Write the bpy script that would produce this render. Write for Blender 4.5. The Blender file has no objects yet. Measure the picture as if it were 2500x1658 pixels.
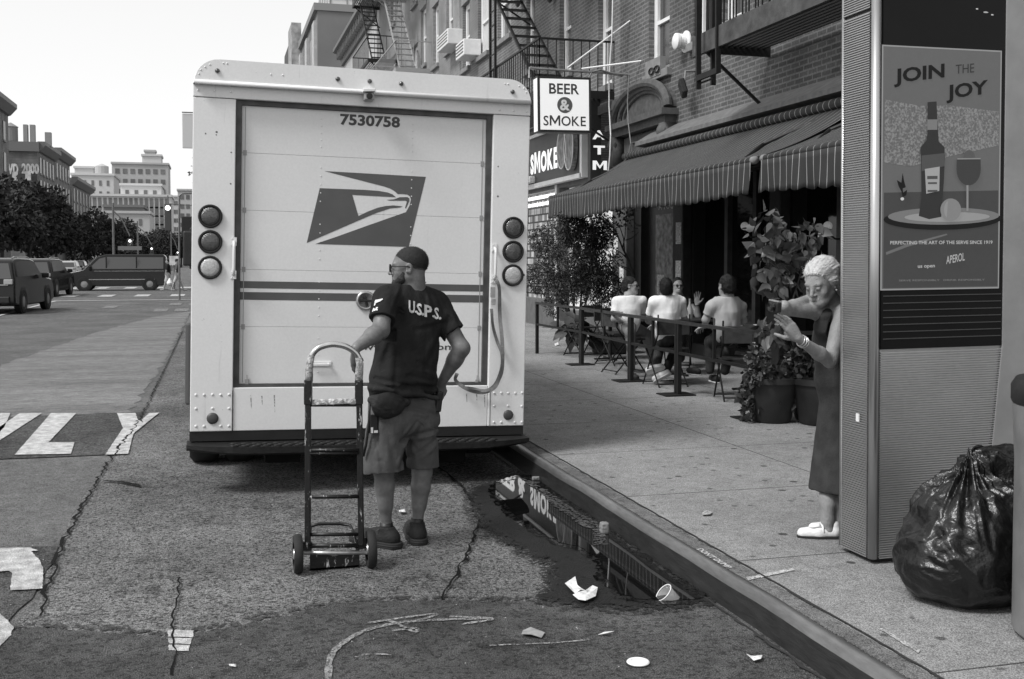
import bpy, math, random, numpy as np
from mathutils import Vector, Matrix, Euler
R = math.radians
scene = bpy.context.scene
COL = scene.collection
# ------------------------------------------------------------------ camera
CAM_H = 1.65
YAW, PIT, FPX = R(15.4), R(2.5), 2639.0
cd = bpy.data.cameras.new("camera"); cam = bpy.data.objects.new("camera", cd); COL.objects.link(cam)
cd.sensor_width = 36; cd.lens = FPX * 36 / 2500; cd.shift_y = -79 / 2500
cd.clip_start = 0.05; cd.clip_end = 3000
cam.location = (0, 0, CAM_H); cam.rotation_euler = (R(90) - PIT, 0, -YAW)
scene.camera = cam
# ------------------------------------------------------------------ sky, sun, exposure
SUN_EL, SUN_AZ = R(50), R(248)      # azimuth clockwise from +Y: left of the camera and a little behind it
w = bpy.data.worlds.new("World"); scene.world = w; w.use_nodes = True
nt = w.node_tree; nt.nodes.clear()
sky = nt.nodes.new("ShaderNodeTexSky"); sky.sky_type = 'NISHITA'; sky.sun_disc = False
sky.sun_elevation = SUN_EL; sky.sun_rotation = SUN_AZ; sky.air_density = 1.0; sky.dust_density = 2.0; sky.ozone_density = 1.0
bw = nt.nodes.new("ShaderNodeRGBToBW"); bg = nt.nodes.new("ShaderNodeBackground"); out = nt.nodes.new("ShaderNodeOutputWorld")
bg.inputs[1].default_value = 0.125
nt.links.new(sky.outputs[0], bw.inputs[0]); 
# overcast: the cloud layer evens the sky out
pw = nt.nodes.new("ShaderNodeMath"); pw.operation = 'POWER'; pw.inputs[1].default_value = .30
ml = nt.nodes.new("ShaderNodeMath"); ml.operation = 'MULTIPLY'; ml.inputs[1].default_value = 4.5
nt.links.new(bw.outputs[0], pw.inputs[0]); nt.links.new(pw.outputs[0], ml.inputs[0]); nt.links.new(ml.outputs[0], bg.inputs[0]); nt.links.new(bg.outputs[0], out.inputs[0])
sl = bpy.data.lights.new("sun", 'SUN'); sl.energy = 2.6; sl.angle = R(16); sl.color = (1, 1, 1)
so = bpy.data.objects.new("sun", sl); COL.objects.link(so)
so.rotation_euler = Vector((math.sin(SUN_AZ) * math.cos(SUN_EL), math.cos(SUN_AZ) * math.cos(SUN_EL), math.sin(SUN_EL))).to_track_quat('Z', 'Y').to_euler()
scene.view_settings.view_transform = 'Standard'; scene.view_settings.look = 'None'
scene.view_settings.exposure = 0.28; scene.view_settings.gamma = 1.0
scene.view_settings.use_curve_mapping = False
# ------------------------------------------------------------------ picking points: pixel of the 2500 px photo -> point on a real plane
_fw = np.array([math.sin(YAW) * math.cos(PIT), math.cos(YAW) * math.cos(PIT), -math.sin(PIT)])
_rt = np.array([math.cos(YAW), -math.sin(YAW), 0.]); _up = np.cross(_rt, _fw); _C = np.array([0, 0, CAM_H])
def on(x, y, p, n):
    d = _fw + _rt * ((x - 1250) / FPX) - _up * ((y - 750) / FPX); n = np.array(n, float)
    return _C + d * (np.dot(np.array(p, float) - _C, n) / np.dot(d, n))
def gz(x, y, z=0.): return on(x, y, (0, 0, z), (0, 0, 1))
def gx(x, y, X): return on(x, y, (X, 0, 0), (1, 0, 0))
def gy(x, y, Y): return on(x, y, (0, Y, 0), (0, 1, 0))
K = 2500 / 2364
def D(x, y): return x * K, y * K
def proj(P):
    v = np.array(P, float) - _C; z = v @ _fw
    return np.array([1250 + FPX * (v @ _rt) / z, 750 - FPX * (v @ _up) / z])
# ------------------------------------------------------------------ materials (the photograph is black and white: all greys)
MATS = {}
def mat(name, base=0.5, rough=0.7, var=0.0, vs=4.0, bump=0.0, bs=40.0, metal=0.0, spec=0.5, var2=0.0, v2s=60.0, stretch=(1, 1, 1), trans=0.0, emit=0.0, coat=0.0):
    if name in MATS: return MATS[name]
    m = bpy.data.materials.new(name); m.use_nodes = True; t = m.node_tree; N = t.nodes; L = t.links
    b = N["Principled BSDF"]; b.inputs["Roughness"].default_value = rough; b.inputs["Metallic"].default_value = metal
    b.inputs["Specular IOR Level"].default_value = spec; b.inputs["Base Color"].default_value = (base,) * 3 + (1,)
    if trans: b.inputs["Transmission Weight"].default_value = trans
    if coat: b.inputs["Coat Weight"].default_value = coat; b.inputs["Coat Roughness"].default_value = 0.08
    if emit: b.inputs["Emission Color"].default_value = (1, 1, 1, 1); b.inputs["Emission Strength"].default_value = emit
    if var or bump or var2:
        tc = N.new("ShaderNodeTexCoord"); mp = N.new("ShaderNodeMapping"); mp.inputs["Scale"].default_value = stretch
        L.new(tc.outputs["Object"], mp.inputs[0])
        val = None
        for v, s in ((var, vs), (var2, v2s)):
            if not v: continue
            n = N.new("ShaderNodeTexNoise"); n.inputs["Scale"].default_value = s; n.inputs["Detail"].default_value = 5; L.new(mp.outputs[0], n.inputs["Vector"])
            r = N.new("ShaderNodeMapRange"); r.inputs[1].default_value = .3; r.inputs[2].default_value = .7; r.inputs[3].default_value = 1 - v; r.inputs[4].default_value = 1 + v
            L.new(n.outputs[0], r.inputs[0])
            if val is None:
                mu = N.new("ShaderNodeMath"); mu.operation = 'MULTIPLY'; mu.inputs[1].default_value = base; L.new(r.outputs[0], mu.inputs[0])
            else:
                mu = N.new("ShaderNodeMath"); mu.operation = 'MULTIPLY'; L.new(r.outputs[0], mu.inputs[0]); L.new(val, mu.inputs[1])
            val = mu.outputs[0]
        if val is not None: L.new(val, b.inputs["Base Color"])
        if bump:
            n = N.new("ShaderNodeTexNoise"); n.inputs["Scale"].default_value = bs; n.inputs["Detail"].default_value = 4; L.new(mp.outputs[0], n.inputs["Vector"])
            bn = N.new("ShaderNodeBump"); bn.inputs["Strength"].default_value = bump; bn.inputs["Distance"].default_value = 0.01
            L.new(n.outputs[0], bn.inputs["Height"]); L.new(bn.outputs[0], b.inputs["Normal"])
    MATS[name] = m
    return m
def nodes_of(m): return m.node_tree.nodes, m.node_tree.links, m.node_tree.nodes["Principled BSDF"]
# ------------------------------------------------------------------ mesh builder
def V(*a): return np.array(a, float)
def unit(v):
    v = np.array(v, float); return v / (np.linalg.norm(v) + 1e-12)
def perp(d):
    d = unit(d); h = V(0, 0, 1) if abs(d[2]) < .9 else V(1, 0, 0)
    a = unit(np.cross(d, h)); return a, np.cross(d, a)
class MB:
    def __init__(s): s.v = []; s.f = []; s.n = 0
    def add(s, vs, fs):
        s.v.extend([tuple(map(float, p)) for p in vs]); s.f.extend([tuple(i + s.n for i in f) for f in fs]); s.n += len(vs); return s
    def frame(s, o, ax, ay, az, x0, x1, y0, y1, z0, z1):
        o, ax, ay, az = map(lambda q: np.array(q, float), (o, ax, ay, az))
        p = [o + ax * x + ay * y + az * z for z in (z0, z1) for y in (y0, y1) for x in (x0, x1)]
        return s.add(p, [(0, 2, 3, 1), (4, 5, 7, 6), (0, 1, 5, 4), (2, 6, 7, 3), (0, 4, 6, 2), (1, 3, 7, 5)])
    def box(s, x0, x1, y0, y1, z0, z1): return s.frame((0, 0, 0), (1, 0, 0), (0, 1, 0), (0, 0, 1), x0, x1, y0, y1, z0, z1)
    def bar(s, a, b, w, h=None, up=(0, 0, 1)):
        a, b = np.array(a, float), np.array(b, float); d = b - a; L = np.linalg.norm(d); d = unit(d); h = h or w
        x = np.cross(d, up)
        if np.linalg.norm(x) < 1e-3: x = np.cross(d, (0, 1, 0))
        x = unit(x); y = np.cross(x, d)
        return s.frame(a, x, y, d, -w / 2, w / 2, -h / 2, h / 2, 0, L)
    def tube(s, pts, r, seg=10, caps=True, closed=False):
        pts = [np.array(p, float) for p in pts]; n = len(pts); rr = r if hasattr(r, '__len__') else [r] * n
        a = None; base = s.n; vs = []
        for i, p in enumerate(pts):
            if closed: t = unit(pts[(i + 1) % n] - pts[i - 1])
            else: t = unit(pts[min(i + 1, n - 1)] - pts[max(i - 1, 0)])
            if a is None: a, _ = perp(t)
            a = unit(a - t * np.dot(a, t)); b = np.cross(t, a)
            for k in range(seg):
                q = 2 * math.pi * k / seg; vs.append(p + (a * math.cos(q) + b * math.sin(q)) * rr[i])
        fs = []
        for i in range(n if closed else n - 1):
            j = (i + 1) % n
            for k in range(seg):
                l = (k + 1) % seg; fs.append((i * seg + k, i * seg + l, j * seg + l, j * seg + k))
        if caps and not closed: fs.append(tuple(range(seg))[::-1]); fs.append(tuple((n - 1) * seg + k for k in range(seg)))
        return s.add(vs, fs)
    def cyl(s, a, b, r, r2=None, seg=20): return s.tube([a, b], [r, r if r2 is None else r2], seg)
    def lathe(s, o, axis, prof, seg=24, closed_ends=True):
        axis = unit(axis); a, b = perp(axis); o = np.array(o, float); vs = []; m = len(prof)
        for (r, h) in prof:
            for k in range(seg):
                q = 2 * math.pi * k / seg; vs.append(o + axis * h + (a * math.cos(q) + b * math.sin(q)) * r)
        fs = [(i * seg + k, i * seg + (k + 1) % seg, (i + 1) * seg + (k + 1) % seg, (i + 1) * seg + k) for i in range(m - 1) for k in range(seg)]
        if closed_ends: fs.append(tuple(range(seg))[::-1]); fs.append(tuple((m - 1) * seg + k for k in range(seg)))
        return s.add(vs, fs)
    def prism(s, poly, d):
        """poly: list of 3D points (planar, any ngon), extruded along vector d"""
        P = [np.array(p, float) for p in poly]; d = np.array(d, float); n = len(P)
        return s.add(P + [p + d for p in P], [tuple(range(n))[::-1], tuple(range(n, 2 * n))] + [(i, (i + 1) % n, (i + 1) % n + n, i + n) for i in range(n)])
    def poly(s, P): return s.add(P, [tuple(range(len(P)))])
    def grid(s, G, closed_u=False):
        G = np.array(G, float); nu, nv = G.shape[:2]
        fs = [(i * nv + j, ((i + 1) % nu) * nv + j, ((i + 1) % nu) * nv + j + 1, i * nv + j + 1) for i in range(nu if closed_u else nu - 1) for j in range(nv - 1)]
        return s.add(G.reshape(-1, 3), fs)
    def ball(s, c, r, seg=12, rings=8):
        r = r if hasattr(r, '__len__') else (r, r, r); c = np.array(c, float); vs = [c + V(0, 0, r[2])]
        for i in range(1, rings):
            p = math.pi * i / rings
            for k in range(seg):
                q = 2 * math.pi * k / seg; vs.append(c + V(r[0] * math.sin(p) * math.cos(q), r[1] * math.sin(p) * math.sin(q), r[2] * math.cos(p)))
        vs.append(c - V(0, 0, r[2])); fs = [(0, 1 + k, 1 + (k + 1) % seg) for k in range(seg)]
        for i in range(rings - 2):
            for k in range(seg):
                a = 1 + i * seg + k; b = 1 + i * seg + (k + 1) % seg; fs.append((a, a + seg, b + seg, b))
        l = len(vs) - 1; o = 1 + (rings - 2) * seg
        fs += [(l, o + (k + 1) % seg, o + k) for k in range(seg)]
        return s.add(vs, fs)
    def mesh(s, name, smooth=False):
        me = bpy.data.meshes.new(name); me.from_pydata(s.v, [], s.f); me.update()
        if smooth: me.polygons.foreach_set('use_smooth', [True] * len(me.polygons))
        return me
# ------------------------------------------------------------------ objects
PM = {}
def tag(o, label=None, cat=None, group=None, kind=None):
    if label: o['label'] = label
    if cat: o['category'] = cat
    if group: o['group'] = group
    if kind: o['kind'] = kind
    return o
def thing(name, label, cat, loc=(0, 0, 0), rotz=0., group=None, M=None):
    o = bpy.data.objects.new(name, None); COL.objects.link(o); o.empty_display_size = .2
    M = M if M is not None else Matrix.Translation(Vector(loc)) @ Matrix.Rotation(rotz, 4, 'Z')
    o.matrix_world = M; PM[o.name] = M.copy(); return tag(o, label, cat, group)
def obj(name, mb, material, parent=None, world=True, smooth=False, bevel=0., label=None, auto=None, recalc=False):
    me = mb.mesh(name, smooth or auto is not None) if isinstance(mb, MB) else mb
    if recalc:
        import bmesh
        bm = bmesh.new(); bm.from_mesh(me); bmesh.ops.recalc_face_normals(bm, faces=bm.faces); bm.to_mesh(me); bm.free()
    if auto is not None: me.set_sharp_from_angle(angle=R(auto))
    o = bpy.data.objects.new(name, me); COL.objects.link(o)
    if material is not None: me.materials.append(material)
    if parent is not None:
        o.parent = parent
        if world: o.matrix_parent_inverse = PM[root_name(parent)].inverted() if parent.name in PM else Matrix.Identity(4)
    if bevel:
        b = o.modifiers.new('bevel', 'BEVEL'); b.width = bevel; b.segments = 2; b.limit_method = 'ANGLE'; b.angle_limit = R(40)
    if label: o['label'] = label
    return o
def root_name(p): return p.name
def struct(name, mb, m, **k): return tag(obj(name, mb, m, **k), kind='structure')
def solo(name, mb, m, label, cat, group=None, **k): return tag(obj(name, mb, m, **k), label, cat, group)
def dup(root, loc, rotz=0., label=None, scale=None):
    def cp(o, par):
        c = o.copy(); COL.objects.link(c)
        if par is not None: c.parent = par
        for ch in [x for x in KIDS.get(o.name, [])]: cp(ch, c)
        return c
    KIDS = {}
    for x in COL.objects:
        if x.parent: KIDS.setdefault(x.parent.name, []).append(x)
    r = cp(root, None); M = Matrix.Translation(Vector(loc)) @ Matrix.Rotation(rotz, 4, 'Z')
    if scale: M = M @ Matrix.Diagonal((*scale, 1)) if hasattr(scale, '__len__') else M @ Matrix.Scale(scale, 4)
    r.matrix_world = M
    if label: r['label'] = label
    return r
# text as mesh data (Blender's built-in typeface)
def text_geo(s, bold=0.0, res=3):
    c = bpy.data.curves.new('t', 'FONT'); c.body = s; c.size = 1.0; c.offset = bold; c.resolution_u = res; c.fill_mode = 'FRONT'
    o = bpy.data.objects.new('t', c); me = bpy.data.meshes.new_from_object(o)
    v = np.zeros(len(me.vertices) * 3); me.vertices.foreach_get('co', v); v = v.reshape(-1, 3)
    f = [tuple(p.vertices) for p in me.polygons]
    bpy.data.objects.remove(o); bpy.data.curves.remove(c); bpy.data.meshes.remove(me)
    v[:, 0] -= v[:, 0].min(); return v, f
def glyphs(s, bold):
    """letter by letter, with a drawn M (the typeface M breaks when thickened)"""
    if 'M' not in s or len(s) > 12: return text_geo(s, bold)
    x = 0.; VV = []; FF = []
    for ch in s:
        if ch == ' ': x += .35; continue
        if ch == 'M':
            h, w_, t = .73 + 2 * bold, .84, .11 + 2 * bold
            v = np.array([(0, 0), (t, 0), (t, h * .68), (w_ / 2, h * .12), (w_ - t, h * .68), (w_ - t, 0), (w_, 0), (w_, h), (w_ - t * 1.15, h), (w_ / 2, h * .42), (t * 1.15, h), (0, h)]); v = np.c_[v, v[:, 0] * 0]; v[:, 1] -= bold; f = [(0, 1, 2, 11), (11, 2, 10), (2, 3, 9, 10), (3, 4, 8, 9), (4, 7, 8), (4, 5, 6, 7)]
        else: v, f = text_geo(ch, bold)
        n = sum(len(q) for q in VV); v = v.copy(); v[:, 0] += x; VV.append(v); FF += [tuple(i + n for i in q) for q in f]; x = v[:, 0].max() + .09
    return np.concatenate(VV), FF
def text_box(mb, s, o, ax, ay, w, h, bold=0.02, arc=None):
    """fit the text into a w x h box whose lower left corner is o, ax = reading direction, ay = up"""
    v, f = glyphs(s, bold); o, ax, ay = map(lambda q: np.array(q, float), (o, ax, ay))
    y0, y1 = v[:, 1].min(), v[:, 1].max(); x1 = v[:, 0].max()
    mb.add([o + ax * (p[0] / x1 * w) + ay * ((p[1] - y0) / (y1 - y0) * h) for p in v], f)
    return mb
def vn(p, seed=0):
    """value noise on an (N,3) array"""
    i = np.floor(p).astype(np.int64); f = p - i; f = f * f * (3 - 2 * f)
    def h(a, b, c):
        n = (a * 73856093) ^ (b * 19349663) ^ (c * 83492791) ^ (seed * 2654435)
        n = (n ^ (n >> 13)) * 1274126177; n = n ^ (n >> 16)
        return (n & 0xffff) / 65535.
    x, y, z = i[:, 0], i[:, 1], i[:, 2]; r = 0
    for dx in (0, 1):
        for dy in (0, 1):
            for dz in (0, 1):
                wgt = (f[:, 0] if dx else 1 - f[:, 0]) * (f[:, 1] if dy else 1 - f[:, 1]) * (f[:, 2] if dz else 1 - f[:, 2])
                r = r + wgt * h(x + dx, y + dy, z + dz)
    return r
def add_streaks(m, lo=.60, hi=.72, dark=.72, sc=9, st=(1, 1, .07)):
    N, L, b = nodes_of(m); old = b.inputs["Base Color"].links[0].from_socket; tc = N.new("ShaderNodeTexCoord"); mp = N.new("ShaderNodeMapping"); mp.inputs["Scale"].default_value = st; nz = N.new("ShaderNodeTexNoise"); nz.inputs["Scale"].default_value = sc; nz.inputs["Detail"].default_value = 6; nz.inputs["Roughness"].default_value = .7
    rg = N.new("ShaderNodeMapRange"); rg.inputs[1].default_value = lo; rg.inputs[2].default_value = hi; rg.inputs[3].default_value = 1; rg.inputs[4].default_value = dark; mu = N.new("ShaderNodeMath"); mu.operation = 'MULTIPLY'
    L.new(tc.outputs["Object"], mp.inputs[0]); L.new(mp.outputs[0], nz.inputs["Vector"]); L.new(nz.outputs[0], rg.inputs[0]); L.new(rg.outputs[0], mu.inputs[0]); L.new(old, mu.inputs[1]); L.new(mu.outputs[0], b.inputs["Base Color"])
rnd = random.Random(5)
M_BLACK = mat('black_paint', 0.008, 0.5, .3, 8, .1, 60)
M_IRON = mat('dark_iron', 0.009, 0.55, .3, 10, .15, 80, spec=.35)
M_STEEL = mat('worn_steel', 0.45, 0.35, .25, 20, .1, 60, metal=0.8)
M_RUBBER = mat('rubber', 0.01, 0.8, .2, 20, .2, 60)
M_GLASSD = mat('dark_glass', 0.006, 0.08, spec=0.4)
M_WHITE = mat('white_paint', 0.75, 0.5, .06, 3)
# ------------------------------------------------------------------ ground, road, kerb, pavement
def ground_mat(name, base, contrast, speck, rough=.85, bump=.5, stain=.25, stretch=(1, 1, 1), pits=.35):
    m = mat(name, base, rough, spec=.15); N, L, b = nodes_of(m)
    tc = N.new("ShaderNodeTexCoord"); mp = N.new("ShaderNodeMapping"); mp.inputs["Scale"].default_value = stretch; L.new(tc.outputs["Object"], mp.inputs[0])
    def noise(s, d=5, r=.6):
        n = N.new("ShaderNodeTexNoise"); n.inputs["Scale"].default_value = s; n.inputs["Detail"].default_value = d; n.inputs["Roughness"].default_value = r; L.new(mp.outputs[0], n.inputs["Vector"]); return n.outputs[0]
    def rng(x, a, b_, c, d):
        r = N.new("ShaderNodeMapRange"); r.inputs[1].default_value = a; r.inputs[2].default_value = b_; r.inputs[3].default_value = c; r.inputs[4].default_value = d; L.new(x, r.inputs[0]); return r.outputs[0]
    def mul(a, c):
        r = N.new("ShaderNodeMath"); r.operation = 'MULTIPLY'; L.new(a, r.inputs[0])
        if hasattr(c, 'links') or not isinstance(c, float): L.new(c, r.inputs[1])
        else: r.inputs[1].default_value = c
        return r.outputs[0]
    big = rng(noise(.7, 6), .3, .7, 1 - stain, 1 + stain); mid = rng(noise(9, 6), .3, .7, 1 - contrast, 1 + contrast)
    fine = rng(noise(165, 2, .5), .36, .64, 1 - speck, 1 + speck); pit = rng(noise(44, 3, .6), .53, .60, 1, 1 - pits)
    v = mul(mul(mul(mul(big, mid), fine), pit), float(base)); L.new(v, b.inputs["Base Color"])
    bn = N.new("ShaderNodeBump"); bn.inputs["Strength"].default_value = bump; bn.inputs["Distance"].default_value = .008
    L.new(mul(fine, pit), bn.inputs["Height"]); L.new(bn.outputs[0], b.inputs["Normal"])
    return m
G_ASPH = ground_mat('asphalt', .14, .28, .8, pits=.5)
G_LANE = ground_mat('worn_lane', .235, .3, .68, pits=.75, stain=.35, bump=.9)
G_DARK = ground_mat('fresh_asphalt', .115, .3, .65, stain=.4, bump=.9, pits=.6)
G_OLD = ground_mat('old_patch', .20, .4, .6, stretch=(.5, 2.2, 1))
G_CONC = ground_mat('pavement_concrete', .275, .14, .45, bump=.5, stain=.22, pits=.22)
def jag(pts, amp, step, seed, closed=False):
    """pts 2D polyline -> jagged polyline"""
    r = random.Random(seed); o = []
    n = len(pts)
    for i in range(n if closed else n - 1):
        a = V(*pts[i][:2]); b = V(*pts[(i + 1) % n][:2]); m = max(1, int(np.linalg.norm(b - a) / step)); t = unit(b - a); q = V(-t[1], t[0])
        for k in range(m):
            o.append(a + (b - a) * k / m + q * r.uniform(-amp, amp))
    if not closed: o.append(V(*pts[-1][:2]))
    return o
def sheet(name, pts, z, m, **k):
    """flat sheet polygon, triangulated"""
    import bmesh
    bm = bmesh.new(); vs = [bm.verts.new((p[0], p[1], z)) for p in pts]; f = bm.faces.new(vs); bm.normal_update()
    if f.normal.z < 0: f.normal_flip()
    bmesh.ops.triangulate(bm, faces=[f]); me = bpy.data.meshes.new(name); bm.to_mesh(me); bm.free()
    return struct(name, me, m, **k)
mb = MB(); mb.add([(-900, -60, 0), (900, -60, 0), (900, 1500, 0), (-900, 1500, 0)], [(0, 1, 2, 3)]); struct('road', mb, G_ASPH)
KERB = 2.35
# kerbside lane of paler worn asphalt, its left edge is the long crack
edge = jag([(-.78, 1.0), (-.85, 5.2), (-.88, 6.6), (-.85, 9.1), (-.74, 12), (-.72, 20), (-.7, 46)], .035, .12, 3)
sheet('road_lane', edge + [V(KERB, 46), V(KERB, 1.0)], .004, G_LANE)
# old paler strip left of the crack in the distance, dark fresh patches
sheet('road_patch', jag([(-.9, 12.3), (-.78, 20), (-.75, 36), (-1.7, 33), (-2.6, 26), (-3.2, 19), (-3.6, 12.3)], .05, .25, 8, True), .0045, G_OLD)
sheet('road_patch', jag([(-.78, 9.66), (-.75, 12.25), (-6.5, 12.35), (-6.5, 9.75)], .012, .3, 9, True), .008, G_DARK)
sheet('road_patch', jag([(-.95, 5.1), (-.86, 5.8), (-.88, 6.62), (-6, 6.85), (-6, 5.2)], .02, .15, 10, True), .008, G_DARK)
e1 = [gz(*D(*p)) for p in [(-60, 1475), (60, 1455), (200, 1462), (390, 1478), (480, 1462), (620, 1438), (660, 1428), (730, 1410), (800, 1395), (1030, 1392), (1200, 1395), (1420, 1400), (1600, 1392), (1690, 1378)]]
sheet('road_patch', jag([(p[0], p[1]) for p in e1], .018, .03, 12) + [V(KERB, 4.6), V(KERB, 1.0), V(-8, 1.0), V(-8, 5.0)], .012, G_DARK)
mfr = ground_mat('patch_fringe', .115, .3, .65, bump=.9, pits=.5); N, L, b = nodes_of(mfr); tc = N.new("ShaderNodeTexCoord"); nz = N.new("ShaderNodeTexNoise"); nz.inputs["Scale"].default_value = 22; nz.inputs["Detail"].default_value = 8; nz.inputs["Roughness"].default_value = .75
rg = N.new("ShaderNodeMapRange"); rg.inputs[1].default_value = .49; rg.inputs[2].default_value = .55; L.new(tc.outputs["Object"], nz.inputs["Vector"]); L.new(nz.outputs[0], rg.inputs[0]); L.new(rg.outputs[0], b.inputs["Alpha"])
sheet('road_patch', [V(p[0], p[1] + .10 + .03 * math.sin(p[0] * 9)) for p in e1] + [V(KERB, 4.9), V(KERB, 4.5), V(-1.3, 4.5), V(-1.5, 5.2)], .0105, mfr)
# cracks: thin dark sealed lines
CZ = [.0006]
M_CRACK = mat('crack_tar', .006, .8, spec=.1)
def crack(pts, w, z, seed, amp=.012):
    P = jag([(p[0], p[1]) for p in pts], amp, .06, seed); n = len(P); L_, R_ = [], []
    r = random.Random(seed)
    for i, p in enumerate(P):
        t = unit(P[min(i + 1, n - 1)] - P[max(i - 1, 0)]); q = V(-t[1], t[0]) * w * r.uniform(.3, 1.)
        L_.append((*(p + q), z)); R_.append((*(p - q), z))
    m = MB(); CZ[0] += .0002; m.add([(x_, y_, z + CZ[0]) for x_, y_, z in L_ + R_], [(i, i + 1, n + i + 1, n + i) for i in range(n - 1)]); return m
mb = crack([gz(*D(*p)) for p in [(1115, 1185), (1085, 1270), (1050, 1340), (1020, 1390)]], .011, .0165, 1)
struct('road_crack', mb, M_CRACK)
mb = crack([gz(*D(*p)) for p in [(1115, 1185), (1090, 1160), (1060, 1120), (1000, 1075)]], .016, .0165, 2)
struct('road_crack', mb, M_CRACK)
mb = crack([(-.80, 5.3), (-.86, 6.6), (-.86, 8), (-.85, 9.1), (-.78, 10.8), (-.74, 13), (-.73, 17), (-.71, 26)], .012, .0165, 4, .02)
struct('road_crack', mb, M_CRACK)
mb = crack([gz(*D(*p)) for p in [(240, 1115), (280, 1118), (325, 1128)]], .02, .0165, 5); struct('road_crack', mb, M_CRACK)
mb = crack([gz(*D(*p)) for p in [(400, 1568), (402, 1500), (398, 1440), (410, 1390), (415, 1340)]], .006, .0165, 6); struct('road_crack', mb, M_CRACK)
# ------------------------------------------------------------------ painted markings
def speckled(name, base, rough, lo, hi, sc=38, spec=.6):
    m = mat(name, base, rough, .35, 14, .9, 90, spec=spec, var2=.5, v2s=170); N, L, b = nodes_of(m); tc = N.new("ShaderNodeTexCoord"); nz = N.new("ShaderNodeTexNoise"); nz.inputs["Scale"].default_value = sc; nz.inputs["Detail"].default_value = 7; nz.inputs["Roughness"].default_value = .75
    rg = N.new("ShaderNodeMapRange"); rg.inputs[1].default_value = lo; rg.inputs[2].default_value = hi; L.new(tc.outputs["Object"], nz.inputs["Vector"]); L.new(nz.outputs[0], rg.inputs[0]); L.new(rg.outputs[0], b.inputs["Alpha"]); return m
M_PAINT = speckled('road_paint', .40, .8, .33, .38, 30, .2)
M_PAINT2 = speckled('worn_road_paint', .27, .8, .46, .52, 30, .2)
def paint(pts, name='road_marking', z=.0165, m=None, amp=.003, seed=1):
    return sheet(name, jag([(p[0], p[1]) for p in [gz(*D(*q)) for q in pts]], amp, .02, seed, True), z, m or M_PAINT)
paint([(270, 957), (313, 957), (318, 972), (331, 980), (385, 957), (367, 957), (345, 957), (368, 956), (335, 982), (308, 1012), (299, 1052), (243, 1053), (275, 1010), (284, 990)][:4] + [(328, 972), (345, 957), (368, 956), (338, 980), (308, 1005), (296, 1052), (243, 1054), (272, 1010), (284, 992)], seed=2)
paint([(118, 957), (176, 957), (112, 1025), (172, 1025), (164, 1052), (34, 1054)], seed=3)
paint([(46, 957), (97, 957), (-15, 1030), (-60, 1054), (-60, 1030)], seed=4)
paint([(-30, 957), (24, 957), (10, 990), (-10, 1010), (-60, 1020)], seed=6)
paint([(-40, 1272), (68, 1270), (88, 1277), (72, 1279), (92, 1300), (100, 1318), (98, 1366), (24, 1370), (28, 1330), (20, 1325), (-40, 1328)], seed=7, m=M_PAINT)
paint([(-60, 1415), (0, 1425), (18, 1440), (32, 1455), (25, 1475), (0, 1500), (-60, 1560)], seed=8, m=M_PAINT)
for q in ([(388, 1462), (447, 1464), (446, 1480), (388, 1478)], [(388, 1481), (444, 1482), (440, 1496), (390, 1494)], [(390, 1497), (438, 1498), (436, 1512), (388, 1510)]): paint(q, m=M_PAINT, seed=11)
# chalk-like sprayed arrow in the foreground
M_SPRAY = speckled('sprayed_chalk', .24, .9, .42, .52, 70, .1)
def stroke(pts, w, name='road_marking', m=None, z=.0165):
    P = [gz(*D(*q))[:2] for q in pts]
    Q = []
    for i in range(len(P) - 1):          # Catmull-Rom
        p0, p1, p2, p3 = P[max(i - 1, 0)], P[i], P[i + 1], P[min(i + 2, len(P) - 1)]
        for k in range(6):
            t = k / 6; Q.append(.5 * ((2 * p1) + (-p0 + p2) * t + (2 * p0 - 5 * p1 + 4 * p2 - p3) * t * t + (-p0 + 3 * p1 - 3 * p2 + p3) * t ** 3))
    CZ[0] += .0002; z = z + CZ[0]; Q.append(P[-1]); n = len(Q); A, B = [], []
    for i, p in enumerate(Q):
        t = unit(Q[min(i + 1, n - 1)] - Q[max(i - 1, 0)]); q = V(-t[1], t[0]) * w * (.5 + .12 * math.sin(i * 2.1)); A.append((*(p + q), z)); B.append((*(p - q), z))
    mb = MB(); mb.add(A + B, [(i, i + 1, n + i + 1, n + i) for i in range(n - 1)]); return struct(name, mb, m or M_SPRAY)
stroke([(758, 1600), (762, 1530), (790, 1495), (845, 1464), (920, 1447), (1000, 1440), (1137, 1436)], .028)
stroke([(1038, 1432), (1137, 1437), (1065, 1450)], .022)
stroke([(850, 1447), (990, 1427), (1000, 1431), (935, 1449)], .02)
stroke([(850, 1447), (900, 1443), (955, 1468), (960, 1460), (905, 1465)], .02)
stroke([(1130, 1500), (1200, 1497), (1290, 1493), (1360, 1486)], .012, m=M_PAINT2)
stroke([(820, 1527), (852, 1520), (905, 1522)], .014, m=M_PAINT2)
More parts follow.
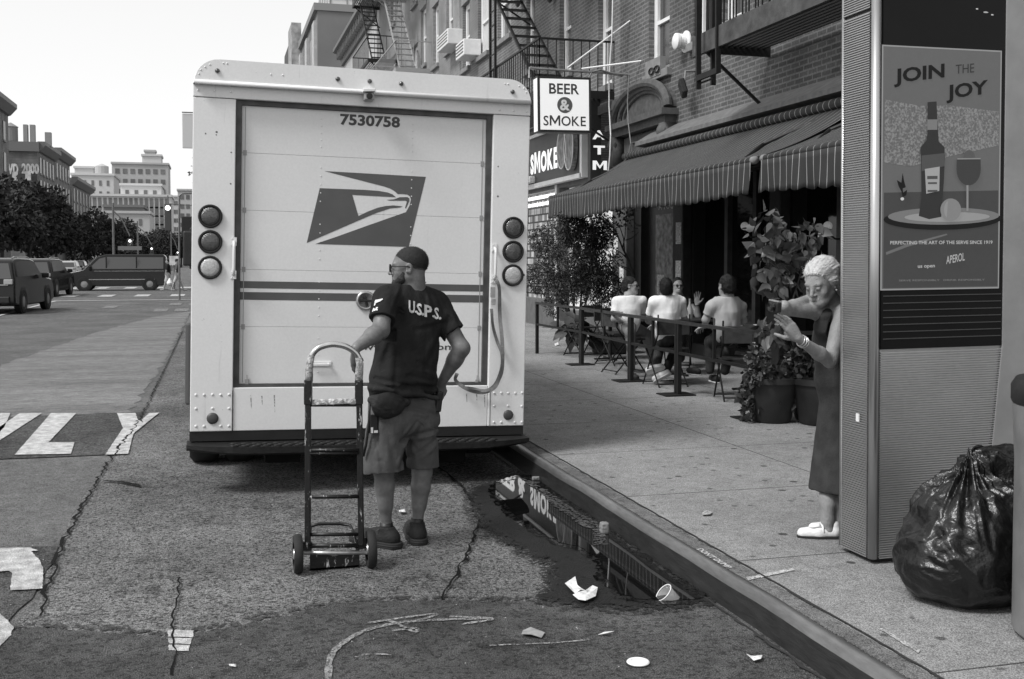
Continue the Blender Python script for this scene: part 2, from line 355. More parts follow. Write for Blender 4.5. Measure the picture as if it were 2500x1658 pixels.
# far markings: stop line, crosswalk bars
mb = MB(); y0 = 46.3
mb.add([(-6.2, y0, .0165), (2.2, y0 + .2, .0165), (2.2, y0 + .65, .0165), (-6.2, y0 + .45, .0165)], [(0, 1, 2, 3)]); struct('stop_line', mb, M_PAINT)
mb = MB(); mb.add([(-6.2, 33, .0165), (-6.05, 33, .0165), (-6.05, 46.3, .0165), (-6.2, 46.3, .0165)], [(0, 1, 2, 3)]); struct('lane_line', mb, M_PAINT)
for i in range(14):
    x = -19 + i * 1.55
    for y_, h_ in ((51.2, 2.8), (65.5, 3.2)):
        mb = MB(); mb.add([(x, y_, .0165), (x + .62, y_, .0165), (x + .62, y_ + h_, .0165), (x, y_ + h_, .0165)], [(0, 1, 2, 3)]); struct('crosswalk_bar', mb, M_PAINT)
for x, y_ in ((-3.7, 39.0), (-1.9, 36), (-1.25, 36), (-.6, 36), (-1.6, 41), (-.9, 41), (-.3, 41)):
    mb = MB(); mb.add([(x, y_, .0165), (x + .42, y_, .0165), (x + .42, y_ + 2.0, .0165), (x, y_ + 2.0, .0165)], [(0, 1, 2, 3)]); struct('road_marking', mb, M_PAINT2)
# ------------------------------------------------------------------ kerb and pavement
def kerbrun(y0, y1, m):
    prof = [(KERB - .055, -.02), (KERB - .05, .02), (KERB - .030, .075), (KERB - .024, .105), (KERB - .016, .128), (KERB - .004, .143), (KERB + .012, .151), (KERB + .034, .153), (KERB + .040, .145)]
    n = max(2, int((y1 - y0) / .25)); G = []
    for i in range(n + 1):
        y = y0 + (y1 - y0) * i / n; wv = .004 * math.sin(y * 3.1) + .003 * math.sin(y * 7.7)
        G.append([(x + wv, y, z + (.002 * math.sin(y * 5) if z > .1 else 0)) for x, z in prof])
    mb = MB(); mb.grid(G); return struct('kerb', mb, m, smooth=True)
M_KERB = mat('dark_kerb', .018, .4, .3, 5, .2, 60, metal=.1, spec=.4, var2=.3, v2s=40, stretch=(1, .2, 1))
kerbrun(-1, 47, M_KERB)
mb = MB(); G = []
for i in range(200):
    y = -1 + i * .2424; wv = .004 * math.sin(y * 3.1) + .003 * math.sin(y * 7.7); G.append([(x + wv, y, z + .002 * math.sin(y * 5)) for x, z in ((KERB - .0235, .112), (KERB - .0175, .129), (KERB - .005, .1445), (KERB + .012, .1530), (KERB + .030, .1550), (KERB + .038, .148))])
mb.grid(G); struct('kerb_nosing', mb, mat('worn_steel_nosing_highlight', .22, .34, .28, 4, .15, 60, metal=.7, spec=.6, var2=.15, v2s=50, stretch=(1, .2, 1)), smooth=True)  # worn steel strip, lighter tone also paints in the nose highlight
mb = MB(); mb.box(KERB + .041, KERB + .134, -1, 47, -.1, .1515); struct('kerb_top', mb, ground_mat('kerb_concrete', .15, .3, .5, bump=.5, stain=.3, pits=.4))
m = G_CONC; N, L, b = nodes_of(m)
# joints and gum spots mixed into the concrete
old = b.inputs["Base Color"].links[0].from_socket
tc = N.new("ShaderNodeTexCoord")
br = N.new("ShaderNodeTexBrick"); br.offset = 0; br.inputs["Color1"].default_value = (1, 1, 1, 1); br.inputs["Color2"].default_value = (.9, .9, .9, 1); br.inputs["Mortar"].default_value = (.25, .25, .25, 1)
br.inputs["Scale"].default_value = 1; br.inputs["Mortar Size"].default_value = .007; br.inputs["Mortar Smooth"].default_value = .2; br.inputs["Brick Width"].default_value = 1.55; br.inputs["Row Height"].default_value = 1.52
mp = N.new("ShaderNodeMapping"); mp.inputs["Location"].default_value = (.6, -.28, 0); L.new(tc.outputs["Object"], mp.inputs[0]); L.new(mp.outputs[0], br.inputs["Vector"])
vo = N.new("ShaderNodeTexVoronoi"); vo.inputs["Scale"].default_value = 3.4; L.new(tc.outputs["Object"], vo.inputs["Vector"])
rg = N.new("ShaderNodeMapRange"); rg.inputs[1].default_value = .075; rg.inputs[2].default_value = .10; rg.inputs[3].default_value = .28; rg.inputs[4].default_value = 1; L.new(vo.outputs["Distance"], rg.inputs[0])
vo2 = N.new("ShaderNodeTexVoronoi"); vo2.inputs["Scale"].default_value = 5.5; L.new(tc.outputs["Object"], vo2.inputs["Vector"])
rg2 = N.new("ShaderNodeMapRange"); rg2.inputs[1].default_value = .09; rg2.inputs[2].default_value = .14; rg2.inputs[3].default_value = .4; rg2.inputs[4].default_value = 1; L.new(vo2.outputs["Distance"], rg2.inputs[0])
def mulc(a, c):
    r = N.new("ShaderNodeMath"); r.operation = 'MULTIPLY'; L.new(a, r.inputs[0]); L.new(c, r.inputs[1]); return r.outputs[0]
L.new(mulc(mulc(mulc(old, br.outputs["Color"]), rg.outputs[0]), rg2.outputs[0]), b.inputs["Base Color"])
mb = MB(); mb.box(KERB + .137, 16, -4, 47, -.3, .15); struct('pavement', mb, m)
mb = MB(); mb.box(KERB + .137, 16, 67, 200, -.3, .15); struct('pavement', mb, m)
mb = MB(); mb.box(-40, -18.6, -4, 47, -.3, .15); struct('pavement', mb, m)
mb = MB(); mb.box(-40, -18.6, 67, 420, -.3, .15); struct('pavement', mb, m)
# dirt-filled joint between kerb and slabs
mb = crack([(KERB + .142, y) for y in np.arange(1, 20, .5)], .009, .1545, 31, .006); struct('kerb_joint', mb, mat('joint_dirt', .02, .9))
mb = crack([(KERB - .085, y) for y in np.arange(1, 20, .5)], .012, .0165, 32, .008); struct('gutter_joint', mb, mat('joint_dirt', .02, .9))
for q in ([(1722, 1333), (1728, 1340), (1835, 1316), (1830, 1311)], [(2030, 1452), (2036, 1450), (2125, 1500), (2120, 1508)]):
    sheet('cement_seam', jag([gz(*D(*p_), .155)[:2] for p_ in q], .003, .02, 5, True), .1552, speckled('pale_cement', .42, .9, .40, .48, 60, .1))
# ------------------------------------------------------------------ puddle and damp gutter
m = mat('puddle_water', .004, .015, spec=1.0); N, L, b = nodes_of(m)
b.inputs["IOR"].default_value = 1.333
def puddle(name, pts, z, m, seed, amp=.02, kind='structure'):
    return sheet(name, jag([gz(*D(*q))[:2] for q in pts], amp, .035, seed, True), z, m)
damp = [(1085, 1135), (1150, 1110), (1240, 1098), (1290, 1150), (1380, 1215), (1480, 1285), (1600, 1370), (1640, 1398), (1560, 1408), (1430, 1412), (1330, 1400), (1240, 1392), (1260, 1375), (1280, 1340), (1270, 1310), (1200, 1270), (1130, 1235), (1100, 1190)]
def grow(pts, k):
    P = [V(*q) for q in pts]; n = len(P); A = sum(P[i][0] * P[(i + 1) % n][1] - P[(i + 1) % n][0] * P[i][1] for i in range(n)); sg_ = 1 if A > 0 else -1; o = []
    for i in range(n):
        t = unit(P[(i + 1) % n] - P[i - 1]); o.append(tuple(P[i] + V(t[1], -t[0]) * k * sg_ * V(1.6, .8)))
    return o
puddle('damp_road', grow(damp, 16), .0185, speckled('damp_a', .022, .7, .50, .56, spec=.25), 45, .03)
puddle('damp_road', grow(damp, 5), .0192, speckled('damp_b', .016, .65, .42, .50, spec=.3), 46, .03)
puddle('wet_asphalt', grow(damp, -8), .020, speckled('damp_c', .010, .55, .34, .42, spec=.35), 41, .03)
puddle('damp_road', [(1010, 1085), (1160, 1040), (1230, 1090), (1180, 1170), (1100, 1170), (1040, 1120)], .0188, speckled('damp_a', .022, .7, .50, .56, spec=.25), 47, .03)
P1 = [(1140, 1132), (1165, 1118), (1210, 1108), (1250, 1116), (1300, 1165), (1380, 1225), (1440, 1268), (1530, 1330), (1620, 1390), (1590, 1398), (1540, 1396), (1470, 1395), (1430, 1385), (1390, 1340), (1380, 1300), (1330, 1272), (1290, 1262), (1235, 1236), (1180, 1192), (1150, 1158)]
puddle('puddle', grow(P1, -3), .024, m, 42, .012)
mw = mat('puddle_fringe', .004, .03, spec=1.0); N, L, b = nodes_of(mw); tc = N.new("ShaderNodeTexCoord"); nz = N.new("ShaderNodeTexNoise"); nz.inputs["Scale"].default_value = 28; nz.inputs["Detail"].default_value = 7; nz.inputs["Roughness"].default_value = .7
rg = N.new("ShaderNodeMapRange"); rg.inputs[1].default_value = .47; rg.inputs[2].default_value = .50; L.new(tc.outputs["Object"], nz.inputs["Vector"]); L.new(nz.outputs[0], rg.inputs[0]); L.new(rg.outputs[0], b.inputs["Alpha"])
puddle('puddle', grow(P1, 9), .0225, mw, 43, .02)
for i, (cx, cy, rx, ry) in enumerate(((-.30, 5.75, .32, .22), (.25, 7.1, .45, .3), (1.0, 5.35, .2, .12), (.1, 4.3, .3, .14), (-.45, 8.3, .25, .35), (1.4, 4.35, .35, .12))):
    sheet('oil_stain', jag([(cx + rx * math.cos(q), cy + ry * math.sin(q)) for q in np.linspace(0, 2 * math.pi, 15)[:-1]], .04, .06, 60 + i, True), .0176 + i * .0001, speckled('oil_stain', .035, .7, .54, .66, 12, .2))
for i, q in enumerate(([(1235, 1128), (1262, 1140), (1330, 1190), (1392, 1222), (1398, 1262), (1372, 1270), (1368, 1235), (1330, 1215), (1270, 1170)], [(1205, 1112), (1225, 1118), (1250, 1136), (1240, 1138), (1215, 1124)])):
    puddle('wet_asphalt', q, .0275, speckled('gutter_silt', .07, .7, .46, .52, 30, .3), 50 + i, .01)
# ------------------------------------------------------------------ mail truck
TO, TY, TRL = V(-.1779, 7.899, .4419), .0036, .0218
_fx = V(math.cos(TY), -math.sin(TY), 0); _fy = V(math.sin(TY), math.cos(TY), 0); _fz = V(0, 0, 1)
_tx = _fx * math.cos(TRL) - _fz * math.sin(TRL); _tz = _fz * math.cos(TRL) + _fx * math.sin(TRL); _ty = _fy
TM = Matrix(((*(_tx[0], _ty[0], _tz[0]), TO[0]), (*(_tx[1], _ty[1], _tz[1]), TO[1]), (*(_tx[2], _ty[2], _tz[2]), TO[2]), (0, 0, 0, 1)))
def tl(x, y, dep=0.):                  # photo pixel (2500 wide) -> truck local point on plane y=dep
    p = on(x, y, TO + _ty * dep, _ty) - TO; return V(p @ _tx, dep, p @ _tz)
def z2(x, y): return 440 + x / 2.6133, 120 + y / 2.6133
def z3(x, y): return 440 + x / 2.6133, 620 + y / 2.6133
truck = thing('mail_truck', 'white boxy mail delivery truck parked at the kerb, seen from behind with closed roll-up door', 'truck', M=TM)
def tp(name, mb, m, **k): return obj(name, mb, m, k.pop('parent', truck), world=False, **k)
M_TRUCK = mat('truck_white', .70, .45, .03, 1.2, .05, 12, spec=.35, var2=.03, v2s=60)
M_TDOOR = mat('truck_door_white', .67, .48, .04, .9, .08, 5, spec=.35, var2=.03, v2s=60)
add_streaks(M_TRUCK, .62, .74, .78, 16); add_streaks(M_TRUCK, .68, .72, .5, 26, (1, 1, .9)); add_streaks(M_TDOOR, .62, .75, .86, 14)
M_BLUE = mat('truck_livery', .085, .5, .1, 6, spec=.4)
W, Hh, LEN = 2.44, 2.60, 6.3
DL, DR = .305, 2.13                       # door opening
p = tl(*D(545, 227)); DL, DTl = p[0], p[2]; p = tl(*D(1139, 265)); DR, DTr = p[0], p[2]; DT = (DTl + DTr) / 2; DB = tl(*D(800, 893))[2]
def rr(x0, x1, z0, z1, r, y, n=7):
    P = [(x0, y, z0), (x1, y, z0)]
    for k in range(n + 1):
        a = math.pi / 2 * k / n; P.append((x1 - r + r * math.cos(a), y, z1 - r + r * math.sin(a)))
    for k in range(n + 1):
        a = math.pi / 2 + math.pi / 2 * k / n; P.append((x0 + r + r * math.cos(a), y, z1 - r + r * math.sin(a)))
    return P
# body shell (sides + roof) from y=.02 on, floor
A = rr(0, W, 0, Hh, .17, .02); B = rr(0, W, 0, Hh, .17, LEN)
mb = MB(); n = len(A); mb.add(A + B, [(i, (i + 1) % n, (i + 1) % n + n, i + n) for i in range(n)] + [tuple(range(n, 2 * n))])
tp('body', mb, M_TRUCK, auto=35, recalc=True)
# rear frame: posts, header, sill in separate sheets of metal
def xz(mb, poly, y0, y1): mb.prism([(x, y0, z) for x, z in poly], (0, y1 - y0, 0))
seamL = tl(*D(455, 218))[2]; lipz = (tl(*D(452, 196))[2] + tl(*D(1218, 237))[2]) / 2
botz = tl(*D(543, 893))[2]
hz = DT
mb = MB(); xz(mb, [(0.0, 0), (DL - .018, 0), (DL, .0), (DL, hz - .004), (0, hz - .004)], -.012, .05); tp('rear_post', mb, M_TRUCK, bevel=.006)
mb = MB(); xz(mb, [(DR, 0), (W, 0), (W, hz - .004), (DR, hz - .004)], -.012, .05); tp('rear_post', mb, M_TRUCK, bevel=.006)
mb = MB(); xz(mb, [(DL + .003, .0), (DR - .003, .0), (DR - .003, DB), (DL + .003, DB)], -.004, .06); tp('rear_sill', mb, M_TRUCK, bevel=.004)
# header and roof cap with rounded corners and a drip bead
mb = MB(); xz(mb, [(0.0, hz), (W, hz), (W, lipz - .002), (0, lipz - .002)], -.015, .05); tp('header', mb, M_TRUCK, bevel=.005)
P = [(x, z) for x, _, z in rr(0, W, lipz, Hh, .17, 0)]
mb = MB(); n = len(P)
outer = [(x, -.038, z) for x, z in P]; rim = [(x, .03, z) for x, z in P]
inner = [((x - W / 2) * .992 + W / 2, -.055, lipz + .012 + (z - lipz) * .955) for x, z in P]
mb.add(outer + rim + inner, [(i, (i + 1) % n, (i + 1) % n + n, i + n) for i in range(n)] + [(i, (i + 1) % n, (i + 1) % n + 2 * n, i + 2 * n) for i in range(n)] + [tuple(range(2 * n, 3 * n))])
tp('roof_cap', mb, M_TRUCK, recalc=True, auto=50)
mb = MB(); mb.tube([(0.01, -.052, lipz + .006), (W - .01, -.052, lipz + .006)], .016, 12); tp('drip_bead', mb, M_TRUCK, smooth=True)
# roll-up door with five slats, stopped in dark side tracks
dy = .045
mb = MB()
xz(mb, [(DL, DB), (DL + .042, DB), (DL + .042, hz), (DL, hz)], .02, .09); xz(mb, [(DR - .042, DB), (DR, DB), (DR, hz), (DR - .042, hz)], .02, .09)
xz(mb, [(DL + .042, DB), (DR - .042, DB), (DR - .042, DB + .022), (DL + .042, DB + .022)], .02, .09)
xz(mb, [(DL + .042, hz - .035), (DR - .042, hz - .035), (DR - .042, hz), (DL + .042, hz)], .025, .09)
tp('door_track', mb, mat('door_track', .05, .5, .4, 12))
zs = [hz - .036] + [tl(*q)[2] for q in (z2(640, 668), z2(640, 1033), z2(640, 1410), z3(640, 468))] + [DB + .023]
door = None
for i in range(5):
    mb = MB(); xz(mb, [(DL + .043, zs[i + 1] + .0010), (DR - .043, zs[i + 1] + .0010), (DR - .043, zs[i] - .0008), (DL + .043, zs[i] - .0008)], dy, dy + .02)
    o = tp('door_panel', mb, M_TDOOR, bevel=.001)
mb = MB(); xz(mb, [(DL + .043, DB + .02), (DR - .043, DB + .02), (DR - .043, hz - .03), (DL + .043, hz - .03)], dy + .012, dy + .03); tp('door_backing', mb, mat('door_gap', .15, .8))
# hinge strips and rivets
for px in (z2(412, 800), z2(1925, 800)):
    mb = MB(); x = tl(*px, dy)[0]
    for i in range(5): mb.box(x - .0025, x + .0025, dy - .002, dy, zs[i + 1] + .01, zs[i] - .01)
    for z in zs[1:5]: mb.box(x - .012, x + .012, dy - .004, dy, z - .018, z + .018)
    tp('hinge_strip', mb, mat('hinge_grey', .28, .5))
def dome(mb, x, y, z, r): mb.lathe((x, y, z), (0, -1, 0), [(r, 0), (r * .85, r * .35), (r * .4, r * .55), (.0005, r * .6)], 8, False)
mb = MB()
for px in (895, 1475):
    x = tl(*z2(px, 900), dy)[0]
    for i in range(5):
        for k in range(5): dome(mb, x + (k % 2) * .001, dy, zs[i + 1] + (zs[i] - zs[i + 1]) * (.2 + .15 * k), .0055)
tp('door_rivets', mb, M_TDOOR)
mb = MB()
for bx in ([(100, 898), (152, 898), (206, 896), (258, 898), (311, 896), (100, 986), (206, 984), (311, 984), (100, 1098), (152, 1098), (258, 1096), (310, 1096)]): q = tl(*z3(*bx)); dome(mb, q[0], -.012, q[2], .0105)
for bx in ([(2000, 886), (2046, 886), (2090, 887), (2134, 887), (2178, 885), (2000, 968), (2088, 968), (2176, 970), (1998, 1072), (2045, 1072), (2132, 1072), (2176, 1072)]): q = tl(*z3(*bx)); dome(mb, q[0], -.012, q[2], .0105)
for bx in ([(114, 220), (216, 228), (322, 236), (114, 263), (218, 268), (322, 276), (2036, 350), (2124, 356), (2210, 360), (2036, 391), (2124, 395), (2208, 402)]): q = tl(*z2(*bx)); dome(mb, q[0], -.015, q[2], .0095)
for bx in ([(160, 122), (190, 107), (275, 98), (298, 100), (133, 140), (120, 165), (2060, 228), (2080, 230), (2150, 243), (2180, 258), (2195, 282), (576, 170), (652, 174)]): q = tl(*z2(*bx)); dome(mb, q[0], -.055, q[2], .007)
tp('rivets', mb, M_TRUCK, smooth=True)
# seams of the lower corner plates
for px, yy in ((333, (870, 1125)), (1977, (870, 1100))):
    a, b_ = tl(*z3(px, yy[0])), tl(*z3(px, yy[1])); mb = MB(); mb.box(a[0] - .0025, a[0] + .0025, -.0135, -.0121, b_[2], a[2])
    tp('plate_seam', mb, mat('seam_dark', .12, .7))
# eagle emblem, three printed shapes on the door
def decal(name, polys, y=.0435, m=M_BLUE, conv=z2):
    import bmesh
    bm = bmesh.new()
    for P in polys:
        f = bm.faces.new([bm.verts.new(tl(*conv(*q), y)) for q in P]); f.normal_update()
        if f.normal.y > 0: f.normal_flip()
    bmesh.ops.triangulate(bm, faces=bm.faces[:]); me = bpy.data.meshes.new(name); bm.to_mesh(me); bm.free()
    return tp(name, me, m)
decal('emblem', [
    [(920, 778), (1567, 815), (1458, 1262), (862, 1243), (1000, 1196), (1200, 1124), (1440, 1040), (1462, 1000), (1472, 958), (1464, 938), (1448, 928), (1420, 925), (1388, 925), (1366, 905), (1340, 890), (1300, 876), (1260, 866)],
    [(890, 887), (1180, 898), (1270, 905), (1325, 915), (1355, 927), (1376, 945), (1240, 938), (1098, 930), (1137, 1065), (1200, 1035), (1260, 1012), (1310, 1001), (1360, 997), (1420, 1003), (1400, 1011), (1340, 1016), (1250, 1046), (1137, 1094), (807, 1237)],
    [(1315, 962), (1365, 958), (1400, 945), (1450, 944), (1462, 952), (1462, 970), (1440, 1017), (1434, 1015), (1446, 972), (1436, 967), (1400, 967), (1340, 967)]])
def band(ya, yb, yc, yd):
    a, b_ = tl(*z3(372, ya), .0435), tl(*z3(1945, yc), .0435); c, d_ = tl(*z3(372, yb), .0435), tl(*z3(1945, yd), .0435)
    z1, z0 = (a[2] + b_[2]) / 2, (c[2] + d_[2]) / 2; mb = MB(); mb.add([(DL + .043, .0435, z0), (DR - .043, .0435, z0), (DR - .043, .0435, z1), (DL + .043, .0435, z1)], [(0, 1, 2, 3)]); tp('stripe', mb, M_BLUE)
band(165, 215, 205, 243); band(238, 287, 268, 315)
def ttext(name, s, pl, pr, ph, bold, m, y=.0432):
    a, b_, c = tl(*pl, y), tl(*pr, y), tl(*ph, y); mb = MB(); text_box(mb, s, (a[0], y, (a[2] + b_[2]) / 2), (1, 0, 0), (0, 0, 1), b_[0] - a[0], c[2] - a[2], bold); tp(name, mb, m)
ttext('fleet_number', '7530758', z2(1020, 484), z2(1402, 503), z2(1020, 412), .035, mat('dark_print', .05, .6))
ttext('web_address', 'www.usps.com', z3(1160, 620), z3(1752, 632), z3(1160, 578), .012, mat('dark_print', .05, .6))
# lamps: six round lamps in rubber grommets
M_LENSR = mat('red_lens', .05, .18, .3, 60, .5, 120, spec=.8, coat=.5); M_LENSW = mat('clear_lens', .42, .2, .25, 90, .6, 140, spec=.8, coat=.5)
def lamp(px, conv, r, m, ring=True):
    q = tl(*conv(*px)); mb = MB()
    if ring:
        mb.lathe((q[0], -.012, q[2]), (0, -1, 0), [(r, 0), (r * 1.0, .012), (r * .93, .02), (r * .80, .017), (r * .78, .004)], 32, False); g = tp('lamp', mb, M_RUBBER, smooth=True)
        mb = MB(); mb.lathe((q[0], -.014, q[2]), (0, -1, 0), [(r * .79, 0), (r * .79, .010), (r * .72, .018), (r * .5, .022), (r * .001, .025)], 32, False); tp('lens', mb, m, parent=g, smooth=True)
    else:
        mb.lathe((q[0], -.056 if conv is z2 else -.0125, q[2]), (0, -1, 0), [(r, 0), (r * .95, .008), (r * .6, .013), (.0005, .014)], 20, False); tp('marker_lamp' if conv is z2 else 'reflector', mb, m, smooth=True)
for i, (a, b_) in enumerate((((192, 1067), (2122, 1140)), ((192, 1230), (2120, 1292)), ((190, 1393), (2118, 1443)))):
    for q in (a, b_): lamp(q, z2, .083, M_LENSW if i == 2 else M_LENSR)
for q in ((237, 147), (1000, 199), (1202, 213), (1402, 228), (2108, 280)): lamp(q, z2, .0165, M_LENSR, False)
lamp((206, 1048), z3, .041, mat('matt_red', .055, .5), False); lamp((2090, 1026), z3, .039, mat('matt_red', .055, .5), False)
for i, (x_, y_, r_) in enumerate(((162, 540, .006), (232, 530, .008), (230, 548, .005), (325, 660, .006), (322, 860, .006), (2026, 750, .006), (2024, 940, .008), (540, 130, .004), (2190, 1440, .009))):
    q = tl(*z2(x_, y_)); mb = MB(); mb.lathe((q[0], -.0122, q[2]), (0, -1, 0), [(r_, 0), (r_ * .7, .0012), (.0004, .0015)], 7, False); tp('scuff', mb, mat('scuff_dark', .12, .8, .5, 60))
for i, (x_, ya, yb) in enumerate(((1890, 895, 960), (1825, 890, 945), (1940, 900, 985), (450, 900, 985), (520, 905, 960), (600, 900, 1010))):
    a, b_ = tl(*z3(x_, ya)), tl(*z3(x_ + 3, yb)); mb = MB(); mb.add([(a[0] - .005, -.0046, a[2]), (a[0] + .005, -.0046, a[2]), (b_[0] + .002, -.0046, b_[2]), (b_[0] - .001, -.0046, b_[2])], [(0, 1, 2, 3)]); tp('grime_run', mb, speckled('grime', .25, .8, .44, .56, 60, .1))
# rear camera under a small hood
q = tl(*z2(1195, 310)); mb = MB(); mb.frame((q[0], -.02, q[2]), (1, 0, 0), (0, 1, 0), (0, 0, 1), -.035, .035, -.09, 0, -.03, .02); c0 = tp('rear_camera', mb, mat('camera_grey', .3, .4), bevel=.006)
mb = MB(); mb.frame((q[0] - .004, -.02, q[2] + .026), (1, 0, .08), (0, 1, 0), (0, 0, 1), -.044, .044, -.11, 0, 0, .022); tp('hood', mb, M_TRUCK, parent=c0, bevel=.004)
mb = MB(); mb.lathe((q[0], -.108, q[2] - .005), (0, -1, 0), [(.022, 0), (.022, .01), (.0005, .012)], 16, False); tp('camera_lens', mb, M_BLACK, parent=c0)
# door latch: round recessed plate with a T handle
q = tl(*z3(1183, 298), dy); mb = MB(); mb.lathe((q[0], dy - .002, q[2]), (0, -1, 0), [(.072, 0), (.072, .012), (.062, .018), (.056, .018), (.05, .004), (.0005, .003)], 32, False); lt = tp('latch', mb, mat('latch_metal', .4, .3, metal=.7), smooth=True)
mb = MB(); mb.bar((q[0] - .05, dy - .022, q[2] + .0), (q[0] + .05, dy - .022, q[2] + .0), .016, .016); mb.bar((q[0] - .01, dy - .02, q[2] + .035), (q[0] + .01, dy - .02, q[2] - .035), .02, .01, up=(0, 1, 0)); tp('latch_handle', mb, M_BLACK, parent=lt, bevel=.003)
q = tl(*z3(845, 700), dy); q2 = tl(*z3(965, 700), dy); mb = MB(); mb.box(q[0] - .02, q2[0], dy - .006, dy, q[2] - .02, q[2] + .018); mb.box(q[0] - .02, q2[0] - .015, dy - .035, dy - .02, q[2] - .014, q[2] + .004); mb.box(q2[0] - .03, q2[0] - .015, dy - .022, dy - .004, q[2] - .014, q[2] + .004); tp('lift_handle', mb, M_TRUCK, bevel=.003)
for px in (425, 1890):
    q = tl(*z3(px, 815), dy); mb = MB(); mb.box(q[0] - .012, q[0] + .012, dy - .018, dy, q[2] - .02, q[2] + .02); mb.bar((q[0], dy - .012, q[2]), (q[0], dy - .012, q[2] + .05), .006); tp('door_bolt', mb, mat('hinge_grey', .28), bevel=.002)
# grab rails
for (x, ya, yb) in ((343, z2(0, 1228)[1], z2(0, 1440)[1]), (2003, z2(0, 1268)[1], z3(0, 160)[1])):
    a = tl(z2(x, 0)[0], ya); b_ = tl(z2(x, 0)[0], yb); mb = MB()
    mb.tube([(a[0], -.012, a[2]), (a[0], -.05, a[2] - .015), (a[0], -.055, a[2] - .04), (a[0], -.055, b_[2] + .04), (a[0], -.05, b_[2] + .015), (a[0], -.012, b_[2])], .011, 10); tp('grab_rail', mb, M_TRUCK, smooth=True)
    for z in (a[2], b_[2]):
        mb = MB(); mb.box(a[0] - .022, a[0] + .018, -.018, -.012, z - .03, z + .03); dome(mb, a[0] - .012, -.018, z + .02, .006); dome(mb, a[0] - .012, -.018, z - .02, .006); tp('rail_mount', mb, M_TRUCK)
# hanging strap, two strands of webbing
M_WEB = mat('grey_webbing', .15, .85, .25, 30, .4, 120)
def ribbon(pts, w, conv=z3, y=-.06):
    P = [tl(*conv(*q), y) for q in pts]; Q = []
    for i in range(len(P) - 1):
        p0, p1, p2, p3 = P[max(i - 1, 0)], P[i], P[i + 1], P[min(i + 2, len(P) - 1)]
        for k in range(5):
            t = k / 5; Q.append(.5 * ((2 * p1) + (-p0 + p2) * t + (2 * p0 - 5 * p1 + 4 * p2 - p3) * t * t + (-p0 + 3 * p1 - 3 * p2 + p3) * t ** 3))
    Q.append(P[-1]); G = []
    for i, p in enumerate(Q):
        t = unit(Q[min(i + 1, len(Q) - 1)] - Q[max(i - 1, 0)]); s = unit(np.cross(t, (0, 1, 0))); tw = .35 * math.sin(i * .35); s = s * math.cos(tw) + V(0, 1, 0) * math.sin(tw); nn = np.cross(t, s)
        yy = V(0, -.012 * math.sin(i * .5), 0)
        G.append([p + yy + s * w / 2 * a + nn * b * .0012 for a, b in ((-1, 1), (1, 1), (1, -1), (-1, -1), (-1, 1))])
    return MB().grid(G)
tp('strap', ribbon([(2015, 165), (2035, 230), (2042, 400), (2052, 560), (2055, 740), (2030, 810), (1990, 862), (1930, 885), (1850, 870), (1790, 838), (1755, 800), (1765, 760)], .028), M_WEB)
tp('strap', ribbon([(1985, 350), (1992, 450), (2025, 560), (2050, 640), (2048, 740), (2010, 830), (1945, 872), (1870, 862), (1800, 850)], .024, y=-.05), M_WEB)
q = tl(*z3(1985, 260)); mb = MB(); mb.box(q[0] - .02, q[0] + .012, -.075, -.045, q[2] - .02, q[2] + .06); mb.box(q[0] - .012, q[0] + .018, -.07, -.05, q[2] - .075, q[2] - .03); tp('strap_buckle', mb, M_STEEL, bevel=.004)
# step bumper with tread
bl = tl(*D(440, 1012), -.2); mb = MB(); xb0, xb1 = -.02, W + .02
prof = []
NS = 24; G = []; zt = -.075
for i in range(NS + 1):
    t = i / NS; x = xb0 + (xb1 - xb0) * t; e = min(t, 1 - t); dpt = .24 * (1 - .55 * max(0, 1 - e / .18) ** 2) if e < .18 else .24; drop = 0
    G.append([(x, .1, zt - .004), (x, -dpt, zt - .004), (x, -dpt, zt - .028 - .022 * min(1, e / .15)), (x, -dpt + .05, zt - .05 - .02 * min(1, e / .15)), (x, .1, zt - .07), (x, .1, zt - .004)])
mb.grid(G); bp = tp('step_bumper', mb, mat('black_steel_bumper', .010, .6, .4, 14, .3, 50, var2=.3, v2s=60, spec=.3), recalc=True)
mb = MB()
for i in range(26):
    x = .3 + i * .0735
    for yy in (-.215, -.165, -.115): mb.ball((x + (.03 if yy == -.165 else 0), yy, zt - .002), (.033, .012, .012), 8, 5)
tp('tread', mb, mat('black_steel_bumper', .010), parent=bp, smooth=True)
mb = MB(); mb.box(.0, W, .0, .1, -.07, -.002); tp('bumper_mount', mb, M_BLACK)
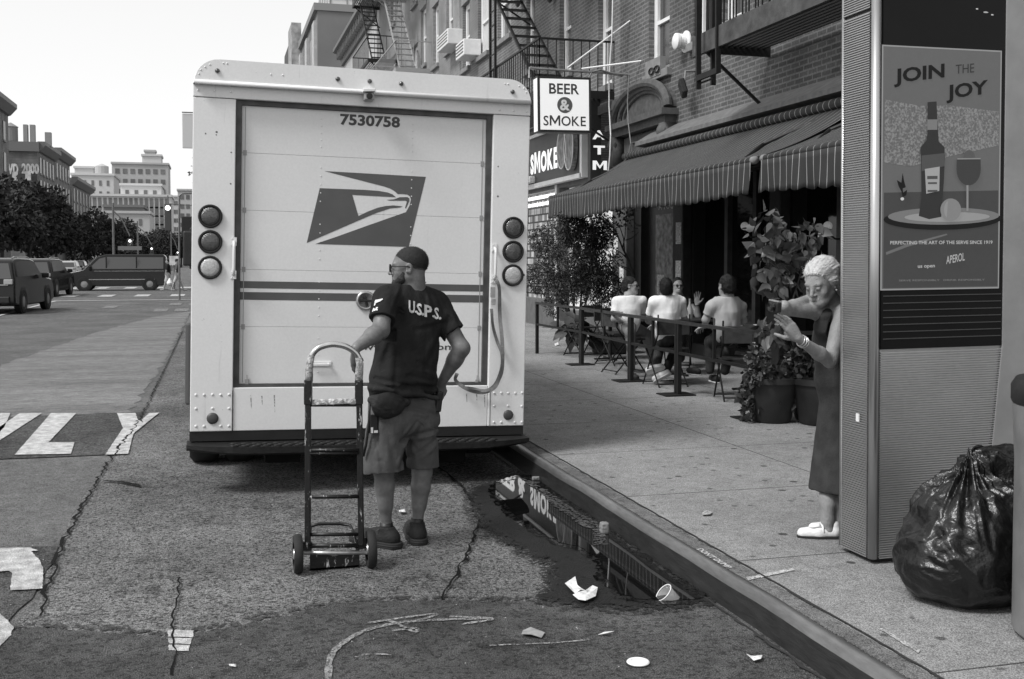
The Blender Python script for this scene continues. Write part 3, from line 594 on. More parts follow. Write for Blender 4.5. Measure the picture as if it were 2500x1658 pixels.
# under-body: chassis, tank boxes, mudflaps, wheels; chassis blackened to deepen the shade below
for a, b_ in ((540, 765), (1640, 1815)):
    p0, p1 = tl(*z3(a, 1245), .15), tl(*z3(b_, 1325), .15); mb = MB(); mb.box(p0[0], p1[0], .12, .5, p1[2], p0[2] + .1); tp('chassis_box', mb, mat('under_body', .008, .85, .4, 9, spec=.15), bevel=.01)
mb = MB(); mb.box(.15, W - .15, .3, 6.0, -.09, -.005); mb.box(.62, .72, .1, 6.2, -.2, -.09); mb.box(1.72, 1.82, .1, 6.2, -.2, -.09); mb.cyl((.3, 1.3, -.06), (2.1, 1.3, -.06), .06); mb.ball((1.22, 1.3, -.06), .17); tp('chassis', mb, mat('under_body', .008))
def wheel(x, y, wd, r=.385, zc=-.02):
    mb = MB(); zc = r - TO[2] - x * TRL + .0; mb.lathe((x - wd / 2, y, zc), (1, 0, 0), [(r * .55, 0), (r * .9, 0), (r * .985, wd * .13), (r, wd * .3), (r, wd * .7), (r * .985, wd * .87), (r * .9, wd), (r * .55, wd)], 40, False); t_ = tp('wheel', mb, M_RUBBER, auto=40)
    mb = MB(); mb.lathe((x - wd / 2 + .03, y, zc), (1, 0, 0), [(.001, .02), (r * .3, .02), (r * .5, .0), (r * .56, 0), (r * .56, wd - .06), (.001, wd - .06)], 24, False); tp('rim', mb, mat('rim_grey', .25, .5), parent=t_, auto=40)
for x in (.09, .37, 2.07, 2.35): wheel(x, 1.28, .23)
for x in (.14, 2.3): wheel(x, 5.6, .24)
for x in (0, 1.95):
    mb = MB(); mb.box(x, x + .49, 1.75, 1.76, -.38, -.02); tp('mudflap', mb, M_RUBBER)
# cab: bonnet, windscreen, doors windows, mirrors
mb = MB(); mb.prism([(.15, LEN, -.05), (.15, LEN + 1.0, -.05), (.15, LEN + 1.05, .45), (.15, LEN + .9, .75), (.15, LEN, .95)], (W - .3, 0, 0)); tp('bonnet', mb, M_TRUCK, bevel=.05)
mb = MB(); mb.box(.12, W - .12, LEN + .001, LEN + .012, 1.05, 2.0); tp('windscreen', mb, M_GLASSD)
for x in (-.006, W + .001):
    mb = MB(); mb.box(x, x + .005, LEN - 1.0, LEN - .25, 1.05, 1.95); tp('side_window', mb, M_GLASSD)
for x in (-.012, W + .001):
    mb = MB(); mb.box(x, x + .011, 1.9, 4.9, 1.18, 1.24); tp('side_stripe', mb, M_BLUE)
for sx, x in ((-1, 0), (1, W)):
    mb = MB(); mb.frame((x + sx * .16, LEN + .1, 1.35), (1, 0, 0), (0, 1, 0), (0, 0, 1), -.09, .09, -.04, .04, -.22, .22); k_ = tp('mirror', mb, M_BLACK, bevel=.02)
    mb = MB(); mb.tube([(x, LEN + .1, 1.7), (x + sx * .16, LEN + .1, 1.6), (x + sx * .16, LEN + .1, 1.1), (x, LEN + .1, 1.05)], .012, 8); tp('mirror_arm', mb, M_BLACK, parent=k_)
# side guards bulging past the body at wheel height
for x in (-.05, W - .0):
    mb = MB(); mb.box(x, x + .05, .5, 2.0, .12, .74); tp('wheel_guard', mb, mat('guard_grey', .06, .6), bevel=.02)
# ------------------------------------------------------------------ implicit surfaces (one continuous skin per body) meshed with surface nets
def basis(f, u=(0, 0, 1)):
    """columns: right, forward, up"""
    f = unit(f); u = np.array(u, float); r = unit(np.cross(f, u)); u2 = np.cross(r, f); return np.stack([r, f, u2], 1)
class SDF:
    def __init__(s, k=.02): s.p = []; s.k = k; s.disp = None
    def rc(s, a, r1, b, r2, k=None, op='+'):
        a, b = np.array(a, float), np.array(b, float); lo = np.minimum(a - r1, b - r2); hi = np.maximum(a + r1, b + r2)
        d = b - a; dd = max(d @ d, 1e-9)
        def f(P):
            q = P - a; t = np.clip(q @ d / dd, 0, 1); return np.linalg.norm(q - t[:, None] * d, axis=1) - (r1 + t * (r2 - r1))
        s.p.append((f, lo, hi, s.k if k is None else k, op)); return s
    def chain(s, pts, k=None, op='+'):
        for (a, ra), (b, rb) in zip(pts[:-1], pts[1:]): s.rc(a, ra, b, rb, k, op)
        return s
    def el(s, c, r, B=None, k=None, op='+'):
        c = np.array(c, float); r = np.array(r, float); B = np.eye(3) if B is None else B; e = np.abs(B) @ r
        def f(P):
            q = (P - c) @ B; k0 = np.linalg.norm(q / r, axis=1); k1 = np.linalg.norm(q / (r * r), axis=1); return k0 * (k0 - 1) / np.maximum(k1, 1e-6)
        s.p.append((f, c - e, c + e, s.k if k is None else k, op)); return s
    def bx(s, c, h, B=None, rd=.005, k=None, op='+'):
        c = np.array(c, float); h = np.array(h, float) - rd; B = np.eye(3) if B is None else B; e = np.abs(B) @ (h + rd)
        def f(P):
            q = np.abs((P - c) @ B) - h; return np.linalg.norm(np.maximum(q, 0), axis=1) + np.minimum(q.max(1), 0) - rd
        s.p.append((f, c - e, c + e, s.k if k is None else k, op)); return s
    def cut(s, p, n, k=.004, lo=None, hi=None):
        """remove everything on the +n side of the plane through p (inside the lo..hi box)"""
        p = np.array(p, float); n = unit(n)
        s.p.append((lambda P: (P - p) @ n, lo, hi, k, 'cut')); return s
    def ev(s, P):
        M = .09; d = np.full(len(P), .5)
        for f, lo, hi, k, op in s.p:
            if lo is None: m = slice(None); Q = P; dm = d
            else:
                mg = M if op != 'cut' else 0
                m = np.nonzero(np.all((P > lo - mg) & (P < hi + mg), axis=1))[0]
                if not len(m): continue
                Q = P[m]; dm = d[m]
            v = f(Q); k = max(k, 1e-5)
            if op == '+': h = np.clip(.5 + .5 * (v - dm) / k, 0, 1); r = v * (1 - h) + dm * h - k * h * (1 - h)
            elif op == '-': h = np.clip(.5 - .5 * (dm + v) / k, 0, 1); r = dm * (1 - h) - v * h + k * h * (1 - h)
            else: h = np.clip(.5 - .5 * (dm - v) / k, 0, 1); r = dm * (1 - h) + v * h + k * h * (1 - h)
            d[m] = r
        if s.disp is not None:
            m = np.abs(d) < .06
            if m.any(): d[m] += s.disp(P[m])
        return d
    def mesh(s, name, vx=.005):
        lo = np.min([p[1] for p in s.p if p[4] == '+'], 0) - .03; hi = np.max([p[2] for p in s.p if p[4] == '+'], 0) + .03
        BS = 8; nb = np.ceil((hi - lo) / (vx * BS)).astype(int); n = nb * BS + 1
        bc = np.stack(np.meshgrid(*[lo[i] + (np.arange(nb[i]) + .5) * BS * vx for i in range(3)], indexing='ij'), -1).reshape(-1, 3)
        dc = s.ev(bc); act = np.nonzero(np.abs(dc) < BS * vx * 1.05 + .02)[0]
        A = np.empty(n, np.float32); A[:] = .5
        S = dc.reshape(nb)
        A[:-1, :-1, :-1] = np.repeat(np.repeat(np.repeat(np.where(S < 0, -.5, .5), BS, 0), BS, 1), BS, 2)
        r = np.arange(BS + 1); loc = np.stack(np.meshgrid(r, r, r, indexing='ij'), -1).reshape(-1, 3)
        bi = np.stack(np.unravel_index(act, nb), 1)
        for c0 in range(0, len(bi), 400):
            idx = (bi[c0:c0 + 400, None] * BS + loc[None]).reshape(-1, 3); v = s.ev(lo + idx * vx); A[idx[:, 0], idx[:, 1], idx[:, 2]] = v
        return surface_nets(name, A, lo, vx)
def surface_nets(name, A, lo, vx):
    sg = A < 0; nx, ny, nz = [q - 1 for q in A.shape]
    cnt = np.zeros((nx, ny, nz), np.int8)
    for i in (0, 1):
        for j in (0, 1):
            for k in (0, 1): cnt += sg[i:nx + i, j:ny + j, k:nz + k]
    cell = np.stack(np.nonzero((cnt > 0) & (cnt < 8)), 1); ids = np.full((nx, ny, nz), -1, np.int32); ids[cell[:, 0], cell[:, 1], cell[:, 2]] = np.arange(len(cell))
    acc = np.zeros((len(cell), 3)); num = np.zeros(len(cell))
    C8 = [(a, b, c) for a in (0, 1) for b in (0, 1) for c in (0, 1)]
    vals = {c: A[cell[:, 0] + c[0], cell[:, 1] + c[1], cell[:, 2] + c[2]].astype(float) for c in C8}
    for a in C8:
        for ax_ in range(3):
            if a[ax_]: continue
            b = list(a); b[ax_] = 1; b = tuple(b); va, vb = vals[a], vals[b]; m = (va < 0) != (vb < 0); t = np.where(m, va / np.where(m, va - vb, 1), 0)
            p = np.array(a, float)[None].repeat(len(cell), 0); p[:, ax_] += t; acc[m] += p[m]; num[m] += 1
    v = lo + (cell + acc / num[:, None]) * vx
    F = []
    for ax_ in range(3):
        o1, o2 = [(1, 2), (2, 0), (0, 1)][ax_]
        sl0 = [slice(1, -1)] * 3; sl0[ax_] = slice(0, -1); sl1 = [slice(1, -1)] * 3; sl1[ax_] = slice(1, None)
        s0, s1 = sg[tuple(sl0)], sg[tuple(sl1)]; e = np.stack(np.nonzero(s0 != s1), 1); fl = s0[e[:, 0], e[:, 1], e[:, 2]]
        off = np.ones(3, int); off[ax_] = 0; e = e + off
        def cid(d1, d2):
            q = e.copy(); q[:, o1] -= d1; q[:, o2] -= d2; return ids[q[:, 0], q[:, 1], q[:, 2]]
        q = np.stack([cid(0, 0), cid(1, 0), cid(1, 1), cid(0, 1)], 1); q[~fl] = q[~fl][:, ::-1]; F.append(q)
    F = np.concatenate(F); F = F[(F >= 0).all(1)]
    me = bpy.data.meshes.new(name); me.vertices.add(len(v)); me.vertices.foreach_set('co', v.ravel().astype(np.float32))
    me.loops.add(len(F) * 4); me.loops.foreach_set('vertex_index', F.ravel().astype(np.int32)); me.polygons.add(len(F))
    me.polygons.foreach_set('loop_start', np.arange(0, len(F) * 4, 4, dtype=np.int32)); me.polygons.foreach_set('use_smooth', np.ones(len(F), bool))
    me.update(calc_edges=True); me.validate(); return me
from mathutils.bvhtree import BVHTree
def bvh_of(me): return BVHTree.FromPolygons([v.co[:] for v in me.vertices], [p.vertices[:] for p in me.polygons])
def stick(me_name, polysets, bvh, off=.003):
    """print flat shapes (photo pixels) on the cloth they lie on"""
    mb = MB()
    for vs, fs in polysets:
        P = []
        for (x, y) in vs:
            d = Vector(gy(x, y, 100.) - _C).normalized(); h = bvh.ray_cast(Vector(_C), d)
            P.append(None if h[0] is None else np.array(h[0]) - np.array(d) * off)
        mp_ = {}; vv = []
        for i, q in enumerate(P):
            if q is not None: mp_[i] = len(vv); vv.append(q)
        mb.add(vv, [tuple(mp_[i] for i in f) for f in fs if all(i in mp_ for i in f)])
    return mb
def wrinkle(amp, sc, seed=0, ridge=True):
    sc = np.array(sc, float)
    def f(P):
        n = vn(P * sc, seed) * .65 + vn(P * sc * 2.1 + 7, seed + 1) * .35
        return amp * ((1 - np.abs(n * 2 - 1)) - .6) if ridge else amp * (n - .5) * 2
    return f
def head(s, c, f, up=(0, 0, 1), sc=1.0, nose=1.0, neck=None, neck_r=.055, jaw=1.0, smile=0.):
    B = basis(f, up)
    def L(x, y, z): return np.array(c) + B @ (V(x, y, z) * sc)
    def el(p, r, k=.02, op='+'): s.el(L(*p), np.array(r) * sc, B, k * sc, op)
    def rc(a, ra, b, rb, k=.015, op='+'): s.rc(L(*a), ra * sc, L(*b), rb * sc, k * sc, op)
    el((0, -.018, .035), (.077, .098, .087)); el((0, .02, -.005), (.066, .075, .085), .03)
    for q in (-1, 1):
        rc((q * .05 * jaw, .0, -.05), .022, (q * .022 * jaw, .068, -.09), .02, .03); el((q * .04, .06, -.03), (.022, .022, .025), .02)
    el((0, .078, -.096), (.024 * jaw, .018, .018), .02); el((0, .05, -.07), (.045, .045, .035), .03)
    rc((-.036, .078, .024), .011, (.036, .078, .024), .011, .018)
    for q in (-1, 1):
        el((q * .031, .098, .003), (.016, .013, .011), .010, '-'); el((q * .031, .081, .002), (.0135, .0125, .0115), .002)
        rc((q * .018, .0905, .009), .0028, (q * .043, .085, .008), .0028, .003); rc((q * .018, .0905, -.006), .0022, (q * .043, .085, -.005), .0022, .003)
        rc((q * .016, .091, .026), .004, (q * .046, .082, .027), .004, .006)
    rc((0, .090, .012), .0085, (0, .090 + .022 * nose, -.028), .0115, .012)
    for q in (-1, 1): el((q * .012, .098, -.033), (.0085, .011, .008), .006)
    rc((-.02, .090, -.060), .0055, (.02, .090, -.060), .0055, .008); rc((0, .094, -.059), .006, (0, .094, -.059), .006, .006); rc((-.016, .090, -.072), .0065, (.016, .090, -.072), .0065, .008)
    rc((-.024, .094, -.066 + smile), .0022, (0, .102, -.066), .0022, .002, '-'); rc((.024, .094, -.066 + smile), .0022, (0, .102, -.066), .0022, .002, '-')
    for q in (-1, 1):
        el((q * .079, -.008, -.004), (.0075, .019, .032), .006); el((q * .085, -.004, .0), (.005, .010, .018), .004, '-'); el((q * .084, .004, -.022), (.006, .008, .009), .004)
    if neck is not None: s.rc(L(0, -.03, -.06), neck_r, neck, neck_r * 1.08, .03)
    return B, L
def hand(s, wrist, d, pn, side=1, curls=(.5, .5, .5, .5), spread=.06, thumb=(.6, .3), sc=1.0, tcurl=.3):
    """wrist point, d = direction to the knuckles, pn = palm normal, side=+1: thumb lies towards cross(d, pn)"""
    d = unit(d); pn = np.array(pn, float); pn = unit(pn - d * (pn @ d)); lat = unit(np.cross(d, pn)) * side; w = np.array(wrist, float)
    kn = []
    for i, o in enumerate((.030, .010, -.010, -.029)):
        b = w + (d * .012 + lat * o * .5) * sc; k = w + (d * (.092, .096, .091, .082)[i] + lat * o) * sc; kn.append(k); s.rc(b, .015 * sc, k, .0115 * sc, .014)
    s.el(w + d * .05 * sc, V(.037, .045, .013) * sc, np.stack([lat, d, pn], 1), .012)
    ln = ((.044, .027, .021), (.049, .031, .022), (.046, .029, .022), (.036, .022, .019))
    for i, k in enumerate(kn):
        a = curls[i] * .9; dirn = d; p = k; sp = spread * (1.5 - i)
        for j, l in enumerate(ln[i]):
            ang = a * (.75, 1.9, 2.7)[j]; dd = unit((d + lat * sp) * math.cos(ang) + pn * math.sin(ang)); q = p + dd * l * sc
            s.rc(p, (.0098, .0088, .0080)[j] * sc, q, (.0090, .0082, .0070)[j] * sc, .004); p = q
    t0 = w + (d * .025 + lat * .028 + pn * .008) * sc; dd = unit(d * math.cos(thumb[0]) + lat * math.sin(thumb[0]) + pn * thumb[1]); t1 = t0 + dd * .042 * sc
    s.rc(w + d * .01 * sc + lat * .008 * sc, .015 * sc, t1, .0125 * sc, .014); d2 = unit(dd + pn * tcurl - lat * tcurl * .5 + d * .2); t2 = t1 + d2 * .032 * sc; s.rc(t1, .0118 * sc, t2, .010 * sc, .005)
    s.rc(t2, .010 * sc, t2 + unit(d2 + pn * tcurl + d * .15) * .024 * sc, .0085 * sc, .004)
    return kn
def strands(parent, me, m, n, L_, wd, flow, lift=.3, jit=.4, seed=0, seg=1, curl=0.):
    """thin hair strands rooted on a hair volume: flow = function(points, normals) -> direction"""
    k = len(me.vertices); co = np.zeros(k * 3); me.vertices.foreach_get('co', co); co = co.reshape(-1, 3); no = np.zeros(k * 3); me.vertices.foreach_get('normal', no); no = no.reshape(-1, 3)
    r = np.random.RandomState(seed); ix = r.randint(0, k, n); p, nn = co[ix], no[ix]; d = flow(p, nn) + nn * lift + r.normal(size=(n, 3)) * jit; d /= np.linalg.norm(d, axis=1)[:, None]
    s_ = np.cross(d, nn); s_ /= np.linalg.norm(s_, axis=1)[:, None] + 1e-9; ln = L_ * r.uniform(.5, 1.4, n)[:, None]; rows = []
    for j in range(seg + 1):
        t = j / seg; c = p - nn * .001 + d * ln * t - nn * (curl * t * t) * ln; w_ = wd * (1 - t * .85); rows += [c + s_ * w_, c - s_ * w_]
    v = np.stack(rows, 1).reshape(-1, 3); q = 2 * (seg + 1); F = np.concatenate([np.array([[2 * j, 2 * j + 2, 2 * j + 3, 2 * j + 1]]) + np.arange(n)[:, None] * q for j in range(seg)])
    m2 = bpy.data.meshes.new('hair_strands'); m2.vertices.add(len(v)); m2.vertices.foreach_set('co', v.ravel()); m2.loops.add(F.size); m2.loops.foreach_set('vertex_index', F.ravel().astype(np.int32)); m2.polygons.add(len(F)); m2.polygons.foreach_set('loop_start', np.arange(0, F.size, 4, dtype=np.int32)); m2.update(calc_edges=True)
    return obj('hair_strands', m2, m, parent)
# ------------------------------------------------------------------ postal worker
def z4(x, y): return 640 + x / 1.8233, 560 + y / 1.8233
YM = 6.12
def m4(x, y, dy=0.): return gy(*z4(x, y), YM + dy)
M_SKIN = mat('skin_tan', .14, .45, .2, 7, .2, 90, spec=.45, var2=.12, v2s=50)
M_SKINP = mat('skin_pale', .42, .5, .12, 9, .12, 90, spec=.35)
M_HAIRD = mat('hair_dark', .006, .7, .4, 40, .5, 220, stretch=(1, 1, 1))
M_TEE = mat('dark_tshirt', .021, .9, .18, 10, .35, 110, spec=.1)
M_SHORT = mat('grey_shorts', .085, .9, .12, 10, .35, 110, spec=.2)
BACKF = unit(_fw * V(1, 1, 0) * .9 - _rt * .42)          # where the chest points: away and to the left
BB = basis(BACKF)
man = thing('person', 'man in dark T-shirt and grey shorts seen from behind, one hand on the hand truck', 'person', (1.02, 6.12, 0))
def mp(name, me, m, **k): return obj(name, me, m, k.pop('parent', man), **k)
s = SDF(.02)
hf = unit(-_rt * .98 - _fw * V(1, 1, 0) * .03 + V(0, 0, -.03)); hc = m4(652, 172, -.01)
HB, HL = head(s, hc, hf, sc=.97, neck=m4(668, 262, 0), neck_r=.062, jaw=1.05)
shL, elL, wrL = m4(545, 315, -.11), m4(528, 448, -.20), m4(418, 528, -.33)
shR, elR, wrR = m4(772, 325, .09), m4(888, 530, .0), m4(798, 682, .10)
s.rc(m4(668, 262, 0), .06, m4(655, 400, 0), .10, .05); s.el(m4(650, 480, .02), (.15, .1, .26), BB, .05); s.rc(shL, .06, shR, .06, .05)
for a, e, w_ in ((shL, elL, wrL), (shR, elR, wrR)):
    s.rc(a, .056, e, .046, .02); s.rc(e, .049, e + (w_ - e) * .35, .046, .02); s.rc(e + (w_ - e) * .3, .046, w_, .0275, .02)
dL = unit(m4(398, 620, -.27) - wrL); hand(s, wrL, dL, _rt * .9 + _fw * .3, -1, (.35, .42, .5, .6), .03, thumb=(.35, .5))
dR = unit(m4(775, 760, .14) - wrR); hand(s, wrR, dR, _fw * V(1, 1, 0) - _rt * .3, 1, (.5, .55, .6, .65), .03, thumb=(.4, .4))
hipL, hipR = m4(572, 830, -.04), m4(705, 838, .05); knL, knR = m4(542, 1075, -.03), m4(712, 1080, .05); anL, anR = m4(553, 1325, .0), m4(690, 1320, .06)
s.rc(hipL, .06, hipR, .06, .03); s.rc(m4(640, 700), .09, m4(638, 780, .03), .06, .04)
for h_, k_, a in ((hipL, knL, anL), (hipR, knR, anR)):
    s.rc(h_, .07, k_, .056, .03); c = k_ + (a - k_) * .28; s.rc(k_, .047, c, .050, .04); s.rc(c, .050, k_ + (a - k_) * .6, .039, .04); s.rc(k_ + (a - k_) * .5, .040, a, .030, .03); s.rc(a, .033, a - V(0, 0, .06), .036, .02)
body_me = s.mesh('body', .0048); mp('body', body_me, M_SKIN)
# hair: close-cropped cap, faded sides; beard
h = SDF(.01)
h.el(HL(0, -.0185, .0362), V(.0772, .0978, .0872), HB); h.cut(HL(0, .0, .028), HB @ unit(V(0, .42, -1)), .003); h.cut(HL(0, .080, .085), HB @ unit(V(0, 1, -.35)), .003)
hm = h.mesh('hair', .003); ho = mp('hair', hm, M_HAIRD); strands(ho, hm, M_HAIRD, 5000, .007, .0006, lambda p, n: -HB[:, 1] * .5 + V(0, 0, -.2), .8, .5, 1)
h = SDF(.008)
for q in (-1, 1): h.rc(HL(q * .060, .026, -.030), .013, HL(q * .053, .038, -.062), .024, .01); h.rc(HL(q * .053, .038, -.066), .024, HL(q * .030, .074, -.092), .025, .01); h.rc(HL(q * .012, .094, -.047), .0055, HL(q * .027, .086, -.066), .006, .006)
h.el(HL(0, .078, -.100), (.029, .023, .023), HB, .012); h.rc(HL(-.03, .076, -.086), .016, HL(.03, .076, -.086), .016, .012); h.disp = wrinkle(.0015, (150, 150, 150), 4)
hm = h.mesh('beard', .004); ho = mp('beard', hm, mat('beard_dark', .02, .8, .5, 60, .8, 160)); strands(ho, hm, M_HAIRD, 2500, .008, .0006, lambda p, n: V(0, 0, -.6), .6, .5, 3)
# sideburn fade band
h = SDF(.01); h.el(HL(0, -.0190, .034), V(.0756, .0962, .0855), HB); h.cut(HL(0, .0, -.012), HB @ unit(V(0, .50, -1)), .003); h.cut(HL(0, .066, .085), HB @ unit(V(0, 1, -.35)), .003); mp('hair', h.mesh('hair', .003), mat('hair_faded', .075, .8, .4, 90, .4, 180, var2=.5, v2s=260))
h = SDF(.01); h.el(HL(0, -.0190, .036), V(.0764, .0970, .0863), HB); h.cut(HL(0, .0, .010), HB @ unit(V(0, .46, -1)), .003); h.cut(HL(0, .073, .085), HB @ unit(V(0, 1, -.35)), .003); hm = h.mesh('hair', .003); ho = mp('hair', hm, mat('hair_cropped', .032, .8, .4, 90, .5, 180, var2=.5, v2s=260)); strands(ho, hm, M_HAIRD, 3500, .004, .0005, lambda p, n: V(0, 0, -.4), .8, .5, 2)
# eyeglasses
gl = MB()
for q in (-1, 1):
    pts = [HL(q * .031 + .021 * math.cos(t) * (1 if abs(math.cos(t)) < .8 else 1.05), .103, .002 + .021 * math.sin(t)) for t in np.linspace(0, 2 * math.pi, 17)[:-1]]; gl.tube([p_ + np.array(HB @ V(0, .004, 0)) for p_ in pts], .0032, 6, closed=True)
    gl.tube([HL(q * .054, .100, .012), HL(q * .076, .075, .012), HL(q * .083, .0, .010), HL(q * .081, -.022, .0)], .0032, 6)
gl.tube([HL(-.010, .104, .008), HL(.010, .104, .008)], .0025, 6); mp('eyeglasses', gl, M_BLACK, smooth=True)
# necklace
nk = MB(); cN = m4(674, 244, .0); nk.tube([cN + _rt * .072 * math.cos(t) + _fw * .066 * math.sin(t) + V(0, 0, .012 * math.cos(t + .4)) for t in np.linspace(0, 2 * math.pi, 33)[:-1]], .0022, 5, closed=True); mp('necklace', nk, mat('silver', .6, .3, metal=.9))
def crease(lines):
    def f(P):
        o = np.zeros(len(P)); q = P[:, [0, 2]]
        for a, b_, amp, w_ in lines:
            a, b_ = np.array(a)[[0, 2]], np.array(b_)[[0, 2]]; d = b_ - a; t = np.clip(((q - a) @ d) / (d @ d), 0, 1); e = q - a - t[:, None] * d; n = V(-d[1], d[0]) / np.linalg.norm(d); s_ = e @ n; fall = np.exp(-(np.linalg.norm(e, axis=1) / w_) ** 2) * (1 - .6 * np.abs(t * 2 - 1))
            o += -amp * fall + amp * .9 * np.exp(-((s_ - w_ * 1.3) / w_) ** 2) * (np.linalg.norm(e, axis=1) < w_ * 4)
        return o
    return f
CS = crease([(m4(*a), m4(*b_), am, w_) for a, b_, am, w_ in (((660, 895), (600, 1000), .012, .018), ((690, 1015), (775, 950), .013, .016), ((640, 935), (770, 905), .012, .016), ((650, 800), (740, 830), .010, .014), ((735, 860), (778, 940), .008, .012), ((520, 900), (560, 1060), .008, .02), ((480, 930), (500, 1050), .008, .016), ((600, 1000), (585, 1070), .008, .014), ((650, 860), (615, 900), .009, .012))])
CT = crease([(m4(*a), m4(*b_), am, w_) for a, b_, am, w_ in (((570, 400), (520, 560), .010, .02), ((585, 420), (560, 640), .008, .018), ((790, 430), (720, 560), .009, .02), ((800, 400), (700, 420), .007, .016), ((500, 700), (640, 712), .010, .014), ((520, 672), (600, 690), .008, .012), ((640, 700), (775, 715), .010, .014), ((660, 660), (770, 690), .008, .013), ((700, 610), (780, 660), .007, .014), ((600, 250), (560, 330), .006, .014), ((720, 270), (745, 350), .006, .014), ((640, 300), (640, 480), .005, .02))])
# T-shirt
s = SDF(.035)
s.rc(m4(572, 305, -.08), .072, m4(752, 328, .06), .068, .06); s.rc(m4(664, 262, .0), .062, m4(655, 330, .0), .12, .06); s.rc(m4(660, 270, .0), .055, m4(740, 310, .05), .062, .05); s.rc(m4(655, 268, .0), .055, m4(580, 292, -.06), .066, .05)
s.el(m4(664, 400, .01), (.195, .125, .20), BB); s.el(m4(645, 520, .01), (.193, .135, .22), BB); s.el(m4(632, 640, .01), (.194, .148, .18), BB); s.rc(m4(556, 700, -.04), .115, m4(705, 705, .05), .108, .05)
for a, e, t in ((shL, elL, .60), (shR, elR, .62)):
    q = a + (e - a) * t; s.rc(a, .077, q, .078, .03)
    u = unit(e - a); far = a + (e - a) * (t + .28)
    s.cut(q + u * .012, u, .003, np.minimum(q, far) - .088, np.maximum(q, far) + .088) if t < .61 else s.cut(q + u * .012, u, .003, np.minimum(q, far) - .07 + V(0.03, 0, 0), np.maximum(q, far) + .09)
s.cut(m4(630, 742, 0), unit(V(0.04, 0, -1)), .005)
s.cut(m4(672, 240, 0), V(0, 0, 1), .01)
for a, b_, r in (((500, 730), (610, 738), .013), ((610, 736), (780, 748), .014), ((500, 712), (560, 722), .012)): s.rc(m4(*a, -.13), r, m4(*b_, -.11), r, .02)
f1, f2 = wrinkle(.013, (10, 10, 4.), 11), wrinkle(.006, (24, 24, 12), 15)
w1 = lambda P: (f1(P) + f2(P)) * 1.0
bz = m4(630, 600)[2]
s.disp = lambda P: w1(P) + CT(P) + .006 * np.clip((bz - P[:, 2]) / .2, 0, 1) * np.sin(P[:, 2] * 95 + vn(P * 9) * 7)
tee_me = s.mesh('t_shirt', .006); mp('t_shirt', tee_me, M_TEE); bv = bvh_of(tee_me)
# lettering and sleeve print on the cloth (outlines of the printed shapes)
def z5(x, y): return 900 + x / 7.1286, 580 + y / 7.1286
def circ(cx, cy, r, n=10): return [(cx + r * math.cos(2 * math.pi * i / n), cy + r * math.sin(2 * math.pi * i / n)) for i in range(n)]
def fan(P, conv=z5):
    import bmesh
    bm = bmesh.new(); f = bm.faces.new([bm.verts.new((x, y, 0)) for x, y in P]); bmesh.ops.triangulate(bm, faces=[f]); bmesh.ops.subdivide_edges(bm, edges=[e for e in bm.edges if e.calc_length() > 40], cuts=2, use_grid_fill=True)
    bmesh.ops.triangulate(bm, faces=bm.faces[:]); bm.verts.index_update(); r = ([conv(v.co.x, v.co.y) for v in bm.verts], [tuple(v.index for v in g.verts) for g in bm.faces]); bm.free(); return r
LET = [[(697, 1098), (762, 1110), (762, 1122), (750, 1122), (750, 1265), (758, 1290), (775, 1295), (785, 1270), (785, 1128), (770, 1122), (775, 1114), (805, 1120), (803, 1130), (794, 1132), (794, 1275), (782, 1312), (750, 1320), (715, 1308), (700, 1280), (702, 1115)],
       [(972, 1178), (1060, 1190), (1098, 1215), (1105, 1250), (1092, 1290), (1060, 1300), (1060, 1285), (1072, 1265), (1070, 1225), (1045, 1208), (1030, 1206), (1030, 1370), (1045, 1378), (1042, 1392), (970, 1378), (972, 1366), (985, 1364), (988, 1200), (972, 1194)],
       circ(826, 1290, 20), circ(944, 1335, 26), circ(1128, 1370, 20), circ(1243, 1405, 24), [(1046, 1208), (1072, 1222), (1072, 1266), (1058, 1292), (1030, 1292), (1030, 1262), (1050, 1258), (1050, 1232), (1036, 1226), (1030, 1208)]]
def glyph(ch, x0, y0, x1, y1, bold, sh=.2):
    v, f = text_geo(ch, bold, 2); mx = v[:, 0].max(); my, My = v[:, 1].min(), v[:, 1].max()
    return [z5(x0 + (x1 - x0) * p[0] / mx, y1 - (y1 - y0) * (p[1] - my) / (My - my) + sh * (x1 - x0) * (p[0] / mx - .5)) for p in v], f
mp('lettering', stick('lettering', [fan(P) for P in LET[2:6]] + [glyph('U', 697, 1098, 806, 1320, .035), glyph('P', 970, 1178, 1105, 1390, .035), glyph('S', 836, 1145, 928, 1355, .03), glyph('S', 1142, 1218, 1222, 1423, .03)], bv, .007), mat('shirt_print', .62, .7))
SLV = [[(118, 1085), (165, 1078), (245, 1060), (248, 1075), (200, 1108), (160, 1125), (128, 1140), (98, 1128)], [(98, 1140), (128, 1142), (108, 1185), (92, 1186)],
       [(58, 1290), (82, 1225), (95, 1228), (85, 1262), (105, 1240), (120, 1238), (112, 1262), (128, 1212), (160, 1208), (162, 1225), (142, 1232), (160, 1250), (150, 1272), (128, 1262), (100, 1280), (85, 1270), (75, 1290)]]
mp('sleeve_print', stick('sleeve_print', [fan(P) for P in SLV], bv, .007), mat('shirt_print', .62))
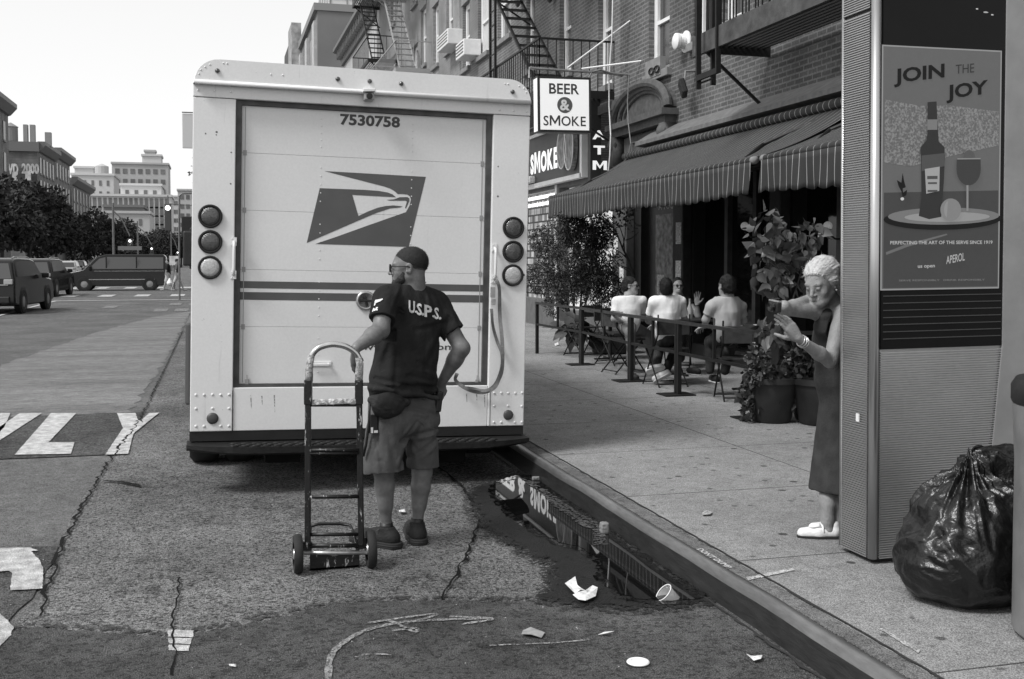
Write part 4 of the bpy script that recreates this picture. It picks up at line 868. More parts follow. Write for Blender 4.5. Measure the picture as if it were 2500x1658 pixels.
# shorts
s = SDF(.03); s.rc(m4(560, 770, -.04), .105, m4(710, 775, .05), .10, .05); s.rc(m4(575, 850, -.05), .115, m4(705, 855, .05), .108, .05)
s.rc(m4(560, 850, -.05), .118, m4(535, 1090, -.05), .125, .035); s.rc(m4(712, 850, .05), .106, m4(712, 1070, .05), .098, .035)
s.cut(m4(530, 1060, -.03), unit(V(.22, 0, -1)), .004, m4(430, 1020, -.2) - V(0, 0, .25), m4(612, 1020, .3)); s.cut(m4(716, 1046, .05), unit(V(-.16, 0, -1)), .004, m4(613, 1010, -.2) - V(0, 0, .25), m4(900, 1000, .4)); s.cut(m4(630, 738), V(0, 0, 1), .01)
for kk in ((knL, .062, hipL), (knR, .060, hipR)): pass
fs1, fs2 = wrinkle(.018, (10, 10, 5), 21), wrinkle(.006, (26, 26, 14), 22)
def _sd(P):
    Q = P.copy(); Q[:, 2] = P[:, 2] + .55 * (P[:, 0] - 1.0); return fs1(Q) + fs2(P) + CS(P)
s.disp = _sd
mp('shorts', s.mesh('shorts', .006), M_SHORT)
# waist pouch, scanner, holster
s = SDF(.015); s.el(m4(560, 785, -.16), (.098, .05, .075), BB); s.rc(m4(492, 760, -.14), .03, m4(640, 770, -.12), .03, .03); s.disp = wrinkle(.009, (20, 20, 30), 24); mp('waist_pouch', s.mesh('waist_pouch', .006), mat('black_nylon', .006, .7, .3, 20, .3, 120))
mb = MB(); c = m4(495, 865, -.14); mb.frame(c, BB[:, 0], BB[:, 1], (0, 0, 1), -.022, .022, -.015, .015, -.055, .05); o = mp('belt_scanner', mb, M_BLACK, bevel=.005)
mb = MB(); mb.frame(c - BB[:, 1] * .017, BB[:, 0], BB[:, 1], (0, 0, 1), -.019, -.007, -.001, .001, -.05, -.018); mb.frame(c - BB[:, 1] * .017, BB[:, 0], BB[:, 1], (0, 0, 1), -.002, .02, -.001, .001, -.05, -.036); mp('scanner_label', mb, M_WHITE, parent=o)
mb = MB(); mb.tube([m4(478, 760, -.15), m4(475, 870, -.14), m4(462, 960, -.13), m4(450, 1010, -.12)], .008, 6); mp('belt_cord', mb, M_BLACK, smooth=True)
mb = MB(); c = m4(783, 775, .0); mb.frame(c, BB[:, 0], BB[:, 1], unit(V(.12, 0, 1)), -.018, .02, -.02, .02, -.05, .07); mp('phone_pouch', mb, M_BLACK, bevel=.008)
# shoes and socks
for (an, toe, lab) in ((anL, unit(-_rt * .8 + _fw * V(1, 1, 0) * .5), 0), (anR, unit(-_rt * .3 + _fw * V(1, 1, 0)), 1)):
    B = basis(toe); g = V(an[0], an[1], 0.0); s = SDF(.02)
    def L(x, y, z): return g + B @ V(x, y, z)
    s.rc(L(0, -.045, .055), .046, L(0, .06, .055), .050, .02); s.rc(L(0, .06, .05), .051, L(0.005, .205, .045), .042, .03); s.rc(L(0, -.03, .07), .045, L(0, .0, .115), .044, .02); s.cut(L(0, 0, .122), unit(V(0, 0, 1)), .006); s.cut(L(0, 0, .020), V(0, 0, -1), .004)
    o = mp('shoe', s.mesh('shoe', .005), mat('dark_sneaker', .008, .8, .3, 30, .5, 90))
    s = SDF(.01); s.rc(L(0, -.055, .022), .052, L(0, .06, .022), .055, .02); s.rc(L(0, .06, .022), .055, L(.005, .225, .022), .047, .02); s.cut(L(0, 0, .040), V(0, 0, 1), .003); s.cut(L(0, 0, .002), V(0, 0, -1), .003)
    s.disp = lambda P: .003 * np.sin(P[:, 2] * 500); mp('sole', s.mesh('sole', .005), mat('sole_dark', .016, .8), parent=o)
    mb = MB(); mb.cyl(L(0, 0, .10), L(0, 0, .145), .042, .036, 20); mp('sock', mb, M_BLACK, smooth=True)
    mb = MB()
    for k in range(4): mb.tube([L(-.03, .03 + k * .025, .085 - k * .007), L(0, .03 + k * .025, .097 - k * .009), L(.03, .045 + k * .025, .083 - k * .008)], .003, 5)
    mb.tube([L(0, .03, .1), L(-.03, .02, .115), L(-.055, .03, .1)], .003, 5); mp('laces', mb, mat('lace', .05, .8), parent=o)
# ------------------------------------------------------------------ hand truck
hw = V(.035, .035, 0)
Yh = 5.74
def h4(x, y, dy=0.): return gy(*z4(x, y), Yh + dy)
ht = thing('hand_truck', 'scuffed black steel hand truck with a chrome loop handle standing beside the postal worker', 'hand truck', (.58, 5.75, 0))
def hp(name, mb, m, **k): return obj(name, mb, m, k.pop('parent', ht), **k)
M_SCUF = mat('scuffed_black_steel', .01, .4, .3, 30, .2, 80, spec=.4); N, L_, b = nodes_of(M_SCUF)
tc = N.new("ShaderNodeTexCoord"); mpn = N.new("ShaderNodeMapping"); mpn.inputs["Scale"].default_value = (1, 1, .25); n1 = N.new("ShaderNodeTexNoise"); n1.inputs["Scale"].default_value = 45; n1.inputs["Detail"].default_value = 6; n1.inputs["Roughness"].default_value = .7
L_.new(tc.outputs["Object"], mpn.inputs[0]); L_.new(mpn.outputs[0], n1.inputs["Vector"]); rp = N.new("ShaderNodeMapRange"); rp.inputs[1].default_value = .60; rp.inputs[2].default_value = .66; rp.inputs[3].default_value = .007; rp.inputs[4].default_value = .5; L_.new(n1.outputs[0], rp.inputs[0]); L_.new(rp.outputs[0], b.inputs["Base Color"])
M_CHROME = mat('dull_chrome', .55, .22, .2, 12, .05, 60, metal=.95)
M_WRAP = mat('frayed_grip_tape', .3, .9, .7, 60, 1., 120)
lo_, ro_ = (204, 434)
bot = 1405
for x, xt, nm in ((203, 205, 0), (441, 431, 1)):
    mb = MB(); mb.bar(h4(x, bot, 0), h4(xt, 675, .03), .030, .030, up=_fw); mb.bar(h4(xt, 780, .026), h4(xt, 670, .03), .040, .038, up=_fw); hp('side_rail', mb, M_SCUF, bevel=.004)
loop = [(208, 690), (209, 640), (212, 590), (226, 552), (255, 526), (300, 513), (335, 513), (375, 523), (410, 545), (430, 572), (436, 610), (432, 650), (430, 690)]
_lp = [h4(x, y, .03) for x, y in loop]; Lp = []
for i in range(len(_lp) - 1):
    p0, p1, p2, p3 = _lp[max(i - 1, 0)], _lp[i], _lp[i + 1], _lp[min(i + 2, len(_lp) - 1)]
    for k in range(5): t = k / 5; Lp.append(.5 * ((2 * p1) + (-p0 + p2) * t + (2 * p0 - 5 * p1 + 4 * p2 - p3) * t * t + (-p0 + 3 * p1 - 3 * p2 + p3) * t ** 3))
Lp.append(_lp[-1]); hp('loop_handle', MB().tube(Lp, .0165, 14), M_CHROME, smooth=True)
hp('grip_wrap', MB().tube([h4(209, 678, .03), h4(208.5, 640, .03), h4(212, 600, .03), h4(220, 560, .03)], [.0205, .0215, .019, .0175], 12), M_WRAP, smooth=True)
hp('grip_wrap', MB().tube([h4(430, 678, .03), h4(432, 640, .03), h4(435, 600, .03), h4(428, 570, .03)], [.0205, .022, .020, .018], 12), M_WRAP, smooth=True)
s = SDF(.01); s.bx((h4(218, 770, .02) + h4(422, 765, .02)) / 2, ((h4(422, 765, .02) - h4(218, 770, .02))[0] / 2, .010, .017), rd=.008); s.disp = wrinkle(.010, (60, 60, 60), 31); hp('wrapped_crossbar', s.mesh('wrapped_crossbar', .005), mat('frayed_wrap', .42, .9, .5, 50, 1., 100))
hp('crossbar', MB().bar(h4(214, 781, .02), h4(424, 781, .02), .004, .02), M_IRON)
for y, r in ((983, .010), (997, .007), (1190, .011), (1358, .010), (1408, .012)): hp('crossbar', MB().tube([h4(212, y + 1, .0), h4(428, y - 1, .0)], r, 10), M_SCUF, smooth=True)
hp('axle', MB().tube([h4(165, 1440, -.01), h4(480, 1440, -.01)], .011, 12), M_STEEL, smooth=True)
hp('nose_frame', MB().tube([h4(215, 1322, .26), h4(250, 1312, .27), h4(345, 1310, .27), h4(392, 1318, .26), h4(402, 1340, .2), h4(425, 1430, -.0)], .009, 8).tube([h4(215, 1322, .26), h4(205, 1430, .0)], .009, 8), M_SCUF, smooth=True)
p0 = h4(212, 1445, 0); p1 = h4(432, 1445, 0); mb = MB(); mb.prism([V(p0[0], Yh - .01, .012), V(p1[0], Yh - .01, .012), V(p1[0] - .01, Yh + .24, .012), V(p0[0] + .02, Yh + .24, .012)], (0, 0, .007)); mb.prism([V(p0[0], Yh - .01, .012), V(p1[0], Yh - .01, .012), V(p1[0], Yh - .01, .10), V(p1[0] - .05, Yh - .01, .10), V((p0[0] + p1[0]) / 2, Yh - .01, .075), V(p0[0] + .05, Yh - .01, .10), V(p0[0], Yh - .01, .10)], (0, .006, 0)); hp('toe_plate', mb, M_SCUF)
for x, sd in ((159, -1), (484, 1)):
    c = h4(x, 1448, -.01); r = .103; c = V(c[0], c[1], r)
    mb = MB(); mb.lathe(c - V(.022, 0, 0), (1, 0, 0), [(r * .6, 0), (r * .92, 0), (r, .010), (r, .034), (r * .92, .044), (r * .6, .044)], 36, False); o = hp('wheel', mb, M_RUBBER, auto=50)
    mb = MB(); mb.lathe(c - V(.018, 0, 0), (1, 0, 0), [(.001, .004), (r * .25, -.006), (r * .3, .008), (r * .62, .006), (r * .62, .03), (r * .25, .04), (.001, .04)], 24, False); hp('rim', mb, M_STEEL, parent=o, auto=40)
    b_ = h4(203 if sd < 0 else 441, 1420); mb = MB(); mb.bar(V(b_[0], Yh, .16), V(c[0] - sd * .045, Yh, r), .012, .05); hp('axle_bracket', mb, M_SCUF)
# ------------------------------------------------------------------ information kiosk
kx0, ky0 = 3.10, 4.60; KD, KW, KZ0, KZ1 = .29, .89, .18, 3.06
kio = thing('street_kiosk', 'tall ribbed metal advertising kiosk with a lit poster panel', 'kiosk', (kx0 + KW / 2, ky0 + KD / 2, .15))
def kp(name, mb, m, **k): return obj(name, mb, m, k.pop('parent', kio), **k)
M_ALU = mat('kiosk_metal', .42, .42, .08, 3, .05, 60, metal=.75, var2=.06, v2s=40)
M_RIBD = mat('kiosk_rib_gap', .02, .6, metal=.3)
M_KGL = mat('kiosk_glass', .008, .2, .1, 4, spec=.12)
zj = 1.215
mb = MB(); mb.box(kx0 + .012, kx0 + KW - .004, ky0 + .012, ky0 + KD - .012, KZ0, KZ1 - .01); kp('core', mb, M_RIBD)
mb = MB(); mb.box(kx0 + .04, kx0 + KW - .04, ky0 + .04, ky0 + KD - .04, .15, KZ0); kp('plinth', mb, M_BLACK)
for yy in (ky0 + .022, ky0 + KD - .01):
    mb = MB(); mb.cyl((kx0 + (.022 if yy < ky0 + .1 else .010), yy, KZ0), (kx0 + (.022 if yy < ky0 + .1 else .010), yy, KZ1), .024 if yy < ky0 + .1 else .011, seg=20); kp('corner_trim', mb, mat('kiosk_trim', .5, .3, metal=.85), smooth=True)
def ribs(x0, x1, y0, y1, z0, z1, step, axis, name):
    """horizontal triangular ribs on a plane; axis 'x': face y=y0 looking to -y, axis 'y': face x=x0 looking to -x"""
    mb = MB(); n = int((z1 - z0) / step); pr = []
    for i in range(n):
        z = z0 + i * step; pr += [(-.3, z), (1, z + step * .10), (1, z + step * .50), (-.3, z + step * .56)]
    pr.append((0, z1)); dd = .009
    if axis == 'x': G = [[(x, y0 - dd * a, z) for a, z in pr] for x in (x0, x1)]
    else: G = [[(x0 - dd * a, y, z) for a, z in pr] for y in (y1, y0)]
    mb.grid(G); kp(name, mb, M_ALU, recalc=False)
ribs(kx0 + .044, kx0 + KW - .07, ky0 + .008, 0, KZ0, zj, .0118, 'x', 'ribbed_front')
ribs(kx0 + .008, 0, ky0 + .042, ky0 + KD - .018, KZ0, 2.86, .0118, 'y', 'ribbed_side')
ribs(kx0 + .008, 0, ky0 + .042, ky0 + KD - .018, 2.875, KZ1 - .01, .0118, 'y', 'ribbed_side')
mb = MB(); mb.box(kx0 + .046, kx0 + KW - .148, ky0 - .002, ky0 + .012, zj + .003, KZ1 - .01); kp('screen_glass', mb, M_KGL)
# slanted silver trim on the right of the face
mb = MB(); a, b_ = gy(*D(2315, 800), ky0), gy(*D(2287, 1075), ky0); c = gy(*D(2265, 1280), ky0)
mb.prism([(kx0 + KW - .145, ky0 - .004, KZ1), (kx0 + KW - .145, ky0 - .004, zj), (b_[0], ky0 - .004, b_[2]), (c[0], ky0 - .004, KZ0), (kx0 + KW, ky0 - .004, KZ0), (kx0 + KW, ky0 - .004, KZ1)], (0, .02, 0)); kp('side_trim', mb, mat('kiosk_side', .30, .5, .12, 5, .1, 30, metal=.6), bevel=.004)
mb = MB(); mb.box(kx0 - .002, kx0 + KW, ky0 - .002, ky0 + KD, KZ1, KZ1 + .02); kp('kiosk_cap', mb, M_ALU)
for i in range(7):
    mb = MB(); z = zj + .05 + i * .035; mb.box(kx0 + .055, kx0 + KW - .155, ky0 - .004, ky0 - .0021, z, z + .004); kp('vent_slot', mb, mat('slot', .05, .5))
# poster (screen) --------------------------------------------------
pa, pb = gy(*D(2037, 95), ky0), gy(*D(2303, 667), ky0); px0, px1, pz1, pz0 = pa[0] + .018, pb[0] + .016, 2.69, 1.505
yb = ky0 - .0035
def scr(name, base, e):        # the lit display gives off a little light of its own
    return mat(name, base, .4, .06, 30, 0, 1, spec=.08, emit=e, var2=.10, v2s=400)
def pz(x, y): # photo px on screen (zoom of 1.8232 from 1980,0)
    p = gy(1980 + x / 1.8232, y / 1.8232, ky0); return p[0] + .0085 * (p[2] - .15), p[2]
lay = [0]
def art(name, polys, m, parent=None):
    import bmesh
    lay[0] += 1; y = yb - .0006 * lay[0]; bm = bmesh.new()
    for P in polys:
        f = bm.faces.new([bm.verts.new((x, y, z)) for x, z in P]); f.normal_update()
        if f.normal.y > 0: f.normal_flip()
    bmesh.ops.triangulate(bm, faces=bm.faces[:]); me = bpy.data.meshes.new(name); bm.to_mesh(me); bm.free(); return kp(name, me, m, parent=parent or post)
mb = MB(); mb.box(px0, px1, yb, yb + .002, pz0, pz1); post = kp('poster', mb, scr('poster_ground', .05, .07))
def el2(cx, cy, rx, ry, n=28, a0=0, a1=2 * math.pi): return [pz(cx + rx * math.cos(a0 + (a1 - a0) * i / n), cy + ry * math.sin(a0 + (a1 - a0) * i / n)) for i in range(n if a1 - a0 > 6.2 else n + 1)]
def rect(x0, y0, x1, y1): return [pz(x0, y0), pz(x1, y0), pz(x1, y1), pz(x0, y1)]
bw_ = .007
art('poster_border', [[(px0, pz0), (px1, pz0), (px1, pz0 + bw_), (px0, pz0 + bw_)], [(px0, pz1 - bw_), (px1, pz1 - bw_), (px1, pz1), (px0, pz1)], [(px0, pz0 + bw_), (px0 + bw_, pz0 + bw_), (px0 + bw_, pz1 - bw_), (px0, pz1 - bw_)], [(px1 - bw_, pz0 + bw_), (px1, pz0 + bw_), (px1, pz1 - bw_), (px1 - bw_, pz1 - bw_)]], scr('poster_border', .10, .16))
mc = mat('poster_crowd', .06, .3, emit=.1); N, L_, b = nodes_of(mc); tc = N.new("ShaderNodeTexCoord"); nz = N.new("ShaderNodeTexNoise"); nz.inputs["Scale"].default_value = 110; nz.inputs["Detail"].default_value = 2
L_.new(tc.outputs["Object"], nz.inputs["Vector"]); rp = N.new("ShaderNodeMapRange"); rp.inputs[1].default_value = .42; rp.inputs[2].default_value = .62; rp.inputs[3].default_value = .045; rp.inputs[4].default_value = .10; L_.new(nz.outputs[0], rp.inputs[0]); L_.new(rp.outputs[0], b.inputs["Emission Color"]); b.inputs["Emission Strength"].default_value = 1.0
L_.new(rp.outputs[0], b.inputs["Base Color"])
art('poster_crowd', [[pz(326, 440), pz(480, 470), pz(620, 470), pz(834, 500), pz(832, 650), pz(600, 700), pz(440, 740), pz(324, 720)]], mc)
art('poster_court', [[pz(322, 855), pz(830, 850), pz(828, 1275), pz(318, 1280)]], scr('poster_court', .03, .03))
art('poster_court', [[pz(330, 1120), pz(420, 1085), pz(600, 1040), pz(604, 1046), pz(430, 1096), pz(332, 1132)]], scr('poster_line', .06, .075))
def ptxt(s, x0, y1, x1, y0, bold, m, sl=0.0, par=None):
    """text fitted between left x0 / right x1, baseline y1, cap height y0"""
    lay[0] += 1; y = yb - .0006 * lay[0]; a, b__ = pz(x0, y1), pz(x1, y1 + sl); c = pz(x0, y0); mb = MB(); text_box(mb, s, (a[0], y, a[1]), (1, 0, (b__[1] - a[1]) / (b__[0] - a[0]) * 1.0), (0, 0, 1), b__[0] - a[0], c[1] - a[1], bold)
    return kp('poster_lettering', mb, m, parent=post)
MD = scr('poster_dark', .008, .006); ML = scr('poster_light', .2, .30)
ptxt('JOIN', 366, 388, 590, 305, .03, MD, -24); ptxt('THE', 640, 330, 722, 290, .0, scr('poster_mid', .015, .02), -6); ptxt('JOY', 598, 462, 782, 380, .03, MD, -24)
tray = art('poster_tray', [el2(580, 975, 262, 48)], MD); art('poster_tray', [el2(585, 962, 248, 38)], scr('poster_traytop', .06, .10)); art('poster_tray', [el2(600, 966, 190, 22)], scr('poster_trayshine', .1, .16))
bot_ = [(513, 455), (553, 452), (556, 530), (560, 585), (562, 630), (588, 655), (590, 700), (586, 800), (580, 880), (574, 965), (520, 975), (474, 960), (486, 880), (484, 720), (482, 655), (508, 625), (513, 590)]
art('poster_bottle', [[pz(*q) for q in bot_]], scr('bottle_dark', .018, .018)); art('poster_bottle', [rect(512, 532, 556, 578)], scr('bottle_neck_band', .07, .10))
art('poster_bottle', [[pz(486, 692), pz(588, 682), pz(588, 740), pz(486, 762)]], scr('bottle_sash', .03, .045)); art('poster_bottle', [[pz(500, 752), pz(566, 742), pz(564, 850), pz(506, 862)]], scr('bottle_label', .1, .2))
for yy, w_, hh in ((790, 46, 14), (815, 40, 8), (850, 44, 9)): art('poster_bottle', [rect(533 - w_ / 2, yy - hh / 2, 533 + w_ / 2, yy + hh / 2)], scr('label_ink', .02, .05))
art('poster_glass', [[pz(640, 712), pz(746, 712)] + [pz(693 + 54 * math.cos(t), 755 + 72 * math.sin(t)) for t in np.linspace(.0, math.pi, 14)]], scr('drink', .02, .03)); art('poster_glass', [rect(683, 826, 692, 940)], scr('glass_stem', .1, .13)); art('poster_glass', [el2(695, 704, 26, 34, a0=math.pi, a1=2 * math.pi)], scr('orange_slice', .05, .045)); art('poster_glass', [rect(642, 706, 745, 711)], scr('glass_rim', .08, .14))
art('poster_ball', [el2(612, 934, 46, 50)], scr('ball', .08, .12)); art('poster_ball', [el2(612, 934, 30, 44, 20, 2.2, 4.2) + el2(612, 934, 26, 40, 20, 4.2, 4.21)[:1]], scr('ball_seam', .1, .15))
art('poster_player', [[pz(372, 800), pz(392, 812), pz(398, 768), pz(406, 812), pz(412, 832), pz(398, 838), pz(400, 856), pz(418, 844), pz(414, 868), pz(398, 876), pz(392, 850), pz(380, 828)]], MD); art('poster_player', [el2(396, 884, 8, 7)], ML)
ptxt('PERFECTING THE ART OF THE SERVE SINCE 1919', 342, 1086, 796, 1070, .02, scr('poster_type', .2, .2), 2)
ptxt('us open', 464, 1196, 540, 1180, .02, scr('poster_type', .2, .2), -2); ptxt('APEROL', 590, 1176, 672, 1140, .01, scr('poster_type', .2, .2), -16); ptxt('SERVE RESPONSIBLY   DRINK RESPONSIBLY', 380, 1250, 760, 1242, 0, scr('poster_type2', .1, .10))
# sticker marks
mb = MB(); a = gx(*D(1983, 962), kx0); mb.box(kx0 - .004, kx0 + .002, a[1] - .012, a[1] + .012, a[2] - .02, a[2] + .02); kp('sticker', mb, M_WHITE)
for q in ((2265, 22, 8), (2285, 30, 16), (2300, 36, 9)):
    a = gy(*D(q[0], q[1]), ky0 - .004); mb = MB(); mb.ball(a, (.002 * q[2] / 2.2, .001, .004), 8, 5); kp('scratch', mb, mat('scratch_white', .5, .6))
kio.matrix_world = PM[kio.name] @ Matrix.Rotation(-.0085, 4, 'Y')     # the kiosk leans a little
# ------------------------------------------------------------------ litter basket at the right edge
bx_, by_ = 3.375, 3.44; bk = thing('litter_bin', 'grey metal street litter bin with black rim cut by the right edge', 'litter bin', (bx_, by_, .15))
M_BIN = mat('bin_grey', .20, .5, .2, 6, .1, 40, metal=.3)
c0_ = gy(*D(2340, 1090), by_ - .2); BR = .345
def bp_(name, mb, m, **k): return obj(name, mb, m, k.pop('parent', bk), **k)
mb = MB(); mb.lathe((bx_, by_, .15), (0, 0, 1), [(BR - .03, 0), (BR - .012, .02), (BR - .01, .70), (BR, .90), (BR, .93)], 48, True); bp_('bin_body', mb, M_BIN, auto=40)
mb = MB(); mb.lathe((bx_, by_, .15), (0, 0, 1), [(BR + .002, .93), (BR + .008, .945), (BR + .008, 1.0), (BR - .01, 1.03), (BR - .08, 1.04), (BR - .1, 1.0)], 48, False); rm = bp_('bin_rim', mb, M_BLACK, auto=50)
for zz in (.22, .72):
    ang = R(182); mb = MB(); e = V(math.cos(ang), math.sin(ang), 0); t_ = V(-e[1], e[0], 0); mb.frame(V(bx_, by_, .15 + zz) + e * (BR - .005), t_, e, (0, 0, 1), -.03, .03, 0, .022, -.06, .06); bp_('hinge', mb, M_BIN, bevel=.006)
mb = MB()
for i in range(5):
    for j in range(18):
        ang = R(206 + i * 4.5); e = V(math.cos(ang), math.sin(ang), 0); mb.ball(V(bx_, by_, .15 + .2 + j * .032 + (i % 2) * .016) + e * (BR - .009), (.006, .006, .012), 8, 5)
bp_('perforation', mb, M_BLACK)
# word on the rim, only its first letters show
v, f = text_geo("Don't litter", .04); mb = MB(); P = []
for q in v:
    ang = R(196) + q[0] * .085 / (BR + .009); P.append((bx_ + (BR + .0095) * math.cos(ang), by_ + (BR + .0095) * math.sin(ang), .15 + .957 + q[1] * .042))
mb.add(P, f); bp_('lettering', mb, M_WHITE, parent=rm)
# ------------------------------------------------------------------ rubbish bag
def baglab(x, y): return gy(*D(x, y), 3.95)
bagc = baglab(2235, 1290); s = SDF(.06)
r0 = gz(*D(2210, 1418), .15)
bc = V(3.20, 4.03, .15)
s.el(bc + V(.0, 0, .18), (.32, .27, .22)); s.el(bc + V(.02, .02, .32), (.25, .23, .20)); s.rc(bc + V(.02, .02, .42), .13, bc + V(.09, .0, .57), .05, .08)
s.el(bc + V(.06, -.0, .585), (.07, .06, .05), k=.03); s.rc(bc + V(.09, 0, .58), .045, bc + V(.2, .0, .60), .05, .04); s.rc(bc + V(.16, -.02, .56), .05, bc + V(.24, -.03, .50), .08, .05); s.el(bc + V(.2, 0, .36), (.18, .2, .23), k=.05)
s.cut(bc, V(0, 0, -1), .03)
def vl(p, seed):
    i = np.floor(p).astype(np.int64); f = p - i; r = 0
    def h(a, b, c):
        n = (a * 73856093) ^ (b * 19349663) ^ (c * 83492791) ^ (seed * 2654435); n = (n ^ (n >> 13)) * 1274126177; n = n ^ (n >> 16); return (n & 0xffff) / 65535.
    for dx in (0, 1):
        for dy in (0, 1):
            for dz in (0, 1): r = r + (f[:, 0] if dx else 1 - f[:, 0]) * (f[:, 1] if dy else 1 - f[:, 1]) * (f[:, 2] if dz else 1 - f[:, 2]) * h(i[:, 0] + dx, i[:, 1] + dy, i[:, 2] + dz)
    return r
def _bag(P):
    q = P - bc; ang = np.arctan2(q[:, 1], q[:, 0]); z = q[:, 2]; up_ = np.clip((z - .25) / .3, 0, 1)
    W1 = vn(np.stack([ang * 5 + z * 3, z * 6 + ang, ang * 0 + 3], 1), 61); ridg = 1 - np.abs(W1 * 2 - 1)
    n2 = vn(P * V(11, 11, 11) + vn(P * 5)[:, None] * 2, 62); r2 = 1 - np.abs(n2 * 2 - 1)
    n3 = vn(P * 24 + vn(P * 9)[:, None] * 2.5, 63); r3 = 1 - np.abs(n3 * 2 - 1)
    rad = np.sin(ang * 13 + 4 * W1) * up_
    low = np.sin((z * 1.0 + .25 * q[:, 0]) * 60 + vn(P * 6) * 9) * np.clip(.3 - z, 0, .2) * 5
    wp_ = P + .05 * np.stack([vn(P * 7, 5), vn(P * 7, 6), vn(P * 7, 7)], 1); rot = np.array([[.8, .6, 0], [-.48, .64, .6], [.36, -.48, .8]])
    c1 = 1 - np.abs(vl(wp_ @ rot * V(13, 7, 13), 65) * 2 - 1); c2 = 1 - np.abs(vl(wp_ @ rot.T * V(26, 13, 20), 66) * 2 - 1)
    return -(.022 * ridg * (.1 + up_) + .026 * c1 + .012 * c2 + .010 * rad) + .026 + .002 * low
s.disp = _bag
solo('rubbish_bag', s.mesh('rubbish_bag', .0055), mat('black_plastic', .005, .30, .3, 6, .5, 45, spec=.5), 'full knotted black plastic rubbish bag slumped against the kiosk', 'rubbish bag')
# ------------------------------------------------------------------ woman behind the kiosk
YW = 5.12
def w4(x, y, dy=0.): return gy(1840 + x / 3.921, 560 + y / 3.921, YW + dy)
def wD(x, y, dy=0.): return gy(*D(x, y), YW + dy)
wo = thing('person', 'white-haired woman in a long dark sleeveless dress half hidden behind the kiosk', 'person', (3.2, 5.15, .15))
def wp(name, me, m, **k): return obj(name, me, m, k.pop('parent', wo), **k)
M_SKW = mat('skin_fair_weathered', .235, .55, .14, 14, .35, 120, spec=.35, var2=.08, v2s=70)
s = SDF(.015)
wf = unit(-_rt * .70 - _fw * V(1, 1, 0) * .62 + V(0, 0, -.34)); whc = w4(650, 520, .03)
WB, WL = head(s, whc, wf, up=unit(V(0, 0, 1) - _rt * .04), sc=.97, neck=w4(780, 750, .08), neck_r=.046, smile=-.004)
# mature face: cheek folds
for q in (-1, 1): s.rc(WL(q * .022, .098, -.040), .0015, WL(q * .036, .084, -.070), .0015, .004, '-'); s.rc(WL(q * .024, .092, -.012), .001, WL(q * .046, .083, -.016), .001, .003, '-'); s.rc(WL(q * .018, .088, -.085), .008, WL(q * .045, .05, -.078), .012, .015)
s.rc(WL(-.02, .0945, .045), .001, WL(.02, .0945, .045), .001, .003, '-'); s.rc(WL(-.02, .0925, .055), .001, WL(.02, .0925, .055), .001, .003, '-')
sh = w4(845, 800, .0); el_ = w4(735, 1265, -.10); wr = w4(425, 1045, -.20)
s.rc(w4(790, 760, .08), .05, w4(820, 1000, .12), .07, .05); s.rc(sh, .045, w4(1000, 820, .1), .05, .03)
s.rc(sh, .046, el_ + (sh - el_) * .12, .037, .02); s.rc(el_ + (sh - el_) * .1, .036, el_, .034, .015); s.rc(el_, .034, el_ + (wr - el_) * .35, .036, .02); s.rc(el_ + (wr - el_) * .35, .036, wr, .021, .02)
hd = unit(w4(262, 812, -.22) - wr); hand(s, wr, hd, _fw * .8 - _rt * .35, 1, (.22, .34, .42, .45), .035, thumb=(.7, .4), sc=.9, tcurl=.35)
# other arm: upper arm towards the left, forearm folded back to the face
sh2 = w4(640, 790, .06); el2_ = w4(315, 765, -.02); wr2 = w4(530, 668, .07)
s.rc(sh2, .044, el2_, .034, .015); s.rc(el2_, .034, el2_ + (wr2 - el2_) * .3, .037, .01); s.rc(el2_, .036, wr2, .026, .01); s.rc(el2_, .037, w4(290, 735, -.06), .031, .015); s.rc(sh2, .045, w4(800, 830, .08), .06, .04)
hand(s, wr2, unit(w4(650, 650, .19) - wr2), V(0, 0, -1), 1, (.3, .3, .3, .3), .0, sc=.8)
# legs
for kx_, ax__ in ((1908, 1908), (1932, 1936)):
    s.rc(wD(1945, 1000, .12), .04, wD(kx_ + 6, 1125, .04), .040, .03); s.rc(wD(kx_ + 6, 1125, .04), .044, wD(kx_ + 3, 1160, .01), .044, .03); s.rc(wD(kx_ + 3, 1150, .01), .046, wD(ax__, 1205), .030, .02)
an1, an2 = V(*wD(1912, 1222)[:2], .25), V(*wD(1936, 1226, .08)[:2], .25)
ft = unit(-_rt + _fw * V(1, 1, 0) * .05)
for a in (an1, an2): s.rc(a, .030, a - V(0, 0, .05), .033, .02); s.rc(a - V(0, 0, .06), .028, a + ft * .13 - V(0, 0, .075), .022, .02); s.rc(a + V(0, 0, 0), .03, a + V(0, 0, .08), .030, .02)
wp('body', s.mesh('body', .0038), M_SKW)
# hair: swept back white hair
h = SDF(.015); WB2 = WB
h.el(WL(0, -.032, .052), V(.088, .108, .092), WB); h.el(WL(0, .020, .082), V(.070, .054, .046), WB, k=.02); h.cut(WL(0, .068, .058), WB @ unit(V(0, .75, -.62)), .012); h.cut(WL(0, .005, .0), WB @ unit(V(0, .72, -.7)), .015)
h.el(WL(0, -.10, .0), V(.05, .04, .05), WB, k=.03); h.rc(WL(.070, .005, .02), .018, WL(.060, -.06, -.035), .022, .02); h.rc(WL(-.070, .005, .02), .018, WL(-.060, -.06, -.035), .022, .02)
def _wh(P):
    q = (P - whc) @ WB; th = np.arctan2(q[:, 0], q[:, 2] - .01); n = vn(np.stack([th * 13 + 2 * vn(q * 14), q[:, 1] * 9, th * 0 + 2], 1), 71); n2 = vn(q * 30, 72); return .0065 * ((1 - np.abs(2 * n - 1)) - .5) + .008 * (n2 - .5)
